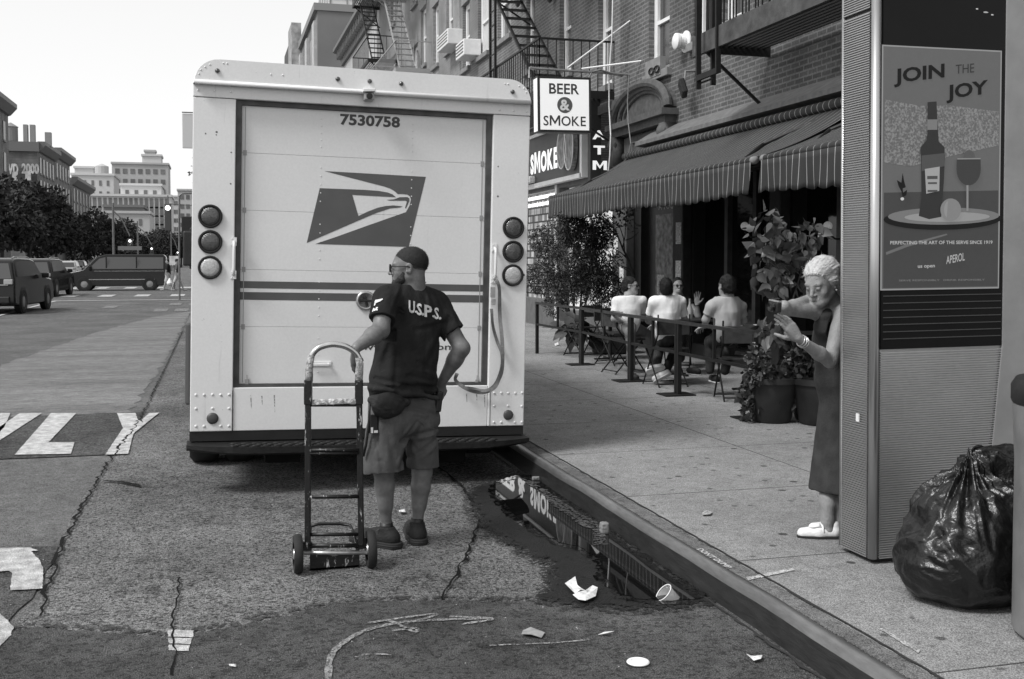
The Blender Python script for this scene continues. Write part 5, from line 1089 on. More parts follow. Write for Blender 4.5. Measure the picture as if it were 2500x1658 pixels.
h.disp = _wh; hm = h.mesh('hair', .0038); M_WH = mat('white_hair', .50, .65, .22, 14, .4, 130, var2=.14, v2s=70); ho = wp('hair', hm, M_WH)
def _flow(p, n): b_ = -WB[:, 1] * .9 - WB[:, 2] * .25 + 0 * p; return b_ - n * np.sum(b_ * n, 1)[:, None]
strands(ho, hm, M_WH, 7000, .040, .0008, _flow, .03, .05, 4, 3, .22); strands(ho, hm, M_WH, 160, .022, .0004, _flow, .35, .3, 5, 3, .0)
for q in (-1, 1):
    mb = MB(); mb.tube([WL(q * .016, .092, .027), WL(q * .03, .092, .031), WL(q * .045, .082, .027)], [.001, .002, .001], 6); wp('eyebrow', mb, mat('grey_brow', .2, .8))
    mb = MB(); mb.tube([WL(q * .018, .0935, -.001), WL(q * .03, .0955, .0005), WL(q * .043, .088, -.002)], [.001, .0022, .001], 6); wp('eyelid', mb, mat('dark_lash', .04, .8))
mb = MB(); mb.tube([WL(-.018, .100, -.066), WL(0, .103, -.065), WL(.018, .100, -.066)], [.001, .0022, .001], 6); wp('lips', mb, mat('lip_line', .1, .7))
for q in (-1, 1):
    mb = MB(); mb.ball(WL(q * .086, .002, -.036), .005, 10, 6); wp('earring', mb, mat('pearl', .8, .15, spec=.8), smooth=True)
# dress
s = SDF(.04)
s.rc(w4(720, 905, .08), .07, w4(860, 900, .12), .09, .05); s.el(w4(790, 1000, .10), (.125, .11, .16), basis(wf * V(1, 1, 0))); s.rc(w4(790, 1150, .10), .112, w4(790, 1400, .10), .118, .08)
s.rc(wD(1948, 900, .10), .125, wD(1940, 1150, .05), .178, .08); s.rc(w4(800, 800, .10), .05, w4(760, 900, .08), .06, .04); s.rc(w4(690, 830, .02), .045, w4(700, 930, .04), .07, .04)
s.cut(wD(1900, 1138), V(-.06, 0, -1), .004)
s.rc(w4(648, 880, -.10), .018, w4(800, 700, -.02), .045, .005, '-')     # V neck
s.rc(sh + V(.0, 0, .0), .058, el_, .050, .006, '-')
f1 = wrinkle(.010, (10, 10, 1.6), 81); f2 = wrinkle(.003, (26, 26, 9), 82); s.disp = lambda P: f1(P) * np.clip((1.5 - P[:, 2]) / .8, .15, 1) + f2(P)
wp('dress', s.mesh('dress', .006), mat('dark_dress', .036, .9, .25, 14, .3, 100, spec=.2))
# shoes
for a, dy in ((an1, 0), (an2, 0)):
    B = basis(ft); g = V(a[0], a[1], .15)
    def L(x, y, z): return g + B @ V(x, y, z)
    s = SDF(.015); s.rc(L(0, -.03, .03), .034, L(0, .05, .03), .038, .02); s.rc(L(0, .05, .028), .038, L(0, .135, .024), .030, .02); s.rc(L(0, -.035, .05), .030, L(0, -.03, .07), .028, .015)
    s.rc(L(0, -.0, .075), .030, L(0, .075, .068), .024, .01, '-'); s.cut(L(0, 0, .012), V(0, 0, -1), .003); o = wp('shoe', s.mesh('shoe', .004), mat('white_shoe', .72, .5, .08, 20, .2, 60))
    mb = MB(); mb.tube([L(-.036, .03, .035), L(-.03, .035, .065), L(0, .04, .083), L(.03, .035, .065), L(.036, .03, .035)], .006, 8); wp('shoe_strap', mb, mat('white_shoe', .72), parent=o, smooth=True)
    mb = MB(); mb.prism([L(x * (.036 if y < .1 else .028), y, .001) for x, y in ((-1, -.055), (1, -.055), (1.1, .06), (1, .12), (.4, .165), (-.4, .165), (-1, .12), (-1.1, .06))], (0, 0, .012)); wp('sole', mb, mat('sole_dark', .016), parent=o)
# bracelets
for k, t_ in enumerate((.085, .125, .16)):
    c = wr + (el_ - wr) * t_; dd = unit(el_ - wr); a, b_ = perp(unit(dd + V(0, .25 * (k - 1), .1)))
    mb = MB(); mb.tube([c + a * .0295 * math.cos(t) + b_ * .0295 * math.sin(t) for t in np.linspace(0, 2 * math.pi, 25)[:-1]], .0028 + .001 * (k == 1), 6, closed=True); wp('bracelet', mb, mat('silver', .6, .3, metal=.9), smooth=True)
# small camera held up to the left
cmr = thing('camera', 'small black camera held up in the fingers of the white-haired woman', 'camera', tuple(w4(225, 760, -.27)))
c = w4(205, 742, -.21); B = basis(unit(-_rt * .8 - _fw * .35), unit(V(0, 0, 1) + _rt * .25))
mb = MB(); mb.frame(c, B[:, 0], B[:, 1], B[:, 2], -.038, .038, -.014, .016, -.026, .026); obj('camera_body', mb, M_BLACK, cmr, bevel=.006)
mb = MB(); mb.frame(c, B[:, 0], B[:, 1], B[:, 2], -.039, .039, -.012, .014, .0262, .034); obj('top_plate', mb, M_STEEL, cmr, bevel=.002)
mb = MB(); mb.lathe(c + B[:, 1] * .014, B[:, 1], [(.024, 0), (.024, .014), (.020, .022), (.016, .022), (.0005, .018)], 24, False); obj('lens', mb, mat('lens_black', .01, .15), cmr, auto=40)
mb = MB(); mb.tube([c + B[:, 0] * .05 + B[:, 2] * .02, c + B[:, 0] * .06 + B[:, 2] * .035 + _rt * .02, c + B[:, 0] * .05 + B[:, 2] * .035 + _rt * .05], .003, 6); obj('camera_strap', mb, M_BLACK, cmr)
# ------------------------------------------------------------------ helpers for facades on the plane x = XF
XF = 7.2
def brick_mat(name, c1, c2, mort, w_=.21, h_=.072, ms=.012, rough=.85, dirt=.3, ax_='x'):
    m = mat(name, c1, rough); N, L, b = nodes_of(m)
    tc = N.new("ShaderNodeTexCoord"); sp = N.new("ShaderNodeSeparateXYZ"); cb = N.new("ShaderNodeCombineXYZ"); L.new(tc.outputs["Object"], sp.inputs[0])
    L.new(sp.outputs[1 if ax_ == 'x' else 0], cb.inputs[0]); L.new(sp.outputs[2], cb.inputs[1])
    br = N.new("ShaderNodeTexBrick"); br.inputs["Scale"].default_value = 1; br.inputs["Brick Width"].default_value = w_; br.inputs["Row Height"].default_value = h_; br.inputs["Mortar Size"].default_value = ms; br.inputs["Mortar Smooth"].default_value = .15
    br.inputs["Color1"].default_value = (c1,) * 3 + (1,); br.inputs["Color2"].default_value = (c2,) * 3 + (1,); br.inputs["Mortar"].default_value = (mort,) * 3 + (1,); L.new(cb.outputs[0], br.inputs["Vector"])
    nz = N.new("ShaderNodeTexNoise"); nz.inputs["Scale"].default_value = .9; nz.inputs["Detail"].default_value = 6; L.new(tc.outputs["Object"], nz.inputs["Vector"])
    rg = N.new("ShaderNodeMapRange"); rg.inputs[1].default_value = .3; rg.inputs[2].default_value = .7; rg.inputs[3].default_value = 1 - dirt; rg.inputs[4].default_value = 1 + dirt; L.new(nz.outputs[0], rg.inputs[0])
    nz2 = N.new("ShaderNodeTexNoise"); nz2.inputs["Scale"].default_value = 30; nz2.inputs["Detail"].default_value = 3; L.new(tc.outputs["Object"], nz2.inputs["Vector"])
    rg2 = N.new("ShaderNodeMapRange"); rg2.inputs[1].default_value = .3; rg2.inputs[2].default_value = .7; rg2.inputs[3].default_value = .75; rg2.inputs[4].default_value = 1.25; L.new(nz2.outputs[0], rg2.inputs[0])
    mu = N.new("ShaderNodeMath"); mu.operation = 'MULTIPLY'; L.new(br.outputs["Color"], mu.inputs[0]); L.new(rg.outputs[0], mu.inputs[1])
    mu2 = N.new("ShaderNodeMath"); mu2.operation = 'MULTIPLY'; L.new(mu.outputs[0], mu2.inputs[0]); L.new(rg2.outputs[0], mu2.inputs[1]); L.new(mu2.outputs[0], b.inputs["Base Color"])
    bn = N.new("ShaderNodeBump"); bn.inputs["Strength"].default_value = .6; bn.inputs["Distance"].default_value = .01; bn.invert = True; L.new(br.outputs["Fac"], bn.inputs["Height"]); L.new(bn.outputs[0], b.inputs["Normal"])
    return m
def wall_x(mb, X, y0, y1, z0, z1, ops, depth=.22):
    """front face of a wall on x=X seen from -x, with rectangular openings (ya, yb, za, zb) and their reveals"""
    ys = sorted({y0, y1, *[min(max(o[i], y0), y1) for o in ops for i in (0, 1)]}); zs_ = sorted({z0, z1, *[min(max(o[i], z0), z1) for o in ops for i in (2, 3)]})
    for a, b_ in zip(ys[:-1], ys[1:]):
        for c, d in zip(zs_[:-1], zs_[1:]):
            cy, cz = (a + b_) / 2, (c + d) / 2
            if any(o[0] < cy < o[1] and o[2] < cz < o[3] for o in ops): continue
            mb.add([(X, b_, c), (X, a, c), (X, a, d), (X, b_, d)], [(0, 1, 2, 3)])
    for (a, b_, c, d) in ops:
        e = X + depth
        mb.add([(X, a, c), (X, b_, c), (X, b_, d), (X, a, d), (e, a, c), (e, b_, c), (e, b_, d), (e, a, d)], [(0, 1, 5, 4), (1, 2, 6, 5), (2, 3, 7, 6), (3, 0, 4, 7)])
M_FRAME = mat('window_frame_white', .72, .5, .06, 8)
M_PANE = mat('window_pane', .10, .12, .5, .8, spec=.7)
M_STONE = mat('dressed_stone', .20, .8, .2, 6, .3, 40)
M_BLIND = mat('window_blind', .5, .6, .1, 3)
def window(parent, X, a, b_, c, d, frame=.09, m=None, sill=True, dark=None, lintel=True, stone=None, mull=True):
    m = m or M_FRAME; x = X + .10; f = frame; mb = MB()
    mb.box(x, x + .08, a, a + f, c, d); mb.box(x, x + .08, b_ - f, b_, c, d); mb.box(x, x + .08, a + f, b_ - f, c, c + f * .8); mb.box(x, x + .08, a + f, b_ - f, d - f, d)
    if mull: zm = (c + d) / 2; mb.box(x + .003, x + .07, a + f, b_ - f, zm - .03, zm + .03)
    w_ = obj('window', mb, m, parent)
    mb = MB(); mb.box(x + .05, x + .06, a + f * .8, b_ - f * .8, c + .03, d - .03); obj('pane', mb, dark or M_PANE, w_)
    if sill: mb = MB(); mb.box(X - .09, X + .10, a - .1, b_ + .1, c - .13, c - .001); obj('sill', mb, stone or M_STONE, w_, bevel=.01)
    if lintel: mb = MB(); mb.box(X - .03, X + .06, a - .12, b_ + .12, d + .001, d + .24); obj('lintel', mb, stone or M_STONE, w_)
    return w_
def wN(xl, xr, yb, h=1.75, X=XF):
    """window from photo: left/right pixel edges and the pixel height of its bottom at the left edge"""
    p, q = gx(xl, yb, X), gx(xr, yb, X); return (q[1], p[1], p[2], p[2] + h)
# ------------------------------------------------------------------ restaurant building
AY0, AY1 = 3.0, 18.7
rb = thing('brick_building', 'near brick building with the restaurant and striped awning on its ground floor', 'building', (XF, 11, .15))
B_A = brick_mat('brick_near', .085, .058, .14, dirt=.4)
opsA = [wN(1584, 1634, 187), wN(1693, 1750, 106, 1.9), wN(1762, 1812, 62, 1.9)]
zb = 3.8
opsG = [(16.05, 17.65, .15, 2.75), (12.9, 15.5, .35, 2.9), (9.9, 12.5, .35, 2.9), (6.8, 9.5, .35, 2.9)]
mb = MB(); wall_x(mb, XF, AY0, AY1, zb, 14.5, opsA); obj('wall', mb, B_A, rb)
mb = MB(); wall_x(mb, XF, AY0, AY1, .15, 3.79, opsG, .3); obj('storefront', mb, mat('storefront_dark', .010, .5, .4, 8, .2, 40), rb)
mb = MB(); mb.add([(XF, AY0, .15), (16, AY0, .15), (16, AY0, 14.5), (XF, AY0, 14.5)], [(0, 1, 2, 3)]); mb.add([(XF, AY0, 14.5), (16, AY0, 14.5), (16, AY1, 14.5), (XF, AY1, 14.5)], [(0, 1, 2, 3)]); mb.add([(16, AY1, .15), (XF + .3, AY1, .15), (XF + .3, AY1, 14.5), (16, AY1, 14.5)], [(0, 1, 2, 3)]); obj('side_wall', mb, B_A, rb)
for i, o in enumerate(opsA): window(rb, XF, *o, frame=.13, dark=mat('sash_glass_dark', .05, .15, spec=.6), lintel=i > 0)
# belt cornice over the awning
mb = MB(); mb.prism([(XF, AY0, 3.84), (XF - .10, AY0, 3.79), (XF - .42, AY0, 3.60), (XF - .42, AY0, 3.54), (XF - .12, AY0, 3.50), (XF, AY0, 3.46)], (0, 16.9 - AY0, 0)); obj('belt_cornice', mb, mat('painted_cornice', .12, .7, .25, 9, .2, 30), rb)
mb = MB(); mb.box(XF - .16, XF, 16.95, 17.15, 3.2, 3.72); obj('cornice_block', mb, M_STONE, rb, bevel=.02)
# arched pediment over the side door
mb = MB()
cy_, cz_, ry_, rz_ = 17.38, 4.12, 1.22, .52
for rr_, th, x in ((1.0, .075, .16), (.86, .055, .11), (.74, .04, .08)):
    mb.tube([(XF - x, cy_ + ry_ * rr_ * math.cos(t), cz_ + rz_ * rr_ * math.sin(t)) for t in np.linspace(0, math.pi, 17)], th, 8)
mb.prism([(XF, cy_ + ry_ * math.cos(t), cz_ + rz_ * math.sin(t)) for t in np.linspace(0, math.pi, 17)], (-.07, 0, 0))
mb.box(XF - .3, XF, cy_ - 1.3, cy_ + 1.3, 3.98, 4.08); mb.box(XF - .2, XF, cy_ - 1.2, cy_ + 1.2, 3.86, 3.98)
obj('arched_pediment', mb, mat('brown_stone', .07, .75, .3, 10, .4, 40), rb)
for yy in (cy_ - 1.12, cy_ + 1.12):
    mb = MB(); mb.box(XF - .24, XF, yy - .09, yy + .09, 3.35, 3.86); mb.ball((XF - .2, yy, 3.72), (.11, .1, .13)); mb.ball((XF - .14, yy, 3.42), (.08, .08, .09)); obj('scroll_bracket', mb, mat('brown_stone', .07), rb, smooth=True)
mb = MB(); mb.box(XF - .06, XF, cy_ - .95, cy_ + .95, 3.3, 3.82); obj('transom_panel', mb, mat('brown_stone', .07), rb)
for yy in (16.7, 17.6):
    mb = MB(); mb.box(XF - .085, XF - .06, yy - .3, yy + .3, 3.45, 3.47); mb.box(XF - .085, XF - .06, yy - .3, yy + .3, 3.7, 3.72); mb.box(XF - .085, XF - .06, yy - .3, yy - .28, 3.47, 3.7); mb.box(XF - .085, XF - .06, yy + .28, yy + .3, 3.47, 3.7); obj('panel_moulding', mb, mat('brown_stone_light', .13, .7), rb)
mb = MB(); mb.box(XF - .10, XF, 16.62, 17.25, 4.70, 5.0); obj('stone_apron', mb, M_STONE, rb)
for yy in (16.72, 16.95):
    mb = MB(); mb.tube([(XF - .12, yy + .10 * math.cos(t), 4.80 + .05 * math.sin(t)) for t in np.linspace(0, 2 * math.pi, 14)[:-1]], .014, 6, closed=True); obj('fret_relief', mb, M_IRON, rb)
# flood light and round wall vent
fl = thing('floodlight', 'square black floodlight on the brick beside the arched pediment', 'floodlight', tuple(gx(1665, 212, XF)))
c = gx(1668, 215, XF - .22); mb = MB(); mb.frame(c, unit(V(-.35, -.9, .2)), unit(V(-.9, .3, -.25)), unit(V(-.2, .25, .95)), -.14, .14, -.04, .05, -.12, .12); obj('housing', mb, M_IRON, fl, bevel=.02)
mb = MB(); mb.tube([c + V(.02, 0, .1), c + V(.05, .03, .26), c + V(.25, .03, .28)], .02, 8); obj('arm', mb, M_STONE, fl)
vt = thing('wall_vent', 'round white metal vent cap on the brick wall', 'vent', tuple(gx(1671, 103, XF)))
c = gx(1676, 102, XF); mb = MB(); mb.lathe(c, (-1, 0, 0), [(.17, 0), (.17, .02), (.12, .03), (.11, .05)], 28, False); obj('flange', mb, M_FRAME, vt, auto=40)
mb = MB(); mb.lathe(c, (-1, 0, 0), [(.11, .03)] + [(.118 if i % 2 else .10, .05 + .012 * i) for i in range(8)] + [(.125, .14), (.125, .19), (.09, .21), (.0005, .215)], 28, False); obj('hood', mb, M_FRAME, vt, auto=30)
# ground floor: door, columns, dark windows with a little of the interior
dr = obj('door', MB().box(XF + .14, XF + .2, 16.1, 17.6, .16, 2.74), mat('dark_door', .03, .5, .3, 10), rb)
obj('pane', MB().box(XF + .12, XF + .139, 16.42, 17.28, 1.02, 2.42), mat('door_pane', .26, .2, .6, 9, spec=.7), dr)
obj('handle', MB().tube([(XF + .10, 16.36, 1.55), (XF + .05, 16.36, 1.52), (XF + .05, 16.36, 1.0), (XF + .10, 16.36, .97)], .014, 8), M_BLACK, dr)
mb = MB(); v, f = text_geo('A TOG', .02); text_box(mb, 'A TOG', (XF + .135, 17.2, 2.5), (0, -1, 0), (0, 0, 1), .62, .12, .02); obj('lettering', mb, mat('gold_leaf_letter', .3, .5), dr)
mb = MB(); mb.box(XF + .112, XF + .119, 16.9, 17.2, 1.06, 1.40); obj('notice', mb, mat('paper_notice', .55, .8, .5, 30), dr)
for yy, w_ in ((18.3, .7), (15.75, .38), (12.7, .28), (9.7, .28), (6.6, .3)):
    mb = MB(); mb.box(XF - .16, XF, yy - w_ / 2, yy + w_ / 2, .15, 3.0); obj('pillar', mb, mat('storefront_pillar', .02, .6, .4, 10, .3, 30) if w_ < .6 else mat('doorway_pillar', .06, .7, .3, 7, .2, 30), rb, bevel=.015)
for o in opsG[1:]:
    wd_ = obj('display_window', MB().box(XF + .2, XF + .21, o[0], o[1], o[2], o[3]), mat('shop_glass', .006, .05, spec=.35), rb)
    n_ = 3
    for k in range(1, n_): yv = o[0] + (o[1] - o[0]) * k / n_; obj('frame', MB().box(XF + .12, XF + .2, yv - .05, yv + .05, o[2], o[3]), mat('window_bar', .05, .5, .3, 9), wd_)
for yy, z in ((18.45, 1.75), (18.15, 1.2), (15.7, 1.9), (15.7, 1.3)):
    mb = MB(); mb.box(XF - .167, XF - .161, yy - .1, yy + .1, z, z + .34); obj('notice', mb, mat('paper_notice', .55), rb)
# globe lamps inside/outside on the dark wall
for i, (px, py) in enumerate(((1719, 522), (1911, 522))):
    c = gx(px * K, py * K, XF - .25); gl_ = thing('globe_lamp', ('round white globe lamp between the dark columns' if i == 0 else 'round white globe lamp beyond the leafy plant, nearest the kiosk'), 'lamp', tuple(c), group='globe lamps on the restaurant wall')
    obj('globe', MB().ball(c, .055, 16, 10), mat('globe_glow', .6, .4, emit=.10), gl_, smooth=True); obj('bracket', MB().tube([c + V(0, 0, -.08), c + V(.1, 0, -.15), c + V(.25, 0, -.15)], .012, 6), M_BLACK, gl_)
# ------------------------------------------------------------------ awning in two sections
def stripe_mat(name, pitch, wdt, base, line):
    m = mat(name, base, .85); N, L, b = nodes_of(m); tc = N.new("ShaderNodeTexCoord"); sp = N.new("ShaderNodeSeparateXYZ"); L.new(tc.outputs["Object"], sp.inputs[0])
    a = N.new("ShaderNodeMath"); a.operation = 'DIVIDE'; a.inputs[1].default_value = pitch; L.new(sp.outputs[1], a.inputs[0])
    fr = N.new("ShaderNodeMath"); fr.operation = 'FRACT'; L.new(a.outputs[0], fr.inputs[0]); lt = N.new("ShaderNodeMath"); lt.operation = 'LESS_THAN'; lt.inputs[1].default_value = wdt / pitch; L.new(fr.outputs[0], lt.inputs[0])
    nz = N.new("ShaderNodeTexNoise"); nz.inputs["Scale"].default_value = 3; nz.inputs["Detail"].default_value = 5; L.new(tc.outputs["Object"], nz.inputs["Vector"])
    mx = N.new("ShaderNodeMix"); mx.data_type = 'FLOAT'; mx.inputs[2].default_value = base; mx.inputs[3].default_value = line; L.new(lt.outputs[0], mx.inputs[0])
    mu = N.new("ShaderNodeMath"); mu.operation = 'MULTIPLY'; rg = N.new("ShaderNodeMapRange"); rg.inputs[3].default_value = .6; rg.inputs[4].default_value = 1.4; L.new(nz.outputs[0], rg.inputs[0]); L.new(mx.outputs[0], mu.inputs[0]); L.new(rg.outputs[0], mu.inputs[1]); L.new(mu.outputs[0], b.inputs["Base Color"])
    return m
M_AWN = stripe_mat('awning_cloth', .125, .011, .022, .26)
RX, RZ = 5.5, 2.70
for nm, ya, yb_ in (('far', 10.36, 17.5), ('near', 5.6, 10.14)):
    aw = thing('awning', 'longer far section of the dark pinstriped restaurant awning' if nm == 'far' else 'near section of the dark pinstriped restaurant awning, next to the kiosk', 'awning', (6.2, (ya + yb_) / 2, 2.7), group='striped awning sections')
    obj('cassette_roller', MB().tube([(6.84, ya, 3.42), (6.84, yb_, 3.42)], .066, 16), M_AWN, aw, smooth=True)
    G = []; NY = 90
    for i in range(NY + 1):
        y = ya + (yb_ - ya) * i / NY; row = []
        for j in range(9):
            t = j / 8; sg = -.07 * math.sin(t * math.pi) * (1 + .3 * math.sin(y * 1.3)) ; row.append((6.84 + (RX - 6.84) * t, y, 3.37 + (RZ + .03 - 3.37) * t + sg + .012 * math.sin(y * 2.3 + t * 5) * math.sin(t * math.pi)))
        G.append(row)
    o = obj('canopy_cloth', MB().grid(G), M_AWN, aw, smooth=True); sm = o.modifiers.new('thickness', 'SOLIDIFY'); sm.thickness = .004
    obj('front_rail', MB().tube([(RX, ya, RZ), (RX, yb_, RZ)], .036, 14), M_AWN, aw, smooth=True)
    obj('rail_bar', MB().bar((RX + .03, ya, RZ - .045), (RX + .03, yb_, RZ - .045), .05, .03), M_BLACK, aw)
    G = []; NY = int((yb_ - ya) / .02)
    for i in range(NY + 1):
        y = ya + (yb_ - ya) * i / NY; row = []; bt = .33 + .028 * abs(math.sin(math.pi * y / .25)) + .02 * math.sin(y * 1.7)
        for j in range(7):
            t = j / 6; wv = t * (.014 * math.sin(y * 7 + 2 * math.sin(y * 2.1)) + .008 * math.sin(y * 17 + t * 3)); row.append((RX - .036 + wv, y + .010 * t * math.sin(y * 4) + .05 * t, RZ - .02 - bt * t))
        G.append(row)
    o = obj('valance', MB().grid(G), M_AWN, aw, smooth=True); sm = o.modifiers.new('thickness', 'SOLIDIFY'); sm.thickness = .003
    for y in (ya, yb_): obj('rail_end_cap', MB().tube([(RX, y - .03, RZ), (RX, y + .03, RZ)], .042, 12), M_STONE, aw, smooth=True)
    for y in (ya + .6, yb_ - .6): obj('folding_arm', MB().tube([(6.9, y, 3.35), (6.2, y + .5, 3.0), (RX + .05, y, RZ - .05)], .025, 8), M_IRON, aw)
# ------------------------------------------------------------------ café fence
FH = .94
def fence_panel(p, q, label, post_ends=(True, True), nb=1):
    p, q = V(*p, .15), V(*q, .15); t = thing('cafe_fence', label, 'fence', tuple((p + q) / 2), group='low metal fence panels round the tables'); d = unit(q - p)
    for k, e in enumerate((p + d * .03, q - d * .03)):
        if not post_ends[k]: continue
        o = obj('post', MB().bar(e, e + V(0, 0, FH - .15), .045, .045, up=d), M_IRON, t)
    obj('top_rail', MB().bar(p + V(0, 0, FH - .13), q + V(0, 0, FH - .13), .045, .035), mat('fence_rail_worn', .03, .35, .4, 20, .2, 60, metal=.3, spec=.7), t)
    obj('mid_rail', MB().bar(p + V(0, 0, .47), q + V(0, 0, .47), .035, .03), M_IRON, t)
    for k in range(nb):
        e = p + (q - p) * (k + 1) / (nb + 1); obj('baluster', MB().bar(e + V(0, 0, .47), e + V(0, 0, FH - .14), .03, .03, up=d), M_IRON, t)
    for e in (p, q)[:1] if post_ends[1] is False else (q,): 
        mb = MB(); mb.box(e[0] - .2, e[0] + .16, e[1] - .14, e[1] + .14, .151, .163); obj('base_plate', mb, M_IRON, t)
    return t
FP = [(4.98, 16.6), (5.06, 14.62), (4.96, 12.48), (4.96, 11.06), (4.93, 9.2)]
labs = ['fence panel farthest along, in front of the big bush', 'fence panel in front of the empty table and wooden tub', 'fence panel in front of the man in sunglasses', 'fence panel nearest the white planter end, passing the chairs']
labs = ['farthest low black fence panel, in front of the big bush', 'low black fence panel in front of the man with sunglasses', 'short low black fence panel in front of the man in the white T-shirt', 'near low black fence panel running up to the corner post with stickers']
for i in range(4): fence_panel(FP[i], FP[i + 1], labs[i])
fp = fence_panel((4.97, 9.14), (6.9, 9.0), 'low black fence panel turning in towards the wall beside the ivy planter')
mb = MB(); mb.box(4.93 - .06, 4.93 - .05, 9.15, 9.2, .55, .85); 
c = gy(*D(1741, 805), 9.16); stk = obj('post_sticker', MB().box(c[0] - .03, c[0] + .0, 9.14, 9.145, .66, .88), mat('sticker_white', .6, .6, .6, 60), fp)
obj('post_sticker', MB().box(c[0] + .012, c[0] + .045, 9.10, 9.105, .62, .76), mat('sticker_white', .6), fp)
# ------------------------------------------------------------------ bistro furniture
M_WOODD = mat('dark_slat', .03, .6, .4, 15)
def chair():
    t = thing('bistro_chair', 'x', 'chair', (0, 0, 0), group='folding bistro chairs')
    def o(n, mb, m=M_IRON): return obj(n, mb, m, t, world=False)
    mb = MB()
    for i in range(6): mb.box(-.21, .21, -.2 + i * .07, -.145 + i * .07, .445, .462)
    o('seat', mb, M_WOODD)
    mb = MB(); mb.box(-.21, .21, -.235, -.22, .62, .80) ; o('backrest', mb, M_WOODD)
    for s_ in (-1, 1):
        o('leg', MB().tube([(s_ * .2, .22, 0), (s_ * .2, -.23, .62), (s_ * .2, -.235, .86)], .010, 6)); o('leg', MB().tube([(s_ * .18, -.24, 0), (s_ * .18, .18, .45)], .010, 6))
    o('stretcher', MB().tube([(-.2, .2, .03), (.2, .2, .03)], .008, 6)); o('stretcher', MB().tube([(-.18, -.22, .04), (.18, -.22, .04)], .008, 6))
    return t
ch0 = chair(); first = [True]
def put_chair(x, y, rz, label):
    if first[0]:
        first[0] = False; ch0.matrix_world = Matrix.Translation((x, y, .15)) @ Matrix.Rotation(rz, 4, 'Z'); ch0['label'] = label; return ch0
    return dup(ch0, (x, y, .15), rz, label)
def table(x, y, label, r=.32):
    t = thing('bistro_table', label, 'table', (x, y, .15), group='small café tables')
    obj('tabletop', MB().box(x - r, x + r, y - r, y + r, .86, .885), M_WOODD, t, bevel=.006)
    obj('pedestal', MB().cyl((x, y, .17), (x, y, .86), .03), M_IRON, t)
    for a in (0, math.pi / 2): obj('foot', MB().bar((x - .25 * math.cos(a), y - .25 * math.sin(a), .165), (x + .25 * math.cos(a), y + .25 * math.sin(a), .165), .04, .02), M_IRON, t)
    return t
table(5.85, 13.0, 'square dark café table between the three friends'); table(6.0, 11.3, 'square dark café table in front of the man in grey'); table(5.75, 15.3, 'empty dark café table beside the bush')
put_chair(5.20, 11.95, R(0), 'folding chair under the man in the white T-shirt'); put_chair(5.25, 13.45, R(-80), 'folding chair under the man in sunglasses'); put_chair(6.28, 14.05, R(150), 'folding chair under the waving woman')
put_chair(5.42, 10.55, R(-15), 'folding chair under the man in the grey T-shirt'); put_chair(5.55, 14.55, R(200), 'empty folding chair beside the wooden tub'); put_chair(5.55, 16.0, R(20), 'empty folding chair at the empty table by the bush')
bt = thing('bottle', 'small clear bottle on the café table by the waving hand', 'bottle', (5.9, 12.8, .885)); obj('glass', MB().lathe((5.9, 12.8, .886), (0, 0, 1), [(.035, 0), (.037, .01), (.037, .13), (.013, .2), (.013, .26), (.016, .265)], 16), mat('pale_glass', .3, .1, spec=.8), bt, smooth=True)
for i, (x, y, lab, kind_) in enumerate(((5.72, 13.12, 'half full drinking glass near the man with sunglasses', 'g'), (6.02, 13.02, 'drinking glass near the waving woman', 'g'), (5.88, 11.36, 'drinking glass in front of the man in grey', 'g'), (5.82, 12.86, 'white plate in front of the man in the white T-shirt', 'p'), (6.08, 11.22, 'white plate in front of the man in grey', 'p'))):
    if kind_ == 'g': solo('drinking_glass', MB().lathe((x, y, .886), (0, 0, 1), [(.028, 0), (.034, .11), (.031, .11), (.026, .01)], 16, False), mat('pale_glass', .3), lab, 'glass', group='glasses on the café tables', smooth=True)
    else: solo('plate', MB().lathe((x, y, .886), (0, 0, 1), [(.06, 0), (.10, .016), (.102, .018), (.06, .006), (.0005, .006)], 24, False), M_WHITE, lab, 'plate', group='plates on the café tables', smooth=True)
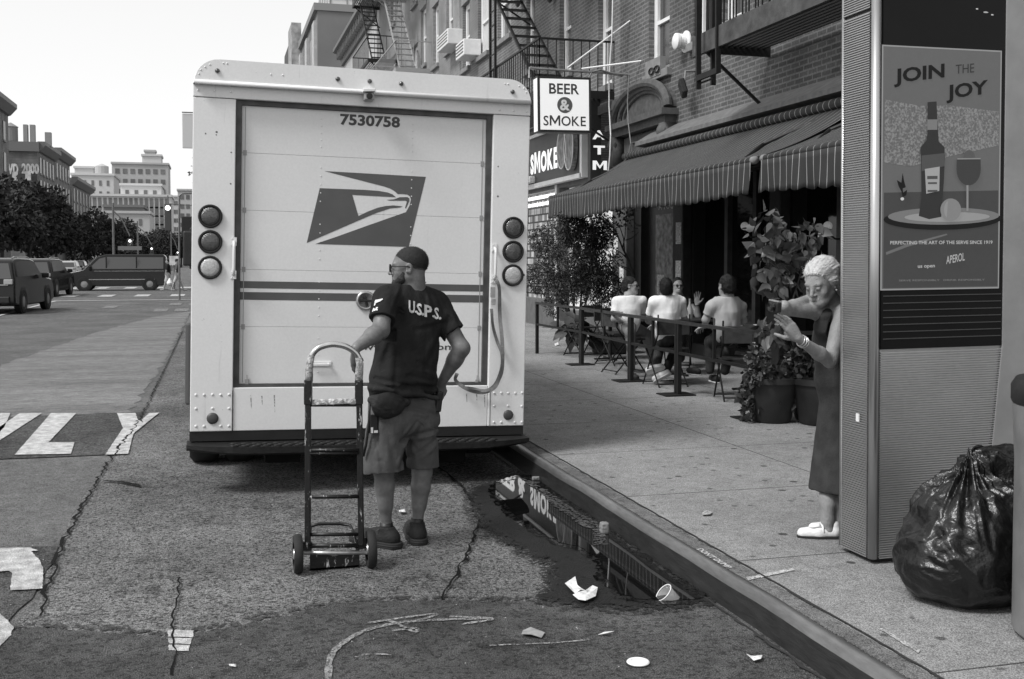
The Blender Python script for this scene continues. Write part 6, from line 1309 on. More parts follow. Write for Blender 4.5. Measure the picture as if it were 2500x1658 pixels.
# ------------------------------------------------------------------ diners
def za(x, y): return 1480 + x / 4.9, 640 + y / 4.9
M_SK2 = mat('skin_light', .30, .5, .12, 9, .1, 90, spec=.35)
def seated(name, label, Y, P, face, hairm, tee, pants, shirtm, sc=1.0, hairstyle='short', bodyw=1.0, skin=None, teehem=True):
    """P: photo points (zoom of 4.9 from 1480,640) with depth offset"""
    skin = skin or M_SK2
    G = {k_: gy(*za(q[0], q[1]), Y + (q[2] if len(q) > 2 else 0)) for k_, q in P.items()}
    G['head'] = G['head'] - V(0, 0, .022); base = G['hip']; t = thing('person', label, 'person', (base[0], base[1], .15))
    s = SDF(.02); B, L = head(s, G['head'], face, sc=.94 * sc, neck=G['neck'], neck_r=.052)
    s.rc(G['neck'], .05, G['chest'], .09, .05); s.rc(G['shL'], .05, G['shR'], .05, .05); s.rc(G['chest'], .1, G['hip'], .11, .05)
    for q in 'LR':
        s.rc(G['sh' + q], .048, G['el' + q], .040, .02); s.rc(G['el' + q], .041, G['wr' + q], .026, .02)
        hd_ = G.get('hd' + q); d = unit((hd_ if hd_ is not None else G['wr' + q] + V(0, .1, -.02)) - G['wr' + q]); pn = P.get('pn' + q + '_', None)
        hand(s, G['wr' + q], d, HPN.get((name, q), V(0, 0, -1)), HSD.get((name, q), 1), HC.get((name, q), (.5, .5, .5, .5)), .12 if (name, q) in HC else .04, sc=.95, thumb=(.8, .2))
    obj('body', s.mesh('body', .006), skin, t)
    # hair
    h = SDF(.012); h.el(L(0, -.020, .042), V(.0800, .101, .091) * .94 * sc, B); h.el(L(0, -.036, -.008), V(.0795, .086, .090) * .94 * sc, B)
    h.cut(L(0, .068, .066), B @ unit(V(0, .8, -.6)), .012) if hairstyle == 'short' else h.cut(L(0, .055, .078), B @ unit(V(0, .8, -.6)), .008)
    h.cut(L(0, -.05, -.080), B @ unit(V(0, .45, -1)), .01)
    h.cut(L(0, .022, -.0), B @ unit(V(0, 1, -.35)), .01, L(0, 0, -.03) - .16, L(0, 0, -.03) + V(.16, .16, .045))
    if hairstyle == 'back': h.el(L(0, -.12, .03), V(.04, .045, .05), B)
    hw1, hw2 = wrinkle(.012, (24, 24, 24), 7), wrinkle(.004, (60, 60, 40), 8); h.disp = lambda Q: hw1(Q) + hw2(Q) - .005; hm = h.mesh('hair', .006); ho = obj('hair', hm, hairm, t); strands(ho, hm, hairm, 2600, .022 if hairstyle == 'short' else .03, .0016, lambda p, n: -B[:, 1] * .6 + B[:, 2] * -.4 + 0 * p, .55 if hairstyle == 'short' else .1, .35, 6, 2, .2)
    # shirt
    s = SDF(.045); dz_ = V(0, 0, -.004); s.rc(G['shL'] + dz_, .064, G['shR'] + dz_, .064, .06); s.rc(G['neck'] - V(0, 0, .03), .055, G['chest'], .12, .05); s.rc(G['neck'] - V(0, 0, .03), .05, G['shL'] + dz_, .058, .04); s.rc(G['neck'] - V(0, 0, .03), .05, G['shR'] + dz_, .058, .04); BBc = basis(unit(np.cross(V(0, 0, 1), G['shR'] - G['shL'])))
    mid = (G['shL'] + G['shR']) / 2; s.el(mid * .5 + G['chest'] * .5, V(.172 * bodyw, .112, .20), BBc); s.el(G['chest'] * .45 + G['hip'] * .55, V(.160 * bodyw, .125, .24), BBc)
    for q in 'LR':
        a, e = G['sh' + q], G['el' + q]; tq = a + (e - a) * tee; s.rc(a + dz_, .064, tq, .064, .03); far = a + (e - a) * (tee + .3); u = unit(e - a)
        s.cut(tq + u * .01, u, .003, np.minimum(tq, far) - .08, np.maximum(tq, far) + .08)
    s.cut(G['neck'] + V(0, 0, -.005), V(0, 0, 1), .008)
    f1, f2 = wrinkle(.015, (9, 9, 4), 17), wrinkle(.003, (24, 24, 14), 19); s.disp = lambda Q: f1(Q) + f2(Q); obj('t_shirt', s.mesh('t_shirt', .007), shirtm, t)
    # legs
    s = SDF(.03)
    for q in 'LR': s.rc(G['hip'] * .7 + G['kn' + q] * .3, .095, G['kn' + q], .07, .03); s.rc(G['kn' + q], .068, G['an' + q], .05, .03)
    s.rc(G['hip'], .12, G['hip'] + V(0, .02, -.02), .12, .04); s.disp = wrinkle(.006, (14, 14, 9), 23); obj('trousers', s.mesh('trousers', .008), pants, t)
    return t, G, B, L
def shoe(t, p, d, m, up=(0, 0, 1)):
    B = basis(d, up); s = SDF(.015); s.rc(p, .036, p + B[:, 1] * .08, .04, .02); s.rc(p + B[:, 1] * .07, .04, p + B[:, 1] * .17, .033, .02); o = obj('shoe', s.mesh('shoe', .006), m, t)
    s = SDF(.01); z = -B[:, 2] * .034; s.rc(p + z, .038, p + B[:, 1] * .17 + z, .036, .01); s.cut(p + z * 1.35, -B[:, 2], .003); s.cut(p + z * .9, B[:, 2], .003); obj('sole', s.mesh('sole', .005), mat('pale_sole', .5, .7, .1, 30), o)
def shades(t, L, w_=.021, h_=.016):
    mb = MB()
    for q in (-1, 1): mb.ball(L(q * .031, .098, .003), (.019, .019, .016), 12, 8); mb.tube([L(q * .05, .095, .01), L(q * .078, .07, .01), L(q * .082, .0, .008)], .003, 6)
    mb.tube([L(-.03, .103, .01), L(.03, .103, .01)], .003, 6); obj('sunglasses', mb, M_BLACK, t, smooth=True)
HPN, HSD, HC = {}, {}, {}
HPN[('C', 'L')] = -_fw * 1.0; HSD[('C', 'L')] = 1; HC[('C', 'L')] = (.05, .05, .05, .08)
J = mat('dark_jeans', .025, .9, .2, 10, .3, 80); JL = mat('pale_jeans', .16, .9, .2, 10, .3, 80)
fwd = unit(_fw * V(1, 1, 0))
t, G, B, L = seated('B', 'man in a loose white T-shirt sitting with his back to the camera', 11.9, dict(head=(716, 292), neck=(722, 392), chest=(725, 600), hip=(715, 930, .0), shL=(575, 478, .0), shR=(885, 470, .02), elL=(510, 690, .18), elR=(945, 700, .2), wrL=(600, 740, .42), wrR=(880, 735, .42), knL=(640, 1000, .5), knR=(850, 1000, .5), anL=(600, 1250, .25), anR=(700, 1330, .3)), unit(fwd + _rt * .1), M_HAIRD, .62, J, mat('white_tshirt', .82, .85, .03, 9, .1, 60), bodyw=1.12) if False else seated('B', 'man in a loose white T-shirt sitting with his back to the camera', 11.9, dict(head=(716, 292), neck=(722, 392), chest=(725, 600), hip=(715, 900, .0), shL=(575, 478, .0), shR=(885, 470, .02), elL=(510, 700, .14), elR=(945, 710, .16), wrL=(600, 740, .40), wrR=(880, 735, .40), knL=(640, 1000, .5), knR=(850, 1000, .5), anL=(600, 1250, .25), anR=(700, 1330, .3)), unit(fwd + _rt * .1), M_HAIRD, .62, J, mat('white_tshirt', .82, .85, .03, 9, .1, 60), bodyw=1.12)
WS = mat('white_sneaker', .5, .6, .1, 20)
shoe(t, gy(*za(500, 1290), 12.05), unit(_rt * .9 + V(0, 0, .25)), WS, unit(fwd + V(0, 0, .6))); shoe(t, gy(*za(580, 1395), 12.0), unit(_rt * .85 + V(0, 0, .45)), WS, unit(fwd * .5 - V(0, 0, -.8)))
t, G, B, L = seated('A', 'man with sunglasses and pale T-shirt sitting sideways, looking right', 13.2, dict(head=(295, 265), neck=(275, 395), chest=(270, 560), hip=(265, 760, .0), shL=(125, 470, .05), shR=(420, 460, -.05), elL=(95, 680, .0), elR=(440, 660, .12), wrL=(290, 720, -.12), wrR=(500, 640, .3), knL=(290, 850, -.35), knR=(470, 850, .3), anL=(300, 1270, -.35), anR=(560, 1200, .3)), unit(_rt * .92 - fwd * .35), M_HAIRD, .6, JL, mat('pale_tshirt', .70, .85, .03, 9, .1, 60), bodyw=1.0)
shades(t, L); shoe(t, gy(*za(300, 1360), 12.87), unit(-fwd + _rt * .3), M_RUBBER)
t, G, B, L = seated('D', 'man in a grey T-shirt sitting alone with his back turned, nearest the planters', 10.55, dict(head=(1438, 262), neck=(1455, 405), chest=(1450, 590), hip=(1420, 860, .0), shL=(1262, 530, .0), shR=(1600, 530, .06), elL=(1190, 690, .05), elR=(1640, 700, .15), wrL=(1180, 770, .28), wrR=(1500, 760, .35), knL=(1250, 960, .42), knR=(1500, 960, .45), anL=(1240, 1290, .4), anR=(1420, 1300, .4)), unit(fwd * .9 - _rt * .35), M_HAIRD, .6, J, mat('grey_tshirt', .34, .85, .05, 9, .1, 60), bodyw=1.08)
shoe(t, gy(*za(1100, 1310), 11.0), unit(-_rt * .5 + fwd), mat('dark_sneaker', .02)); shoe(t, gy(*za(1330, 1400), 10.9), unit(-_rt * .2 + fwd), mat('dark_sneaker', .02))
t, G, B, L = seated('C', 'smiling woman with sunglasses and black top waving at the camera', 14.0, dict(head=(858, 262), neck=(855, 385), chest=(860, 560), hip=(860, 760, .0), shL=(960, 440, .0), shR=(720, 440, .0), elL=(1098, 640, -.15), elR=(700, 620, -.1), wrL=(1085, 510, -.2), wrR=(800, 640, -.3), hdL=(1088, 420, -.2), knL=(900, 850, -.4), knR=(800, 850, -.4), anL=(900, 1150, -.3), anR=(800, 1150, -.3)), unit(-fwd + _rt * .05), M_HAIRD, .35, J, M_TEE, sc=.95, hairstyle='back', bodyw=.85)
shades(t, L)
s_ = MB(); s_.tube([L(-.018, .099, -.064), L(0, .103, -.068), L(.018, .099, -.064)], [.002, .005, .002], 6); obj('teeth', s_, mat('teeth', .7, .4), t)
mb = MB(); c = gy(*za(1088, 520), 13.8); mb.tube([c + _rt * .032 * math.cos(q) + fwd * .03 * math.sin(q) for q in np.linspace(0, 6.28, 17)[:-1]], .006, 6, closed=True); obj('wristband', mb, M_BLACK, t)
# ------------------------------------------------------------------ planting
def leaf_mat(name, base, rough=.45): return mat(name, base, rough, .35, 6, 0, 1, spec=.4)
def leafcloud(name, centers, radii, n, size, m, parent, seed, asp=1.8, droop=.3, heart=False, outward=None):
    r = np.random.RandomState(seed); cs = np.array(centers, float); rd = np.array(radii, float).reshape(len(cs), -1) * np.ones((1, 3))
    w_ = (rd.prod(1)); w_ = w_ / w_.sum(); k_ = r.choice(len(cs), n, p=w_); u = r.normal(size=(n, 3)); u /= np.linalg.norm(u, axis=1)[:, None]; rr_ = r.uniform(.35, 1, n) ** .6
    c = cs[k_] + u * rd[k_] * rr_[:, None]
    d = u + r.normal(size=(n, 3)) * .8 + V(0, 0, -droop); d /= np.linalg.norm(d, axis=1)[:, None]; h = r.normal(size=(n, 3)); s_ = np.cross(d, h); s_ /= np.linalg.norm(s_, axis=1)[:, None]; nn = np.cross(s_, d); sz = size * r.uniform(.55, 1.3, n)[:, None]
    wd_ = sz / asp
    if heart: pts = [c, c + d * sz * .12 + s_ * wd_ * .42 + nn * sz * .05, c + d * sz * .42 + s_ * wd_ * .5 + nn * sz * .08, c + d * sz, c + d * sz * .42 - s_ * wd_ * .5 + nn * sz * .08, c + d * sz * .12 - s_ * wd_ * .42 + nn * sz * .05]; fc = [(0, 1, 2, 3), (0, 3, 4, 5)]
    else: pts = [c, c + d * sz * .5 + s_ * wd_ * .5, c + d * sz, c + d * sz * .5 - s_ * wd_ * .5]; fc = [(0, 1, 2, 3)]
    m_ = len(pts); v = np.stack(pts, 1).reshape(-1, 3); F = np.concatenate([np.array([[q for q in f]]) + np.arange(n)[:, None] * m_ for f in fc])
    me = bpy.data.meshes.new(name); me.vertices.add(len(v)); me.vertices.foreach_set('co', v.ravel()); me.loops.add(F.size); me.loops.foreach_set('vertex_index', F.ravel().astype(np.int32)); me.polygons.add(len(F)); me.polygons.foreach_set('loop_start', np.arange(0, F.size, 4, dtype=np.int32)); me.update(calc_edges=True)
    return obj(name, me, m, parent)
L1 = leaf_mat('leaf_feathery', .045); L2 = leaf_mat('leaf_broad', .075, .35); L3 = leaf_mat('leaf_ivy', .045, .45)
def pot(parent, x, y, r0, r1, h_, m, z=.15): return obj('planter_pot', MB().lathe((x, y, z), (0, 0, 1), [(r0 * .9, 0), (r0, .02), (r1, h_ - .05), (r1 + .02, h_ - .05), (r1 + .02, h_), (r1 - .03, h_), (r1 - .04, h_ - .06)], 28), m, parent, auto=40)
def stem(parent, pts, r0, r1, name='branch'): return obj(name, MB().tube(pts, list(np.linspace(r0, r1, len(pts))), 7), mat('bark_dark', .03, .8, .3, 20), parent)
# big feathery bush
bu = thing('bush', 'large dark feathery bush in front of the shop windows', 'bush', (5.85, 17.3, .15)); r = random.Random(4)
for i in range(9):
    a = i * .7; q = V(5.85 + .5 * math.cos(a) * r.uniform(.4, 1.1), 17.3 + .5 * math.sin(a), r.uniform(1.3, 2.2)); stem(bu, [(5.9, 17.3, .2), (5.88 + .15 * math.cos(a), 17.3 + .15 * math.sin(a), .8), q], .03, .006)
cl = []; rad = []
for i in range(64):
    px, py = r.uniform(1238, 1412), r.uniform(505, 705)
    if ((px - 1325) / 100) ** 2 + ((py - 612) / 115) ** 2 > 1: continue
    cl.append(gy(px * K, py * K, 17.2 + r.uniform(-.5, .5))); rad.append(r.uniform(.12, .27))
leafcloud('foliage', cl, rad, 32000, .055, L1, bu, 11, asp=3.2, droop=.5)
# bare little tree
tr = thing('small_tree', 'thin almost bare tree with a few leaves beside the doorway', 'tree', (6.35, 16.4, .15))
def zb_(x, y, Y=16.3): return gy(1280 + x / 4.125, 480 + y / 4.125, Y)
mb = MB(); mb.tube([zb_(1150, 1200), zb_(1100, 800), zb_(1050, 640), zb_(990, 520), zb_(930, 370), zb_(850, 250), zb_(700, 140)], [.032, .026, .02, .016, .012, .009, .005], 8)
obj('trunk', mb, mat('bark_dark', .03), tr)
for P_ in ([(1050, 640), (980, 570), (900, 520), (830, 510)], [(990, 520), (1015, 400), (1020, 250), (1045, 120)], [(1080, 740), (960, 690), (880, 600), (850, 540)], [(1010, 560), (1000, 420), (960, 300), (870, 250), (760, 190)], [(1020, 440), (1080, 420), (1150, 360)], [(1100, 800), (1040, 610), (960, 560)], [(950, 400), (860, 330), (800, 310)], [(1060, 760), (1000, 720), (920, 690)]):
    stem(tr, [zb_(*q) for q in P_], .011, .003)
leafcloud('foliage', [zb_(*q) for q in ((740, 170), (640, 150), (820, 230), (800, 180), (960, 240), (1000, 150), (920, 640), (860, 700), (880, 560), (1070, 280), (1040, 130))], [.12] * 11, 330, .06, L2, tr, 12, asp=1.6)
# wooden tub with hosta-like leaves at its foot
tb = thing('planter', 'round wooden tub planter with broad leaves behind the fence', 'planter', (6.3, 15.6, .15)); tb_m = mat('tub_wood', .05, .7, .4, 14, .3, 40, stretch=(4, 4, .4))
c = gz(*D(1410, 815), .15); pot(tb, c[0], c[1], .30, .36, .36, tb_m)
leafcloud('foliage', [gy(*D(1330, 755), 16.3), gy(*D(1310, 745), 16.4), gy(*D(1360, 770), 16.2)], [.16, .14, .14], 40, .28, L2, tb, 13, asp=1.7, heart=True, droop=.6)
# tall leafy plant beside the woman
pl = thing('leafy_plant', 'tall potted plant with large drooping leaves behind the camera woman', 'plant', (5.15, 8.75, .15))
def zc(x, y, Y=8.7): return gy(1280 + x / 2.529, 440 + y / 2.529, Y)
pot(pl, 5.35, 8.75, .2, .26, .42, mat('dark_pot', .016, .7, .3, 10))
st_ = [[(1590, 980), (1570, 700), (1540, 560), (1530, 440), (1540, 330), (1540, 240)], [(1570, 700), (1620, 600), (1680, 450), (1700, 320)], [(1545, 600), (1500, 520), (1460, 380), (1420, 290)], [(1590, 980), (1640, 800), (1700, 600), (1780, 330)], [(1600, 900), (1540, 800), (1530, 700)]]
for q in st_: stem(pl, [zc(*p_) for p_ in q], .012, .004, 'stem')
cc = []
rr2 = random.Random(9)
for q in [(1420, 290), (1440, 330), (1530, 240), (1545, 280), (1600, 300), (1660, 290), (1700, 310), (1720, 380), (1580, 350), (1500, 400), (1450, 430), (1470, 460), (1560, 450), (1620, 460), (1700, 500), (1770, 310), (1790, 340), (1500, 520), (1540, 560), (1620, 550), (1660, 600), (1590, 520), (1460, 600), (1500, 640), (1560, 620), (1620, 660), (1690, 640), (1740, 450), (1760, 520), (1560, 740), (1480, 900), (1520, 930), (1600, 960)]: cc.append(zc(*q, 8.7 + rr2.uniform(-.25, .25)))
leafcloud('foliage', cc, [.11] * len(cc), 370, .105, leaf_mat('leaf_glossy', .065, .4), pl, 14, asp=1.45, heart=True, droop=1.3)
# ivy planters at the corner
for i, (x, y, lab) in enumerate(((4.98, 9.0, 'dark pot with trailing ivy at the fence corner post'), (5.42, 8.98, 'dark pot with trailing ivy half behind the woman in the dress'))):
    iv = thing('ivy_planter', lab, 'planter', (x, y, .15), group='ivy planters'); pot(iv, x, y, .18, .25, .42, mat('dark_pot', .016)); r = random.Random(20 + i)
    cl = [V(x + r.uniform(-.24, .22), y + r.uniform(-.16, .12), r.uniform(.22 if i == 0 else .42, .78)) for _ in range(18)]; leafcloud('foliage', cl, [.10] * 18, 1400, .055, L3, iv, 15 + i, asp=1.15, heart=True, droop=.6)
    stem(iv, [(x, y, .5), (x + .05, y - .1, .7), (x + .1, y - .15, .8)], .008, .003, 'stem')
# ------------------------------------------------------------------ buildings further along the right side
def gbox(mb, X, y0, y1, z1, depth=12.): 
    """back volume behind a facade: near end wall, roof, far wall"""
    mb.add([(X, y0, .15), (X + depth, y0, .15), (X + depth, y0, z1), (X, y0, z1)], [(0, 1, 2, 3)]); mb.add([(X, y0, z1), (X + depth, y0, z1), (X + depth, y1, z1), (X, y1, z1)], [(0, 1, 2, 3)])
    mb.add([(X + depth, y1, .15), (X, y1, .15), (X, y1, z1), (X + depth, y1, z1)], [(0, 1, 2, 3)])
def cornice(t, X, y0, y1, z, m, out=.6, hh=.9, step=.6):
    mb = MB(); mb.prism([(X, y0, z - hh), (X - out * .25, y0, z - hh), (X - out * .4, y0, z - hh * .4), (X - out, y0, z - hh * .2), (X - out, y0, z), (X, y0, z)], (0, y1 - y0, 0)); o = obj('cornice', mb, m, t)
    mb = MB(); y = y0 + .2
    while y < y1 - .2: mb.box(X - out * .8, X - .05, y, y + .14, z - hh * .75, z - hh * .22); y += step
    obj('cornice_brackets', mb, m, t)
def fire_escape(name_label, X, y0, y1, zs_, out=1.1, m=M_IRON, ladder=True, rail=.95, pitch=.16, drop=None):
    t = thing('fire_escape', name_label, 'fire escape', (X - out / 2, (y0 + y1) / 2, zs_[0]))
    for i, z in enumerate(zs_):
        mb = MB(); y = y0 + .03
        while y < y1: mb.box(X - out, X - .02, y, y + .035, z, z + .03) if False else None; y += .1
        x = X - out + .02
        while x < X - .05: mb.box(x, x + .035, y0, y1, z, z + .025); x += .085
        mb.box(X - out - .02, X - out + .02, y0, y1, z - .10, z + .04); mb.box(X - out, X, y0 - .02, y0 + .02, z - .10, z + .04); mb.box(X - out, X, y1 - .02, y1 + .02, z - .10, z + .04)
        p_ = obj('platform', mb, m, t)
        mb = MB()
        for a, b_ in (((X - out, y0), (X - out, y1)), ((X - out, y0), (X, y0)), ((X - out, y1), (X, y1))):
            a3, b3 = V(*a, z + rail), V(*b_, z + rail); mb.bar(a3, b3, .035); L_ = np.linalg.norm(b3 - a3); n = max(2, int(L_ / pitch))
            for k in range(n + 1): q = a3 + (b3 - a3) * k / n; mb.bar(q - V(0, 0, rail), q, .016)
        obj('railing', mb, m, t)
        for y in (y0 + .1, y1 - .1): obj('brace', MB().bar((X - out + .05, y, z - .05), (X, y, z - .9), .035), m, t)
        if i + 1 < len(zs_) and ladder:
            z2_ = zs_[i + 1]; mb = MB(); ya, yb_ = y0 + .6, y1 - .6
            for x in (X - out + .25, X - out + .8):
                mb.bar((x, ya, z), (x, yb_, z2_), .05)
            n = int((z2_ - z) / .24)
            for k in range(1, n): f_ = k / n; mb.box(X - out + .25, X - out + .8, ya + (yb_ - ya) * f_ - .08, ya + (yb_ - ya) * f_ + .08, z + (z2_ - z) * f_ - .012, z + (z2_ - z) * f_ + .012)
            obj('stair', mb, m, t)
    if drop:
        y, zl, zh = drop; mb = MB()
        for yy in (y, y + .42): mb.bar((X - out - .05, yy, zl), (X - out - .05, yy, zh), .05, .03)
        k = zl + .05
        while k < zh: mb.box(X - out - .06, X - out - .04, y, y + .42, k, k + .02); k += .3
        obj('drop_ladder', mb, m, t)
    return t
# near fire escape above the restaurant
feA = fire_escape('near black fire escape hanging over the restaurant awning, with a drop ladder', XF, 6.5, 13.15, (4.46,), out=1.08, ladder=False, drop=None)
p0, p1 = gy(1705, 218, 13.1), gy(1705, -10, 13.1); mb = MB()
for px in (1705, 1741, 1753):
    Yp = 12.75 if px < 1745 else 12.4; a, b_ = gy(px, 218 if px < 1710 else (208 if px < 1750 else 178), Yp), gy(px, -40, Yp); mb.bar(a, b_, .065, .035, up=(0, 1, 0))
a, b_ = gy(1702, 192, 12.75), gy(1752, 172, 12.5); mb.bar(a, b_, .05, .07); a, b_ = gy(1705, 205, 12.75), gy(1740, 192, 12.7); mb.bar(a, b_, .02)
obj('drop_ladder', mb, M_IRON, feA)
mb = MB(); mb.frame((0, 0, 0), (1, 0, 0), (0, 1, 0), (0, 0, 1), XF - 1.13, XF - 1.09, 6.5, 13.15, 4.30, 4.56); obj('fascia', mb, mat('rusty_iron', .055, .8, .5, 6, .3, 40), feA)
# ---- building B: shop with the hanging sign
bB = thing('brick_building', 'brick building with the corner shop sign and ornate hooded windows', 'building', (XF, 25, .15))
B_B = brick_mat('brick_mid', .14, .10, .20, dirt=.35)
ops = [wN(1460, 1494, 219, 2.2), wN(1366, 1394, 187, 1.95), wN(1285, 1306, 175, 1.9), wN(1215, 1248, 106, 1.9), wN(1167, 1193, 143, 1.9), wN(1130, 1147, 173, 1.9)]
Z2 = 7.9
ops2 = [(o[0], o[1], o[2] + 3.3, o[3] + 3.2) for o in ops]
mb = MB(); wall_x(mb, XF, 18.7, 32, 4.5, 13.5, ops + ops2); obj('wall', mb, B_B, bB)
mb = MB(); gbox(mb, XF + .01, 18.71, 31.99, 13.5); obj('side_wall', mb, B_B, bB)
for o in ops + ops2: window(bB, XF, *o, frame=.15, dark=M_BLIND if o is ops[4] else None)
cornice(bB, XF, 18.7, 32, 13.6, mat('cornice_metal', .12, .6))
for o in ops[:3] + ops2[:3]:
    cy, zt = (o[0] + o[1]) / 2, o[3] + .05; mb = MB(); w_ = (o[1] - o[0]) / 2 + .3
    for r_, th in ((1, .07), (.82, .05)): mb.tube([(XF - .12, cy + w_ * r_ * math.cos(q), zt + .05 + .42 * r_ * math.sin(q)) for q in np.linspace(0, math.pi, 13)], th, 6)
    mb.box(XF - .16, XF, cy - w_, cy + w_, zt - .03, zt + .06); mb.ball((XF - .13, cy - w_, zt - .18), (.08, .1, .2)); mb.ball((XF - .13, cy + w_, zt - .18), (.08, .1, .2)); obj('window_hood', mb, mat('brown_stone', .07), bB, smooth=False)
# dark shop sign band with its white trim
zS0, zS1 = 3.38, 4.42
mb = MB(); mb.box(XF - .14, XF, 20.46, 31.5, zS0, zS1); bnd = obj('sign_band', mb, mat('sign_band_grey', .075, .5, .1, 3), bB)
mb = MB(); mb.box(XF - .17, XF - .02, 20.40, 31.5, zS0 - .09, zS0); mb.box(XF - .17, XF - .02, 20.40, 31.5, zS1, zS1 + .07); mb.box(XF - .17, XF - .02, 20.34, 20.46, zS0 - .09, zS1 + .07); obj('band_trim', mb, M_FRAME, bnd)
mb = MB(); mb.box(XF - .05, XF, 18.72, 31.9, 4.43, 4.6); obj('ledge', mb, mat('brown_stone', .07), bB)
LIT = mat('lit_letter', .8, .4, emit=.55)
def face_x(mb, s, X, yl, yr, z0, z1, bold): return text_box(mb, s, (X, yl, z0), (0, -1, 0), (0, 0, 1), yl - yr, z1 - z0, bold)
mb = MB(); face_x(mb, 'SMOKE', XF - .22, 23.75, 21.75, 3.58, 4.06, .05); so_ = obj('sign_lettering', mb, LIT, bnd)
mb = MB(); face_x(mb, 'BEER &', XF - .22, 26.9, 24.15, 3.58, 4.06, .05); obj('sign_lettering', mb, LIT, bnd)
for (cy, rz_) in ((21.35, .40), (20.88, .46)):
    mb = MB(); mb.prism([(XF - .26, cy + .28 * math.cos(q), 3.93 + rz_ * math.sin(q)) for q in np.linspace(0, 2 * math.pi, 25)[:-1]], (.1, 0, 0)); obj('oval_emblem', mb, mat('oval_emblem', .22, .6, .7, 9, 0, 1, stretch=(1, 3, 1)), bnd)
    mb = MB(); mb.tube([(XF - .265, cy + .28 * math.cos(q), 3.93 + rz_ * math.sin(q)) for q in np.linspace(0, 2 * math.pi, 25)[:-1]], .012, 5, closed=True); obj('emblem_rim', mb, M_FRAME, bnd)
mb = MB(); mb.box(XF - .3, XF - .14, 23.6, 26.5, 3.40, 3.55); pb = obj('small_sign', mb, M_WHITE, bnd, bevel=.03)
mb = MB(); face_x(mb, 'COFFEE   SNACKS', XF - .305, 25.6, 23.7, 3.44, 3.52, .01); obj('sign_lettering', mb, mat('dark_print', .05), pb)
# lit shop window with rows of goods
def goods(name, base, ax_='x'):
    m = mat(name, base, .6); N, L, b = nodes_of(m); tc = N.new("ShaderNodeTexCoord"); sp = N.new("ShaderNodeSeparateXYZ"); cb = N.new("ShaderNodeCombineXYZ"); L.new(tc.outputs["Object"], sp.inputs[0]); L.new(sp.outputs[1], cb.inputs[0]); L.new(sp.outputs[2], cb.inputs[1])
    br = N.new("ShaderNodeTexBrick"); br.inputs["Scale"].default_value = 1; br.inputs["Brick Width"].default_value = .10; br.inputs["Row Height"].default_value = .17; br.inputs["Mortar Size"].default_value = .02; br.offset = .3
    br.inputs["Color1"].default_value = (.6,) * 3 + (1,); br.inputs["Color2"].default_value = (.05,) * 3 + (1,); br.inputs["Mortar"].default_value = (.02,) * 3 + (1,); L.new(cb.outputs[0], br.inputs["Vector"]); L.new(br.outputs["Color"], b.inputs["Base Color"]); L.new(br.outputs["Color"], b.inputs["Emission Color"]); b.inputs["Emission Strength"].default_value = .35
    return m
mb = MB(); wall_x(mb, XF, 18.7, 31.5, .15, 3.29, [(22.6, 31.2, .75, 3.2), (18.9, 22.3, .6, 3.2)], .25); obj('shopfront', mb, mat('shopfront_grey', .10, .6, .2, 6), bB)
sw = obj('shop_window', MB().box(XF + .25, XF + .27, 22.6, 31.2, .75, 3.2), goods('shelf_goods', .4), bB)
for z in (3.08, 2.92): obj('strip_light', MB().box(XF + .12, XF + .2, 22.7, 31, z, z + .06), mat('strip_light', .8, .4, emit=1.2), sw)
for y in (22.5, 25.6, 28.6): obj('window_post', MB().box(XF - .02, XF + .2, y - .06, y + .06, .15, 3.28), M_FRAME, bB)
sw2 = obj('shop_window', MB().box(XF + .23, XF + .25, 18.9, 22.3, .6, 3.2), mat('bright_window', .5, .3, .5, 3, emit=.3), bB)
r = random.Random(3)
for i in range(16):
    y, z = r.uniform(19, 22.0), r.uniform(.8, 2.9); o = obj('window_poster', MB().box(XF + .2, XF + .22 - i * .0006, y, y + r.uniform(.2, .6), z, z + r.uniform(.15, .45)), mat('poster_a' if i % 2 else 'poster_b', .06 if i % 2 else .6, .6, .5, 12), sw2)
mb = MB(); face_x(mb, 'YOU', XF + .19, 21.9, 21.3, 2.35, 2.55, .03); obj('window_lettering', mb, M_FRAME, sw2)
# ATM blade sign
p, q = gy(1444, 322, 19.75), gy(1497, 450, 19.75); at = thing('blade_sign', 'tall dark vertical sign with white letters ATM', 'sign', (7.0, 19.75, 3.2))
obj('sign_panel', MB().box(p[0] - .02, XF + .02, 19.75, 19.9, q[2] - .1, p[2] + .75), mat('blade_panel', .035, .5), at)
for ch, (xa, ya, xb, yb_) in zip('ATM', ((1446.5, 340, 1478, 319), (1449, 377, 1477, 356), (1447, 414.5, 1482, 393))):
    a, b_ = gy(xa, ya, 19.74), gy(xb, yb_, 19.74); mb = MB(); text_box(mb, ch, a, (1, 0, 0), (0, 0, 1), b_[0] - a[0], b_[2] - a[2], .045); obj('sign_lettering', mb, LIT, at)
# hanging light box BEER & SMOKE
sg = thing('hanging_sign', 'square white hanging light box reading BEER & SMOKE', 'sign', (6.0, 18.2, 4.4)); YS = 18.2
c0, c1, c2, c3 = gy(1318, 190, YS), gy(1440, 194, YS), gy(1318, 318, YS), gy(1440, 321, YS)
ax_ = unit(c1 - c0); az_ = V(0, 0, 1); wS = np.linalg.norm(c1 - c0); hS = ((c0 - c2)[2] + (c1 - c3)[2]) / 2; ex = V(ax_[0], 0, ax_[2]); ex = unit(ex); ez = unit(V(-ex[2], 0, ex[0])) 
obj('sign_case', MB().frame(c2, ex, V(0, 1, 0), ez, -.03, wS + .03, .0, .24, -.03, hS + .03), mat('sign_case_black', .02, .5), sg)
obj('sign_face', MB().frame(c2, ex, V(0, 1, 0), ez, .012, wS - .012, -.006, .0, .012, hS - .012), mat('lit_sign_face', .75, .4, emit=.30), sg)
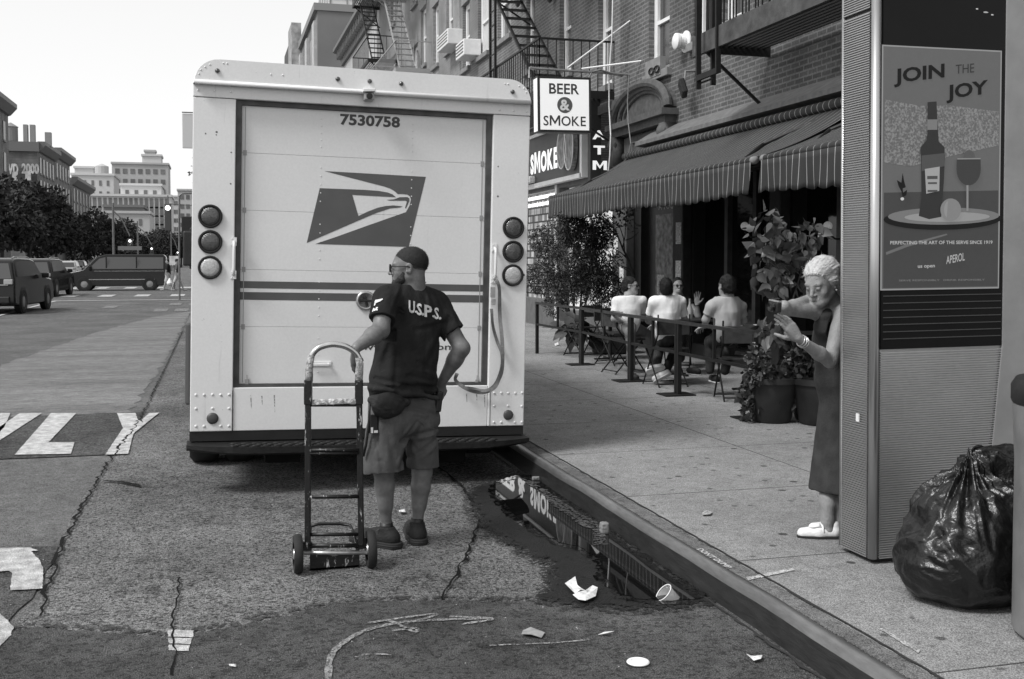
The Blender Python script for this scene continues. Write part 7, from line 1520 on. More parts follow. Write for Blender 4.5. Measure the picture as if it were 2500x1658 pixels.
obj('sign_side', MB().frame(c2, ex, V(0, 1, 0), ez, -.034, -.029, .03, .24, -.01, hS), mat('lit_sign_face', .75), sg)
def sgt(s, x0, y0, x1, y1, bold, m=None):
    """x/y fractions of the face, y up"""
    mb = MB(); text_box(mb, s, c2 + ex * wS * x0 + ez * hS * y0 + V(0, -.009, 0), ex, ez, wS * (x1 - x0), hS * (y1 - y0), bold); obj('sign_lettering', mb, m or mat('sign_ink', .04, .6), sg)
sgt('BEER', .19, .70, .79, .90, .018); sgt('SMOKE', .07, .09, .92, .29, .012)
cc_ = c2 + ex * wS * .50 + ez * hS * .49 + V(0, -.009, 0); mb = MB(); mb.poly([cc_ + (ex * math.cos(q) + ez * math.sin(q)) * hS * .155 for q in np.linspace(0, 2 * math.pi, 33)[:-1]]); obj('ampersand_disc', mb, mat('sign_disc', .10, .6), sg)
mb = MB(); text_box(mb, '&', cc_ + V(0, -.003, 0) - ex * hS * .10 - ez * hS * .105, ex, ez, hS * .20, hS * .21, .03); obj('sign_lettering', mb, M_WHITE, sg)
pip = gy(1293, 166, YS); wl = gx(1537, 178, XF)
obj('bracket_pipe', MB().tube([gy(1292, 190, YS + .1), gy(1292, 166, YS + .1), V(XF, YS + .1, wl[2] - .02)], .022, 8), M_STEEL, sg)
obj('conduit', MB().tube([gy(1438, 190, YS + .05), gy(1445, 176, YS + .05), gy(1465, 171, YS + .05), V(XF - .1, YS + .12, wl[2] - .05)], .018, 8), M_STONE, sg)
for a, b_ in (((1385, 166), (1538, 51)), ((1420, 168), (1566, 149))): e = gx(*b_, XF); obj('stay_rod', MB().tube([gy(*a, YS + .1), e], .016, 6), M_FRAME, sg)
cb_ = thing('hanging_cable', 'thin pale cable hanging down the facade beside the ATM sign', 'cable', (7.1, 18.6, 5)); obj('cable', MB().tube([gx(x, y, XF - .35) for x, y in ((1496, -10), (1494, 90), (1490, 140), (1487, 190), (1487, 260), (1491, 330), (1489, 380), (1485, 420))], .012, 6), M_FRAME, cb_)
cb_ = thing('hanging_cable', 'looping thin cable hanging past the arched pediment', 'cable', (7.0, 17.8, 4)); obj('cable', MB().tube([gx(x, y, XF - .4) for x, y in ((1536, 182), (1532, 250), (1534, 300), (1540, 350), (1535, 380), (1520, 400), (1505, 410))], .010, 6), M_STONE, cb_)
# its fire escape
ze = gy(1400, 225, 19.0)[2]
fire_escape('black fire escape with stairs above the hanging sign', XF, 19.0, 24.6, (ze, ze + 3.3), out=1.45, drop=(22.0, 4.4, 9.0))
# ---- C / D / E / F
def row_building(name, label, y0, y1, zt, m, wins, zbase=4.2, storeys=1, cm=None, frame=.14, st=None):
    t = thing(name, label, 'building', (XF, (y0 + y1) / 2, .15)); mb = MB(); wall_x(mb, XF, y0, y1, zbase, zt, wins); obj('wall', mb, m, t)
    mb = MB(); gbox(mb, XF + .01, y0 + .01, y1 - .01, zt); obj('side_wall', mb, m, t); mb = MB(); mb.box(XF - .02, XF + .3, y0, y1, .15, zbase - .01); obj('shopfront', mb, mat('shopfront_grey', .10), t)
    for o in wins: window(t, XF, *o, frame=frame, stone=st)
    cornice(t, XF, y0, y1, zt + .3, cm or mat('cornice_metal', .12)); return t
wc = [wN(1090, 1106, 130, 2.0), wN(1058, 1071, 165, 2.0), wN(1028, 1041, 165, 2.0)]
row_building('brick_building', 'pale brick building with window air conditioners and a light fire escape', 32.05, 42.4, 14.2, brick_mat('brick_pale', .22, .17, .26), wc + [(a, b_, c + 3.4, d + 3.4) for a, b_, c, d in wc] + [(39.0, 40.0, 7.6, 9.5), (39.0, 40.0, 11, 12.9)])
fire_escape('pale grey fire escape rising just above the truck roof', XF, 36.5, 41.5, (8.1, 11.6), out=1.2, m=mat('pale_iron', .3, .6), pitch=.25)
row_building('stucco_building', 'narrow plastered building behind the dark fire escape', 42.5, 49.0, 13.6, mat('plaster_grey', .20, .85, .2, 2, .1, 20), [(44, 45, 8.0, 10), (46.5, 47.5, 8, 10), (44, 45, 11.3, 13)], cm=mat('cornice_dark', .04, .6))
fire_escape('dark fire escape farthest along the row', XF, 43.2, 48.2, (9.6, 12.8), out=1.2, pitch=.22)
row_building('pale_building', 'pale painted building with pilasters beyond the fire escapes', 49.1, 62, 13.2, mat('pale_paint', .42, .7, .12, 2), [(51, 52, 8, 10), (54, 55, 8, 10), (57, 58, 8, 10)])
# air conditioners
for i, (x0, x1, y0, y1, lab) in enumerate(((1079, 1105, 97, 130, 'boxy air conditioner in the pale brick building window'), (1125, 1145, 118, 150, 'smaller air conditioner in the darker brick building window'))):
    p, q = gx(x0, y1, XF - .3), gx(x1, y0, XF - .3); t = thing('air_conditioner', lab, 'air conditioner', tuple(p), group='window air conditioners'); obj('case', MB().box(XF - .45, XF + .05, q[1], p[1], p[2], p[2] + .45), M_FRAME, t, bevel=.02)
    for k in range(4): obj('louvre', MB().box(XF - .456, XF - .45, q[1] + .06, p[1] - .06, p[2] + .08 + k * .09, p[2] + .12 + k * .09), mat('louvre_dark', .1), t)
# tall block with a blank side wall
zt = gx(775, 25, XF)[2]; p = gx(775, 25, XF); yb0 = p[1]
bl = thing('apartment_block', 'tall grey block with a blank side wall above the truck roof', 'building', (XF, yb0 + 10, .15)); x1 = gy(872, 28, yb0)[0]
mb = MB(); mb.box(XF, XF + 9, yb0, yb0 + 24, .15, zt); obj('wall', mb, mat('blank_wall', .16, .85, .12, .4), bl)
mb = MB(); mb.box(XF - .25, XF + 9.2, yb0 - .1, yb0 + 24.2, zt, zt + .5); obj('parapet', mb, mat('parapet_grey', .22, .8), bl)
for k in range(4):
    y = yb0 + .6 + k * 6.2; mb = MB(); mb.box(XF - .22, XF, y, y + 1.6, 3, zt - .6); obj('pilaster', mb, mat('pale_paint', .42), bl)
    mb = MB(); mb.box(XF - .05, XF + .02, y + 2.2, y + 5.4, 4, zt - 1.2); obj('window_strip', mb, mat('strip_window', .10, .3, .4, .6), bl)
mb = MB(); mb.box(XF + 1.2, XF + 9, yb0 + 3, yb0 + 14, zt + .5, zt + 3.4); obj('roof_house', mb, mat('roof_glass', .55, .4), bl)
mb = MB()
for k in range(9): mb.box(XF + 1.15, XF + 1.2, yb0 + 3 + k * 1.35, yb0 + 3.08 + k * 1.35, zt + .5, zt + 3.4)
for k in range(7): mb.box(XF + 1.2 + k * 1.2, XF + 1.26 + k * 1.2, yb0 + 2.95, yb0 + 3.0, zt + .5, zt + 3.4)
for k in range(4): mb.box(XF + 1.2, XF + 9, yb0 + 2.95, yb0 + 3.0, zt + .9 + k * .7, zt + .95 + k * .7)
obj('roof_frame', mb, mat('roof_frame', .2), bl)
p = gx(670, 152, XF); bh = thing('gabled_building', 'small dark gabled roof with a star ornament far along the row', 'building', (XF, 100, .15)); q = gx(725, 127, XF)
mb = MB(); mb.box(XF, XF + 8, 92, 108, .15, 15.0); obj('wall', mb, mat('brick_far', .10, .8, .3, 2), bh); mb = MB(); mb.prism([(XF - .5, 92, 15.), (XF - .5, 108, 15.), (XF - .5, 106, 21.), (XF - .5, 100, 21.)], (6, 0, 0)); obj('roof', mb, mat('slate', .06, .7), bh)
mb = MB(); mb.box(XF - .8, XF, 92, 96, 15, 21.3); obj('dormer', mb, mat('dormer_pale', .3, .7, .5, 1.5), bh)
# ------------------------------------------------------------------ left side of the avenue and the far end
def wins_mesh(t, X, y0, y1, z0, z1, ny, nz, w_, h_, m, face=1, name='window', fm=None):
    """rows of windows on the plane x=X of a building (a separate mesh for each)"""
    for i in range(ny):
        for j in range(nz):
            y = y0 + (y1 - y0) * (i + .5) / ny; z = z0 + (z1 - z0) * (j + .5) / nz; mb = MB(); mb.box(X - .05, X + .08, y - w_ / 2, y + w_ / 2, z - h_ / 2, z + h_ / 2); o = obj(name, mb, m, t)
            mb = MB(); mb.box(X - .02, X + .16, y - w_ / 2 - .15, y + w_ / 2 + .15, z - h_ / 2 - .25, z - h_ / 2 - .02); obj('sill', mb, fm or M_STONE, o)
def wins_front(t, Y, x0, x1, z0, z1, nx, nz, w_, h_, m, name='window'):
    for i in range(nx):
        for j in range(nz):
            x = x0 + (x1 - x0) * (i + .5) / nx; z = z0 + (z1 - z0) * (j + .5) / nz; mb = MB(); mb.box(x - w_ / 2, x + w_ / 2, Y - .12, Y + .05, z - h_ / 2, z + h_ / 2); obj(name, mb, m, t)
WD = mat('far_window_dark', .05, .3, .3, 1)
XL = -23.0
B_L = brick_mat('brick_left', .13, .10, .16, w_=.6, h_=.2, ms=.02); B_LY = brick_mat('brick_left_side', .16, .12, .18, w_=.6, h_=.2, ms=.02, ax_='y')
def leftb(label, y0, y1, z1, side=None, ny=4, nz=4, m=None):
    t = thing('apartment_building', label, 'building', (XL - 8, (y0 + y1) / 2, 0), group='brick buildings on the far side of the avenue'); mb = MB(); mb.box(XL - 26, XL, y0, y1, 0, z1); obj('wall', mb, m or B_L, t)
    mb = MB(); mb.prism([(XL, y0, z1 - 1.2), (XL + .3, y0, z1 - 1.1), (XL + 1.0, y0, z1 - .3), (XL + 1.0, y0, z1 + .2), (XL, y0, z1 + .2)], (0, y1 - y0, 0)); obj('cornice', mb, mat('cornice_metal', .12), t)
    wins_mesh(t, XL, y0 + .5, y1 - .5, 4, z1 - 1.4, ny, nz, 1.3, 2.1, WD); return t
t1 = leftb('left edge brick building with a heavy cornice, cut by the frame', 118, 138.2, 19.6, ny=4)
t2 = leftb('brick building with a painted mural and chimneys on its blank side wall', 160, 176, 17.6, ny=5)
t3 = leftb('brick building just beyond the mural wall, with a projecting cornice', 176.2, 194, 18.4, ny=5)
t4 = leftb('brick building farthest along the left row', 196, 225, 15.5, ny=6)
# side wall of t2: parapet band, painted lettering, low annex, roof things
mb = MB(); mb.box(XL - 26, XL + .2, 159.7, 160, 16.4, 17.7); obj('parapet', mb, mat('brown_stone_light', .13, .7), t2)
MUR = mat('mural_paint', .45, .8, .4, 1.5)
for s_, xa, ya, xb, yb_ in (('DVD', 7, 420, 42, 400), ('2000', 50, 419, 90, 400)):
    a, b_ = gy(*D(xa, ya - 18), 159.6), gy(*D(xb, yb_ - 22), 159.6); mb = MB(); text_box(mb, s_, (a[0], 159.6, a[2]), (1, 0, 0), (0, 0, 1), b_[0] - a[0], b_[2] - a[2], .05); obj('mural_lettering', mb, MUR, t2)
for i in range(5):
    a = gy(*D(20 + i * 15, 408), 159.6); mb = MB(); mb.box(a[0] - .35, a[0] + .35, 159.5, 159.62, a[2] - .5, a[2] + .3 + .3 * (i % 2)); obj('mural_patch', mb, MUR if i % 2 else WD, t2)
for (x, y0_, w_, hh, lab) in ((25, 325, .9, 1.6, 0), (60, 323, .28, 2.6, 0), (76, 323, .32, 2.6, 0), (112, 338, .4, 1.7, 0)):
    a = gy(*D(x, y0_), 165); mb = MB()
    if w_ > .8:
        wt = thing('water_tank', 'small round water tank on the mural building roof', 'water tank', (a[0], 165, 17.7)); obj('tank', MB().cyl((a[0], 165, 18.2), (a[0], 165, 20.2), .95, seg=16), mat('tank_wood', .2, .8), wt); obj('lid', MB().cyl((a[0], 165, 20.2), (a[0], 165, 20.8), 1.05, .1, 16), mat('tank_wood', .2), wt)
    else: mb.box(a[0] - w_, a[0] + w_, 164.5, 165.5, 17.5, 17.7 + hh * 1.1); obj('chimney', mb, mat('chimney_pale', .22, .8), t2)
fire_escape('small distant fire escape on the mural building front', XL + 1.25, 163, 170, (7.5, 11.0), out=1.2, pitch=.5)
# far cluster of pale towers across the end of the avenue
FAR1 = mat('far_hazed_pale_wall', .50, .9, .10, .05); FAR2 = mat('far_hazed_grey_wall', .40, .9, .12, .05); FW = mat('far_window', .13, .4, .3, .3)  # pale walls, lightened further in place of distance haze
def farb(name, label, xa, xb, yt, Y, m, nx=0, nz=0, depth=18, floor_=0, ww=.55, wh=.45, roof=None):
    a, b_ = gy(*D(xa, yt), Y), gy(*D(xb, yt), Y); t = thing(name, label, 'building', ((a[0] + b_[0]) / 2, Y + depth / 2, 0), group='far pale buildings at the end of the avenue'); mb = MB(); mb.box(a[0], b_[0], Y, Y + depth, 0, a[2]); obj('wall', mb, m, t)
    mb = MB(); mb.box(a[0] - .3, b_[0] + .3, Y - .4, Y + depth, a[2], a[2] + .6); obj('parapet', mb, m, t)
    if nx: wins_front(t, Y, a[0] + .5, b_[0] - .5, max(2., a[2] - 3.3 * nz), a[2] - .6, nx, nz, (b_[0] - a[0]) / nx * ww, 3.3 * wh, FW)
    return t, a, b_
farb('far_tower', 'tall stepped far tower with balconies, highest on the skyline', 258, 388, 378, 360, FAR2, 7, 5)
t, a, b_ = farb('far_tower', 'narrow upper setback of the tallest far tower', 328, 372, 360, 362, FAR1, 0, 0, 10); t, a, b_ = farb('far_tower', 'topmost lift house of the tallest far tower', 334, 358, 350, 366, FAR2, 0, 0, 6)
farb('far_tower', 'white wide far building left of the tall tower', 165, 262, 404, 330, FAR1, 5, 3, ww=.3); farb('far_tower', 'white far building left with blank pale walls', 172, 215, 388, 340, FAR1)
farb('far_tower', 'low white far block in front of the tall tower', 278, 372, 428, 310, FAR1, 4, 1, ww=.35)
farb('far_tower', 'broad columned far block with tall bright piers', 195, 395, 452, 300, FAR1, 16, 7, ww=.62, wh=.8)
farb('far_tower', 'plain grey low far building in front of the columned block', 205, 345, 492, 262, FAR2, 4, 1, ww=.2); farb('far_tower', 'dark low far roof at the foot of the columned block', 240, 330, 478, 270, mat('far_dark_roof', .12, .8))
farb('far_tower', 'pale slim far tower beside the truck edge', 396, 416, 455, 420, FAR1, 2, 6); farb('far_tower', 'grey far tower half hidden by the truck edge', 410, 470, 440, 390, FAR2, 4, 5)
for x, y, Y in ((235, 386, 335), (197, 395, 345)):
    a = gy(*D(x, y), Y); wt = thing('water_tank', 'round rooftop water tank, ' + ('larger one right of the pair' if x > 200 else 'smaller one left of the pair'), 'water tank', (a[0], Y, a[2] - 2), group='far rooftop water tanks'); obj('tank', MB().cyl((a[0], Y, a[2] - 3), (a[0], Y, a[2] + .2), 1.9 if x > 200 else 1.3, seg=14), FAR2, wt); obj('lid', MB().cyl((a[0], Y, a[2] + .2), (a[0], Y, a[2] + 1.0), 1.9 if x > 200 else 1.3, .1, 14), FAR2, wt)
# ---- street trees on the left
LT = [leaf_mat('tree_leaf_dark', .022, .7), leaf_mat('tree_leaf_mid', .034, .7)]
def street_tree(label, x, y, h_, r_, seed, n=5200, size=.50, m=0):
    t = thing('street_tree', label, 'tree', (x, y, 0), group='street trees along the avenue'); rr_ = random.Random(seed); obj('trunk', MB().tube([(x, y, 0), (x + .1, y, h_ * .3), (x, y, h_ * .6)], [.2, .16, .1], 8), mat('bark_dark', .03), t)
    for k in range(4):
        a = k * 1.57 + rr_.random(); obj('limb', MB().tube([(x, y, h_ * .3), (x + r_ * .3 * math.cos(a), y + r_ * .3 * math.sin(a), h_ * .5), (x + r_ * .6 * math.cos(a), y + r_ * .6 * math.sin(a), h_ * .72)], [.1, .07, .03], 6), mat('bark_dark', .03), t)
    cl, rd = [], []
    for k in range(22):
        u = V(rr_.gauss(0, 1), rr_.gauss(0, 1), rr_.gauss(0, .8)); u = unit(u) * rr_.uniform(.3, .85); cl.append(V(x + u[0] * r_, y + u[1] * r_, h_ * .56 + u[2] * h_ * .40)); rd.append(rr_.uniform(.22, .40) * r_)
    leafcloud('crown', cl, rd, n, size, LT[m], t, seed, asp=1.5, droop=.3)
spec = [(-19.2, 72, 7.2, 3.4, 0), (-19.5, 84, 8.2, 3.8, 1), (-19.4, 97, 9.6, 4.4, 0), (-19.3, 111, 10.2, 4.6, 0), (-19.4, 127, 10.6, 4.8, 1), (-19.0, 145, 10.2, 4.6, 0), (-19.2, 165, 9.6, 4.6, 0), (-18.8, 188, 9.2, 4.8, 1), (-18.0, 212, 9.4, 5, 0), (-15.5, 236, 9.0, 5, 0), (-11.5, 246, 8.4, 5, 1), (-7.0, 250, 8.0, 5, 0)]
words = ['leftmost and nearest', 'second', 'third', 'fourth', 'fifth', 'sixth', 'seventh', 'eighth', 'ninth', 'tenth', 'eleventh', 'farthest and rightmost']
for i, (x, y, h_, r_, m_) in enumerate(spec): street_tree(f'dark leafy street tree, {words[i]} in the row behind the cars', x, y, h_, r_, 100 + i, m=m_)
# ---- vehicles
M_CAR = mat('dark_car_paint', .008, .2, spec=.2, coat=.25); M_CARG = mat('car_glass', .06, .08, spec=.7); M_TAIL = mat('tail_lamp', .35, .2, spec=.8); M_CARL = mat('light_car_paint', .35, .3, coat=.6)
def vehicle(name, label, cat, loc, rz, Lg, Wd, Ht, prof, glass, paint, wheels, rear_glass=True, group=None, wr=.36):
    """prof: side outline (y, z) fractions of length/height, clockwise from rear bottom; glass: greenhouse side outline"""
    t = thing(name, label, cat, loc, rz, group)
    def o(n, mb, m, par=None, **k): return obj(n, mb, m, par or t, world=False, **k)
    P = [(y * Lg, z * Ht) for y, z in prof]; hb = .55 * Ht; mb = MB(); rows = []
    def hw_(z, edge): w_ = Wd / 2 * (1 if z < hb else 1 - .20 * (z - hb) / (Ht - hb)); return w_ * edge
    n = len(P); A = [(-hw_(z, 1), y, z) for y, z in P]; B_ = [(hw_(z, 1), y, z) for y, z in P]; mb.add(A + B_, [tuple(range(n)), tuple(range(2 * n - 1, n - 1, -1))] + [(i, i + n, (i + 1) % n + n, (i + 1) % n) for i in range(n)])
    o('body', mb, paint, recalc=True, bevel=.05, auto=40)
    G = [(y * Lg, z * Ht) for y, z in glass]
    for s_ in (-1, 1):
        mb = MB(); mb.prism([(s_ * (hw_(z, 1) + .012), y, z) for y, z in G], (-s_ * .03, 0, 0)); o('side_glass', mb, M_CARG)
    # rear glass / windscreen quads
    def quad(name, a, b_, m, e=.012, inset=.1):
        (y0, z0), (y1, z1) = a, b_; d = unit(V(0, y1 - y0, z1 - z0)); nn = unit(V(0, -(z1 - z0), (y1 - y0))); nn = nn if (nn[1] * (-1 if y0 < Lg / 2 else 1)) > 0 else -nn
        w0, w1 = hw_(z0, 1) - inset, hw_(z1, 1) - inset; mb = MB(); p = [V(-w0, y0, z0), V(w0, y0, z0), V(w1, y1, z1), V(-w1, y1, z1)]; mb.prism([q + nn * e for q in p], -nn * .03); return o(name, mb, m)
    return t, o, quad, hw_
def wheels4(o, Lg, Wd, ys, r_=.36):
    for y in ys:
        for s_ in (-1, 1):
            x = s_ * (Wd / 2 - .085); mb = MB(); mb.lathe((x - s_ * .06, y, r_ + .02), (s_, 0, 0), [(r_ * 1.16, .0), (r_ * 1.16, .15), (.001, .151)], 28, False); o('wheel_arch', mb, M_BLACK, auto=40); mb = MB(); mb.lathe((x - .11, y, r_), (1, 0, 0), [(r_ * .5, 0), (r_ * .95, 0), (r_, .04), (r_, .18), (r_ * .95, .22), (r_ * .5, .22)], 28, False); w_ = o('wheel', mb, M_RUBBER, auto=40)
            mb = MB(); mb.lathe((x + s_ * .115, y, r_), (-s_, 0, 0), [(.001, .0), (r_ * .2, .0), (r_ * .6, .03), (r_ * .64, .0), (r_ * .64, .05)], 20, False); o('rim', mb, mat('rim_grey', .25), w_, auto=40)
SUVP = [(.0, .18), (.0, .45), (.012, .56), (.02, .62), (.055, .90), (.09, .965), (.2, 1.0), (.5, .99), (.60, .955), (.72, .66), (.95, .60), (.99, .48), (1, .2), (.88, .14), (.1, .14)]
SUVG = [(.10, .66), (.12, .90), (.22, .94), (.50, .94), (.58, .91), (.68, .68)]
def suv(label, loc, rz, sc=1.0, paint=None):
    Lg, Wd, Ht = 4.6 * sc, 1.9 * sc, 1.72 * sc; t, o, quad, hw_ = vehicle('suv', label, 'car', loc, rz, Lg, Wd, Ht, SUVP, SUVG, paint or M_CAR, None, group='cars on the avenue')
    quad('rear_window', (.024 * Lg, .63 * Ht), (.055 * Lg, .90 * Ht), M_CARG); quad('windscreen', (.72 * Lg, .67 * Ht), (.61 * Lg, .94 * Ht), M_CARG)
    for s_ in (-1, 1):
        mb = MB(); mb.box(min(s_ * .93 * Wd / 2, s_ * .66 * Wd / 2), max(s_ * .93 * Wd / 2, s_ * .66 * Wd / 2), -.02, .1, .53 * Ht, .62 * Ht); o('tail_lamp', mb, M_TAIL, bevel=.02)
        mb = MB(); mb.box(s_ * Wd / 2 - .1 + (.12 if s_ > 0 else -.12), s_ * Wd / 2 + .1 + (.12 if s_ > 0 else -.12), .64 * Lg, .68 * Lg, .62 * Ht, .72 * Ht); o('wing_mirror', mb, M_CAR, bevel=.03)
        o('roof_rail', MB().tube([(s_ * .36 * Wd, .15 * Lg, .99 * Ht), (s_ * .36 * Wd, .2 * Lg, 1.02 * Ht), (s_ * .36 * Wd, .5 * Lg, 1.02 * Ht), (s_ * .36 * Wd, .56 * Lg, .99 * Ht)], .018, 6), M_STEEL)
        mb = MB(); mb.box(min(s_ * .9 * Wd / 2, s_ * .6 * Wd / 2), max(s_ * .9 * Wd / 2, s_ * .6 * Wd / 2), .97 * Lg, .995 * Lg, .5 * Ht, .58 * Ht); o('headlight', mb, mat('clear_lens', .42))
    mb = MB(); mb.box(-.26, .26, -.012, .02, .42 * Ht, .49 * Ht); o('number_plate', mb, mat('plate_pale', .4)); mb = MB(); mb.box(-.42 * Wd, .42 * Wd, -.06, .08, .2 * Ht, .32 * Ht); o('rear_bumper', mb, M_BLACK, bevel=.03); mb = MB(); mb.box(-.4 * Wd, .4 * Wd, -.012, .0, .515 * Ht, .53 * Ht); o('chrome_strip', mb, M_STEEL)
    wheels4(o, Lg, Wd, (.19 * Lg, .82 * Lg), .37 * sc); return t
suv('dark SUV nearest on the left edge, seen from behind, cut by the frame', (-6.72, 35.4, 0), R(-6)); suv('dark SUV with a lit tail lamp, just ahead of the nearest one', (-7.85, 51.5, 0), R(-5))
# crossing van
Lg, Wd, Ht = 5.1, 1.93, 1.95
VP = [(.0, .16), (.0, .55), (.005, .93), (.03, 1.0), (.60, 1.0), (.70, .93), (.83, .58), (.97, .50), (1, .36), (1, .18), (.95, .13), (.05, .13)]
VG = [(.03, .60), (.03, .92), (.60, .93), (.67, .88), (.775, .60)]
t, o, quad, hw_ = vehicle('van', 'black passenger van crossing the junction, seen from the side', 'van', (-2.5, 62.5, 0), R(90), Lg, Wd, Ht, VP, VG, M_CAR, None)
quad('windscreen', (.83 * Lg, .60 * Ht), (.71 * Lg, .92 * Ht), M_CARG)
for yy in (.60, .30):
    for s_ in (-1, 1): mb = MB(); x = s_ * (Wd / 2 * .93); mb.box(min(x, x + s_ * .05), max(x, x + s_ * .05), yy * Lg - .03, yy * Lg + .03, .58 * Ht, .93 * Ht); o('window_pillar', mb, M_CAR)
for s_ in (-1, 1): mb = MB(); x = s_ * Wd / 2; mb.box(x - .02, x + .02, .12 * Lg, .80 * Lg, .30 * Ht, .32 * Ht); o('side_trim', mb, M_STEEL); mb = MB(); mb.box(x - .015, x + .015, .02 * Lg, .72 * Lg, .535 * Ht, .545 * Ht); o('roof_trim', mb, M_STEEL)
for s_ in (-1, 1): mb = MB(); mb.box(s_ * .95 - .12, s_ * .95 + .12, .74 * Lg, .77 * Lg, .56 * Ht, .68 * Ht); o('wing_mirror', mb, M_CAR, bevel=.03); mb = MB(); mb.box(min(s_ * .9, s_ * .55), max(s_ * .9, s_ * .55), .975 * Lg, 1.0 * Lg, .42 * Ht, .5 * Ht); o('headlight', mb, mat('clear_lens', .42))
wheels4(o, Lg, Wd, (.17 * Lg, .82 * Lg), .36)
# parked cars far ahead
for i, (x, y) in enumerate(((-12.2, 78), (-13.5, 90), (-12.8, 104), (-13.8, 120), (-9.5, 130))): suv(f'{["pale", "dark", "pale", "dark", "pale"][i]} parked car, {["nearest", "second", "third", "fourth", "farthest"][i]} of the small ones beyond the junction', (x, y, 0), 0, .92, M_CARL if i % 2 == 0 else M_CAR)
# ---- street furniture
M_POLE = mat('pole_grey', .16, .5, .2, 8, metal=.4)
def signal(label, base, arm_to, z, lamp_top=False):
    t = thing('traffic_signal', label, 'traffic light', tuple(base), group='traffic signals'); b_ = V(*base); e = V(*arm_to)
    obj('pole', MB().tube([b_, V(b_[0], b_[1], z)], [.12, .08], 10), M_POLE, t); obj('mast_arm', MB().tube([V(b_[0], b_[1], z - .6), (V(b_[0], b_[1], z) + e) / 2 + V(0, 0, .1), e], .05, 8), M_POLE, t)
    c = e - V(0, 0, .7); h_ = obj('signal_head', MB().box(c[0] - .18, c[0] + .18, c[1] - .12, c[1] + .12, c[2] - .55, c[2] + .5), mat('signal_case', .05, .6), t, bevel=.02)
    for k in range(3): obj('lamp', MB().lathe((c[0], c[1] - .13, c[2] + .3 - k * .33), (0, -1, 0), [(.10, 0), (.10, .03), (.0005, .04)], 12, False), mat('signal_on', .5, .4, emit=3) if k == 0 else mat('signal_off', .03, .3), h_)
    return t
signal('traffic signal on an arm over the junction, nearer one', (gy(*D(262, 560), 92)[0], 92, 0), (*gy(*D(300, 548), 92)[:2], gy(*D(300, 545), 92)[2]), 6.2)
signal('farther traffic signal hanging over the avenue', (gy(*D(318, 560), 128)[0], 128, 0), tuple(gy(*D(350, 566), 128)), 6.0); signal('smallest and farthest traffic signal, right of the van roof', (gy(*D(395, 560), 170)[0], 170, 0), tuple(gy(*D(410, 577), 170)), 5.8)
p = gy(*D(300, 573), 91.5); t = thing('street_sign', 'small street name sign hanging from a mast arm', 'sign', tuple(p)); obj('sign_board', MB().box(p[0] - .9, p[0] + .9, 91.4, 91.45, p[2] - .16, p[2] + .16), mat('sign_green_grey', .16), t); obj('hanger', MB().tube([(p[0], 91.42, p[2] + .2), (p[0] + .3, 91.42, p[2] + .7)], .03, 6), M_POLE, t)
# curved-arm signal post by the truck edge
YP = 46.5
t = thing('traffic_signal', 'dark traffic signal beside the truck edge on a curved pole', 'traffic light', tuple(gy(*D(414, 672), YP) * V(1, 1, 0)), group='traffic signals'); a = gy(*D(414, 660), YP)
obj('pole', MB().tube([V(a[0], YP, 0), gy(*D(414, 600), YP), gy(*D(414, 470), YP), gy(*D(414, 452), YP), gy(*D(420, 447), YP), gy(*D(450, 446), YP)], .04, 8), M_POLE, t)
obj('mast_arm', MB().tube([gy(*D(385, 470), YP), gy(*D(450, 475), YP)], .02, 6), M_POLE, t)
p, q = gy(*D(419, 500), YP), gy(*D(446, 548), YP); h_ = obj('signal_head', MB().box(p[0], q[0], YP - .2, YP + .2, q[2], p[2]), M_BLACK, t, bevel=.03)
p = gy(*D(390, 493), YP + 1); h_ = obj('signal_head', MB().box(p[0] - .13, p[0] + .13, YP - .12, YP + .12, p[2] - .75, p[2] + .35), mat('signal_case', .05), t, bevel=.02); obj('lamp', MB().lathe((p[0], YP - .13, p[2] + .18), (0, -1, 0), [(.1, 0), (.1, .03), (.0005, .04)], 12, False), mat('signal_on', .5), h_)
obj('hanger', MB().tube([(p[0], YP, p[2] + .3), (p[0], YP, p[2] + .7)], .03, 6), M_POLE, t)
# banner on a lamp post, partly behind the truck
p, q = gy(*D(420, 262), 48), gy(*D(450, 343), 48); t = thing('street_banner', 'pale rounded banner on a lamp post behind the truck', 'banner', (p[0] + .5, 48, 0)); obj('banner', MB().box(p[0], q[0], 48, 48.05, q[2], p[2]), mat('banner_pale', .55, .7), t, bevel=.1); obj('post', MB().tube([(q[0] + .1, 48, 0), (q[0] + .1, 48, p[2] + .6)], [.1, .07], 8), M_POLE, t); obj('arm', MB().tube([(p[0], 48, p[2] + .05), (q[0] + .1, 48, p[2] + .05)], .03, 6), M_POLE, t)
c = gy(*D(450, 372), 52); t = thing('street_tree', 'pale leafed tree mostly hidden behind the truck top left', 'tree', (c[0] + .8, 52, 0)); obj('trunk', MB().tube([(c[0] + .9, 52, 0), (c[0] + .8, 52, c[2])], [.15, .06], 8), mat('bark_dark', .03), t); leafcloud('crown', [c + V(.6, 0, .2), c + V(.3, 0, -.6), c + V(.7, 0, -1.6)], [.7, .6, .8], 420, .16, mat('leaf_pale', .2, .5), t, 91, asp=1.6)
# hoarding panel sign on the right of the van and a frame
p, q = gy(*D(391, 591), 60), gy(*D(412, 612), 60); t = thing('street_board', 'small pale board sign behind the walking pedestrians', 'sign', (p[0], 60, 0)); obj('board', MB().box(p[0], q[0], 60, 60.05, q[2], p[2]), mat('board_pale', .55, .7, .4, 3), t); obj('post', MB().tube([((p[0] + q[0]) / 2, 60.1, 0), ((p[0] + q[0]) / 2, 60.1, p[2])], .05, 6), M_POLE, t)
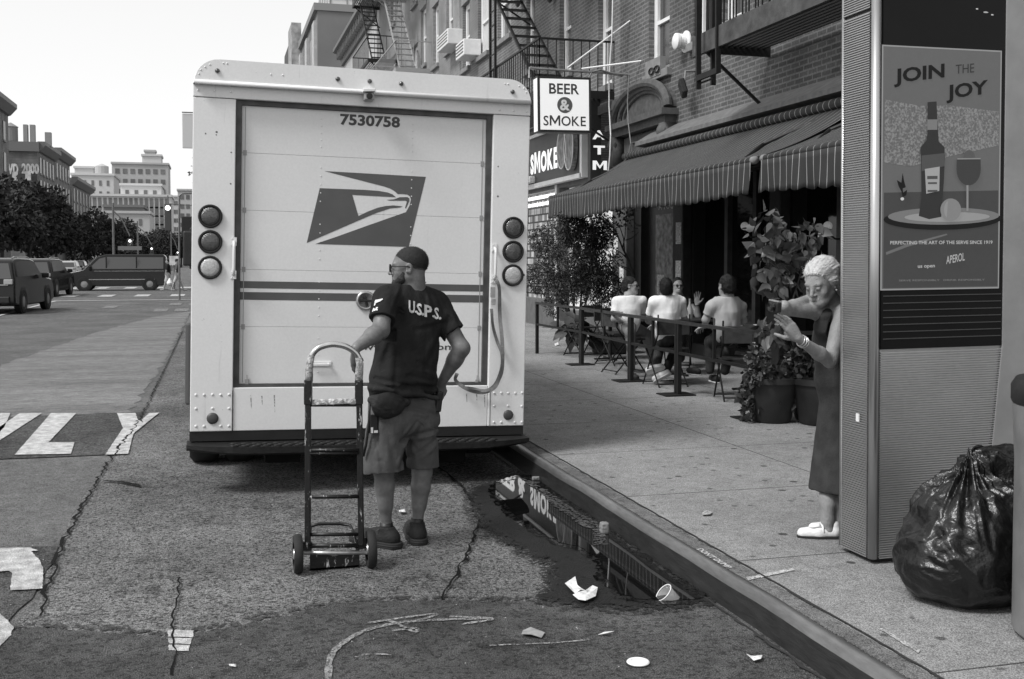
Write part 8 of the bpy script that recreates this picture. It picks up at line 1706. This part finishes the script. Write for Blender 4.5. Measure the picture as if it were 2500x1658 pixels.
# two pedestrians crossing
def pedestrian(label, px, Y, hd_, top, leg, bag=False, stride=.25, flip=1):
    c = gy(*D(px, 672), Y); x = c[0]; t = thing('person', label, 'person', (x, Y, 0)); s = SDF(.03); f = V(flip, 0, 0)
    head(s, (x, Y, 1.58), f, neck=(x, Y, 1.42)); s.rc((x, Y - .15, 1.38), .05, (x, Y + .15, 1.38), .05); s.rc((x, Y, 1.35), .1, (x, Y, 1.0), .12)
    for q in (-1, 1):
        s.rc((x, Y + q * .18, 1.36), .045, (x + q * .06, Y + q * .22, 1.1), .038); s.rc((x + q * .06, Y + q * .22, 1.1), .038, (x + q * .12, Y + q * .2, .86), .028); s.rc((x, Y + q * .09, .92), .09, (x + q * stride * .5, Y + q * .09, .5), .055); s.rc((x + q * stride * .5, Y + q * .09, .5), .052, (x + q * stride, Y + q * .09, .09), .035); s.rc((x + q * stride, Y + q * .09, .06), .04, (x + q * stride + flip * .16, Y + q * .09, .05), .035)
    obj('body', s.mesh('body', .012), M_SK2, t); s = SDF(.05); s.rc((x, Y - .14, 1.36), .07, (x, Y + .14, 1.36), .07); s.rc((x, Y, 1.33), .14, (x, Y, .92), .16)
    for q in (-1, 1): s.rc((x, Y + q * .18, 1.36), .06, (x + q * .04, Y + q * .22, 1.15), .06)
    obj('top', s.mesh('top', .014), top, t); s = SDF(.05); s.rc((x, Y, .95), .15, (x, Y, .85), .15)
    for q in (-1, 1): s.rc((x, Y + q * .09, .88), .10, (x + q * stride * .45, Y + q * .09, .52), .085)
    obj('shorts', s.mesh('shorts', .014), leg, t); h = SDF(.01); h.el((x - flip * .02, Y, 1.62), (.1, .085, .1)); h.cut((x + flip * .05, Y, 1.6), V(flip, 0, -.6)); obj('hair', h.mesh('hair', .012), M_HAIRD, t)
    if bag: b_ = thing('carrier_bag', 'white carrier bag hanging from the crossing pedestrian', 'bag', (x + .1, Y - .25, .3)); s = SDF(.04); s.rc((x + .1, Y - .26, .62), .06, (x + .1, Y - .26, .42), .16); obj('bag', s.mesh('bag', .014), M_WHITE, b_)
pedestrian('pedestrian in a dark top carrying a white bag over the crosswalk', 388, 61.0, 0, M_TEE, mat('pale_shorts', .4), True, .22, -1)
pedestrian('pedestrian in a dark jacket striding right over the crosswalk', 410, 60.0, 0, mat('grey_top', .06), mat('pale_shorts', .4), False, .3, 1)
# ------------------------------------------------------------------ litter and small things on the ground
M_PAPER = mat('crumpled_paper', .62, .8, .15, 30, .6, 60)
def flat_litter(name, label, cat, pts, z=.018, m=None, crumple=.012, seed=1, group='scraps of litter on the road'):
    P = [gz(*D(*q), z) for q in pts]; c = np.mean(P, 0); r = random.Random(seed); mb = MB(); n = len(P); ring = [p * .5 + c * .5 + V(0, 0, r.uniform(.2, 1) * crumple) for p in P]
    mb.add([p + V(0, 0, r.uniform(0, crumple)) for p in P] + ring + [c + V(0, 0, crumple * .5)], [(i, (i + 1) % n, (i + 1) % n + n, i + n) for i in range(n)] + [(i + n, (i + 1) % n + n, 2 * n) for i in range(n)])
    o = obj(name, mb, m or M_PAPER); md = o.modifiers.new('thickness', 'SOLIDIFY'); md.thickness = .0012; return tag(o, label, cat, group)
flat_litter('paper_scrap', 'crumpled white napkin, upper half, at the edge of the wet gutter', 'paper', [(1304, 1353), (1328, 1338), (1335, 1358), (1352, 1364), (1340, 1370), (1328, 1375)], z=.03, crumple=.02)
flat_litter('paper_scrap', 'torn white napkin lying in the wet gutter beside the plastic cup', 'paper', [(1322, 1376), (1350, 1370), (1368, 1357), (1380, 1362), (1375, 1378), (1352, 1391), (1335, 1388)], z=.03, crumple=.02, seed=2)
flat_litter('paper_scrap', 'grey flattened wrapper on the dark patch below the gutter', 'paper', [(1207, 1456), (1225, 1453), (1258, 1462), (1250, 1474), (1225, 1471), (1204, 1467)], m=mat('grey_wrapper', .25, .8, .2, 20), seed=3)
flat_litter('paper_scrap', 'thin white torn strip of paper on the road', 'paper', [(1381, 1466), (1395, 1462), (1418, 1463), (1400, 1467)], seed=4)
flat_litter('paper_scrap', 'white scrap of paper near the bottom, closest to the kerb', 'paper', [(1723, 1516), (1740, 1519), (1760, 1516), (1757, 1527), (1740, 1530)], seed=5)
flat_litter('paper_scrap', 'tiny white scrap behind the worker near the hand truck', 'paper', [(920, 1180), (934, 1178), (936, 1184), (924, 1185)], seed=6)
flat_litter('paper_scrap', 'tiny white scrap on the dark road, lower left', 'paper', [(528, 1537), (545, 1536), (545, 1540), (530, 1541)], seed=7)
flat_litter('paper_scrap', 'small pale wrapper on the pavement in front of the woman', 'paper', [gz and (1620, 1186), (1632, 1182), (1645, 1184), (1640, 1190), (1622, 1191)], z=.155, m=mat('foil', .35, .4, .6, 60), seed=8)
flat_litter('paper_scrap', 'white paper scrap on the pavement by the farthest fence post', 'paper', [(1280, 794), (1288, 791), (1290, 797), (1282, 799)], z=.155, seed=9)
c = gz(*D(1473, 1530), .018); tag(obj('cup_lid', MB().lathe(c, (0, 0, 1), [(.045, 0), (.047, .004), (.043, .008), (.030, .009), (.028, .006), (.0005, .006)], 28), M_WHITE, smooth=False), 'round white plastic cup lid on the road in the foreground', 'cup lid')
# plastic cup on its side in the gutter
a = gz(*D(1532, 1368), .05); b_ = gz(*D(1590, 1366), .045); ax_ = unit((b_ - a) * V(1, 1, 0) + V(0, 0, -.12)); cup = thing('plastic_cup', 'crushed clear plastic cup lying on its side in the gutter', 'cup', tuple(a))
obj('cup_wall', MB().lathe(a + V(0, 0, .0), ax_, [(.047, 0), (.046, .004), (.043, .02), (.034, .115), (.032, .118), (.0005, .118)], 28, False), mat('clear_plastic', .62, .12, .1, 30, .3, 60, trans=.4, spec=.6), cup, smooth=True)
obj('cup_rim', MB().tube([a + perp(ax_)[0] * .047 * math.cos(t) + perp(ax_)[1] * .047 * math.sin(t) for t in np.linspace(0, 2 * math.pi, 29)[:-1]], .0025, 6, closed=True), M_WHITE, cup, smooth=True)
# broken blocks in the gutter
for (px, py, sx, sy, sz, lab) in ((1395, 1222, .05, .05, .07, 'small pale upright chunk of concrete standing in the puddle'), (1237, 1099, .06, .03, .03, 'flat pale stone at the top of the gutter')):
    c = gz(*D(px, py + 10), .02); s = SDF(.01); s.bx(c + V(0, 0, sz / 2), (sx / 2, sy / 2, sz / 2), rd=.008); s.disp = wrinkle(.006, (50, 50, 50), 41); solo('stone_chunk', s.mesh('stone_chunk', .005), mat('chunk_grey', .2, .9, .3, 40), lab, 'stone', group='stone chunks in the gutter')
# lettered sticker on the kerb edge
p, q = gz(*D(1608, 1268), .153), gz(*D(1678, 1312), .153); mb = MB(); v, f = text_geo('DON\'T DUMP', .03); d = unit(q - p); n_ = V(-d[1], d[0], 0); L_ = np.linalg.norm(q - p)
mb.add([p + V(0, 0, .002) + d * (w_[0] / v[:, 0].max() * L_) + n_ * (w_[1] * .045) * (-1) * -1 - n_ * .0 for w_ in v], f); struct('kerb_lettering', mb, mat('kerb_stencil', .45, .8, .3, 60))
# tiny specks of grit and gum on road and pavement
mb = MB(); r = random.Random(77)
for i in range(520):
    x, y = r.uniform(-2.5, 2.2), 3.2 + 7 * r.random() ** 1.5; s_ = r.uniform(.002, .006); mb.add([(x, y, .0175), (x + s_, y + s_ * .3, .0175), (x + s_ * .6, y + s_, .0175 + s_ * .5), (x - s_ * .2, y + s_ * .8, .0175)], [(0, 1, 2, 3)])
tag(obj('grit', mb, mat('grit_pale', .4, .9)), 'pale grit scattered over the road surface', 'grit', kind='stuff')
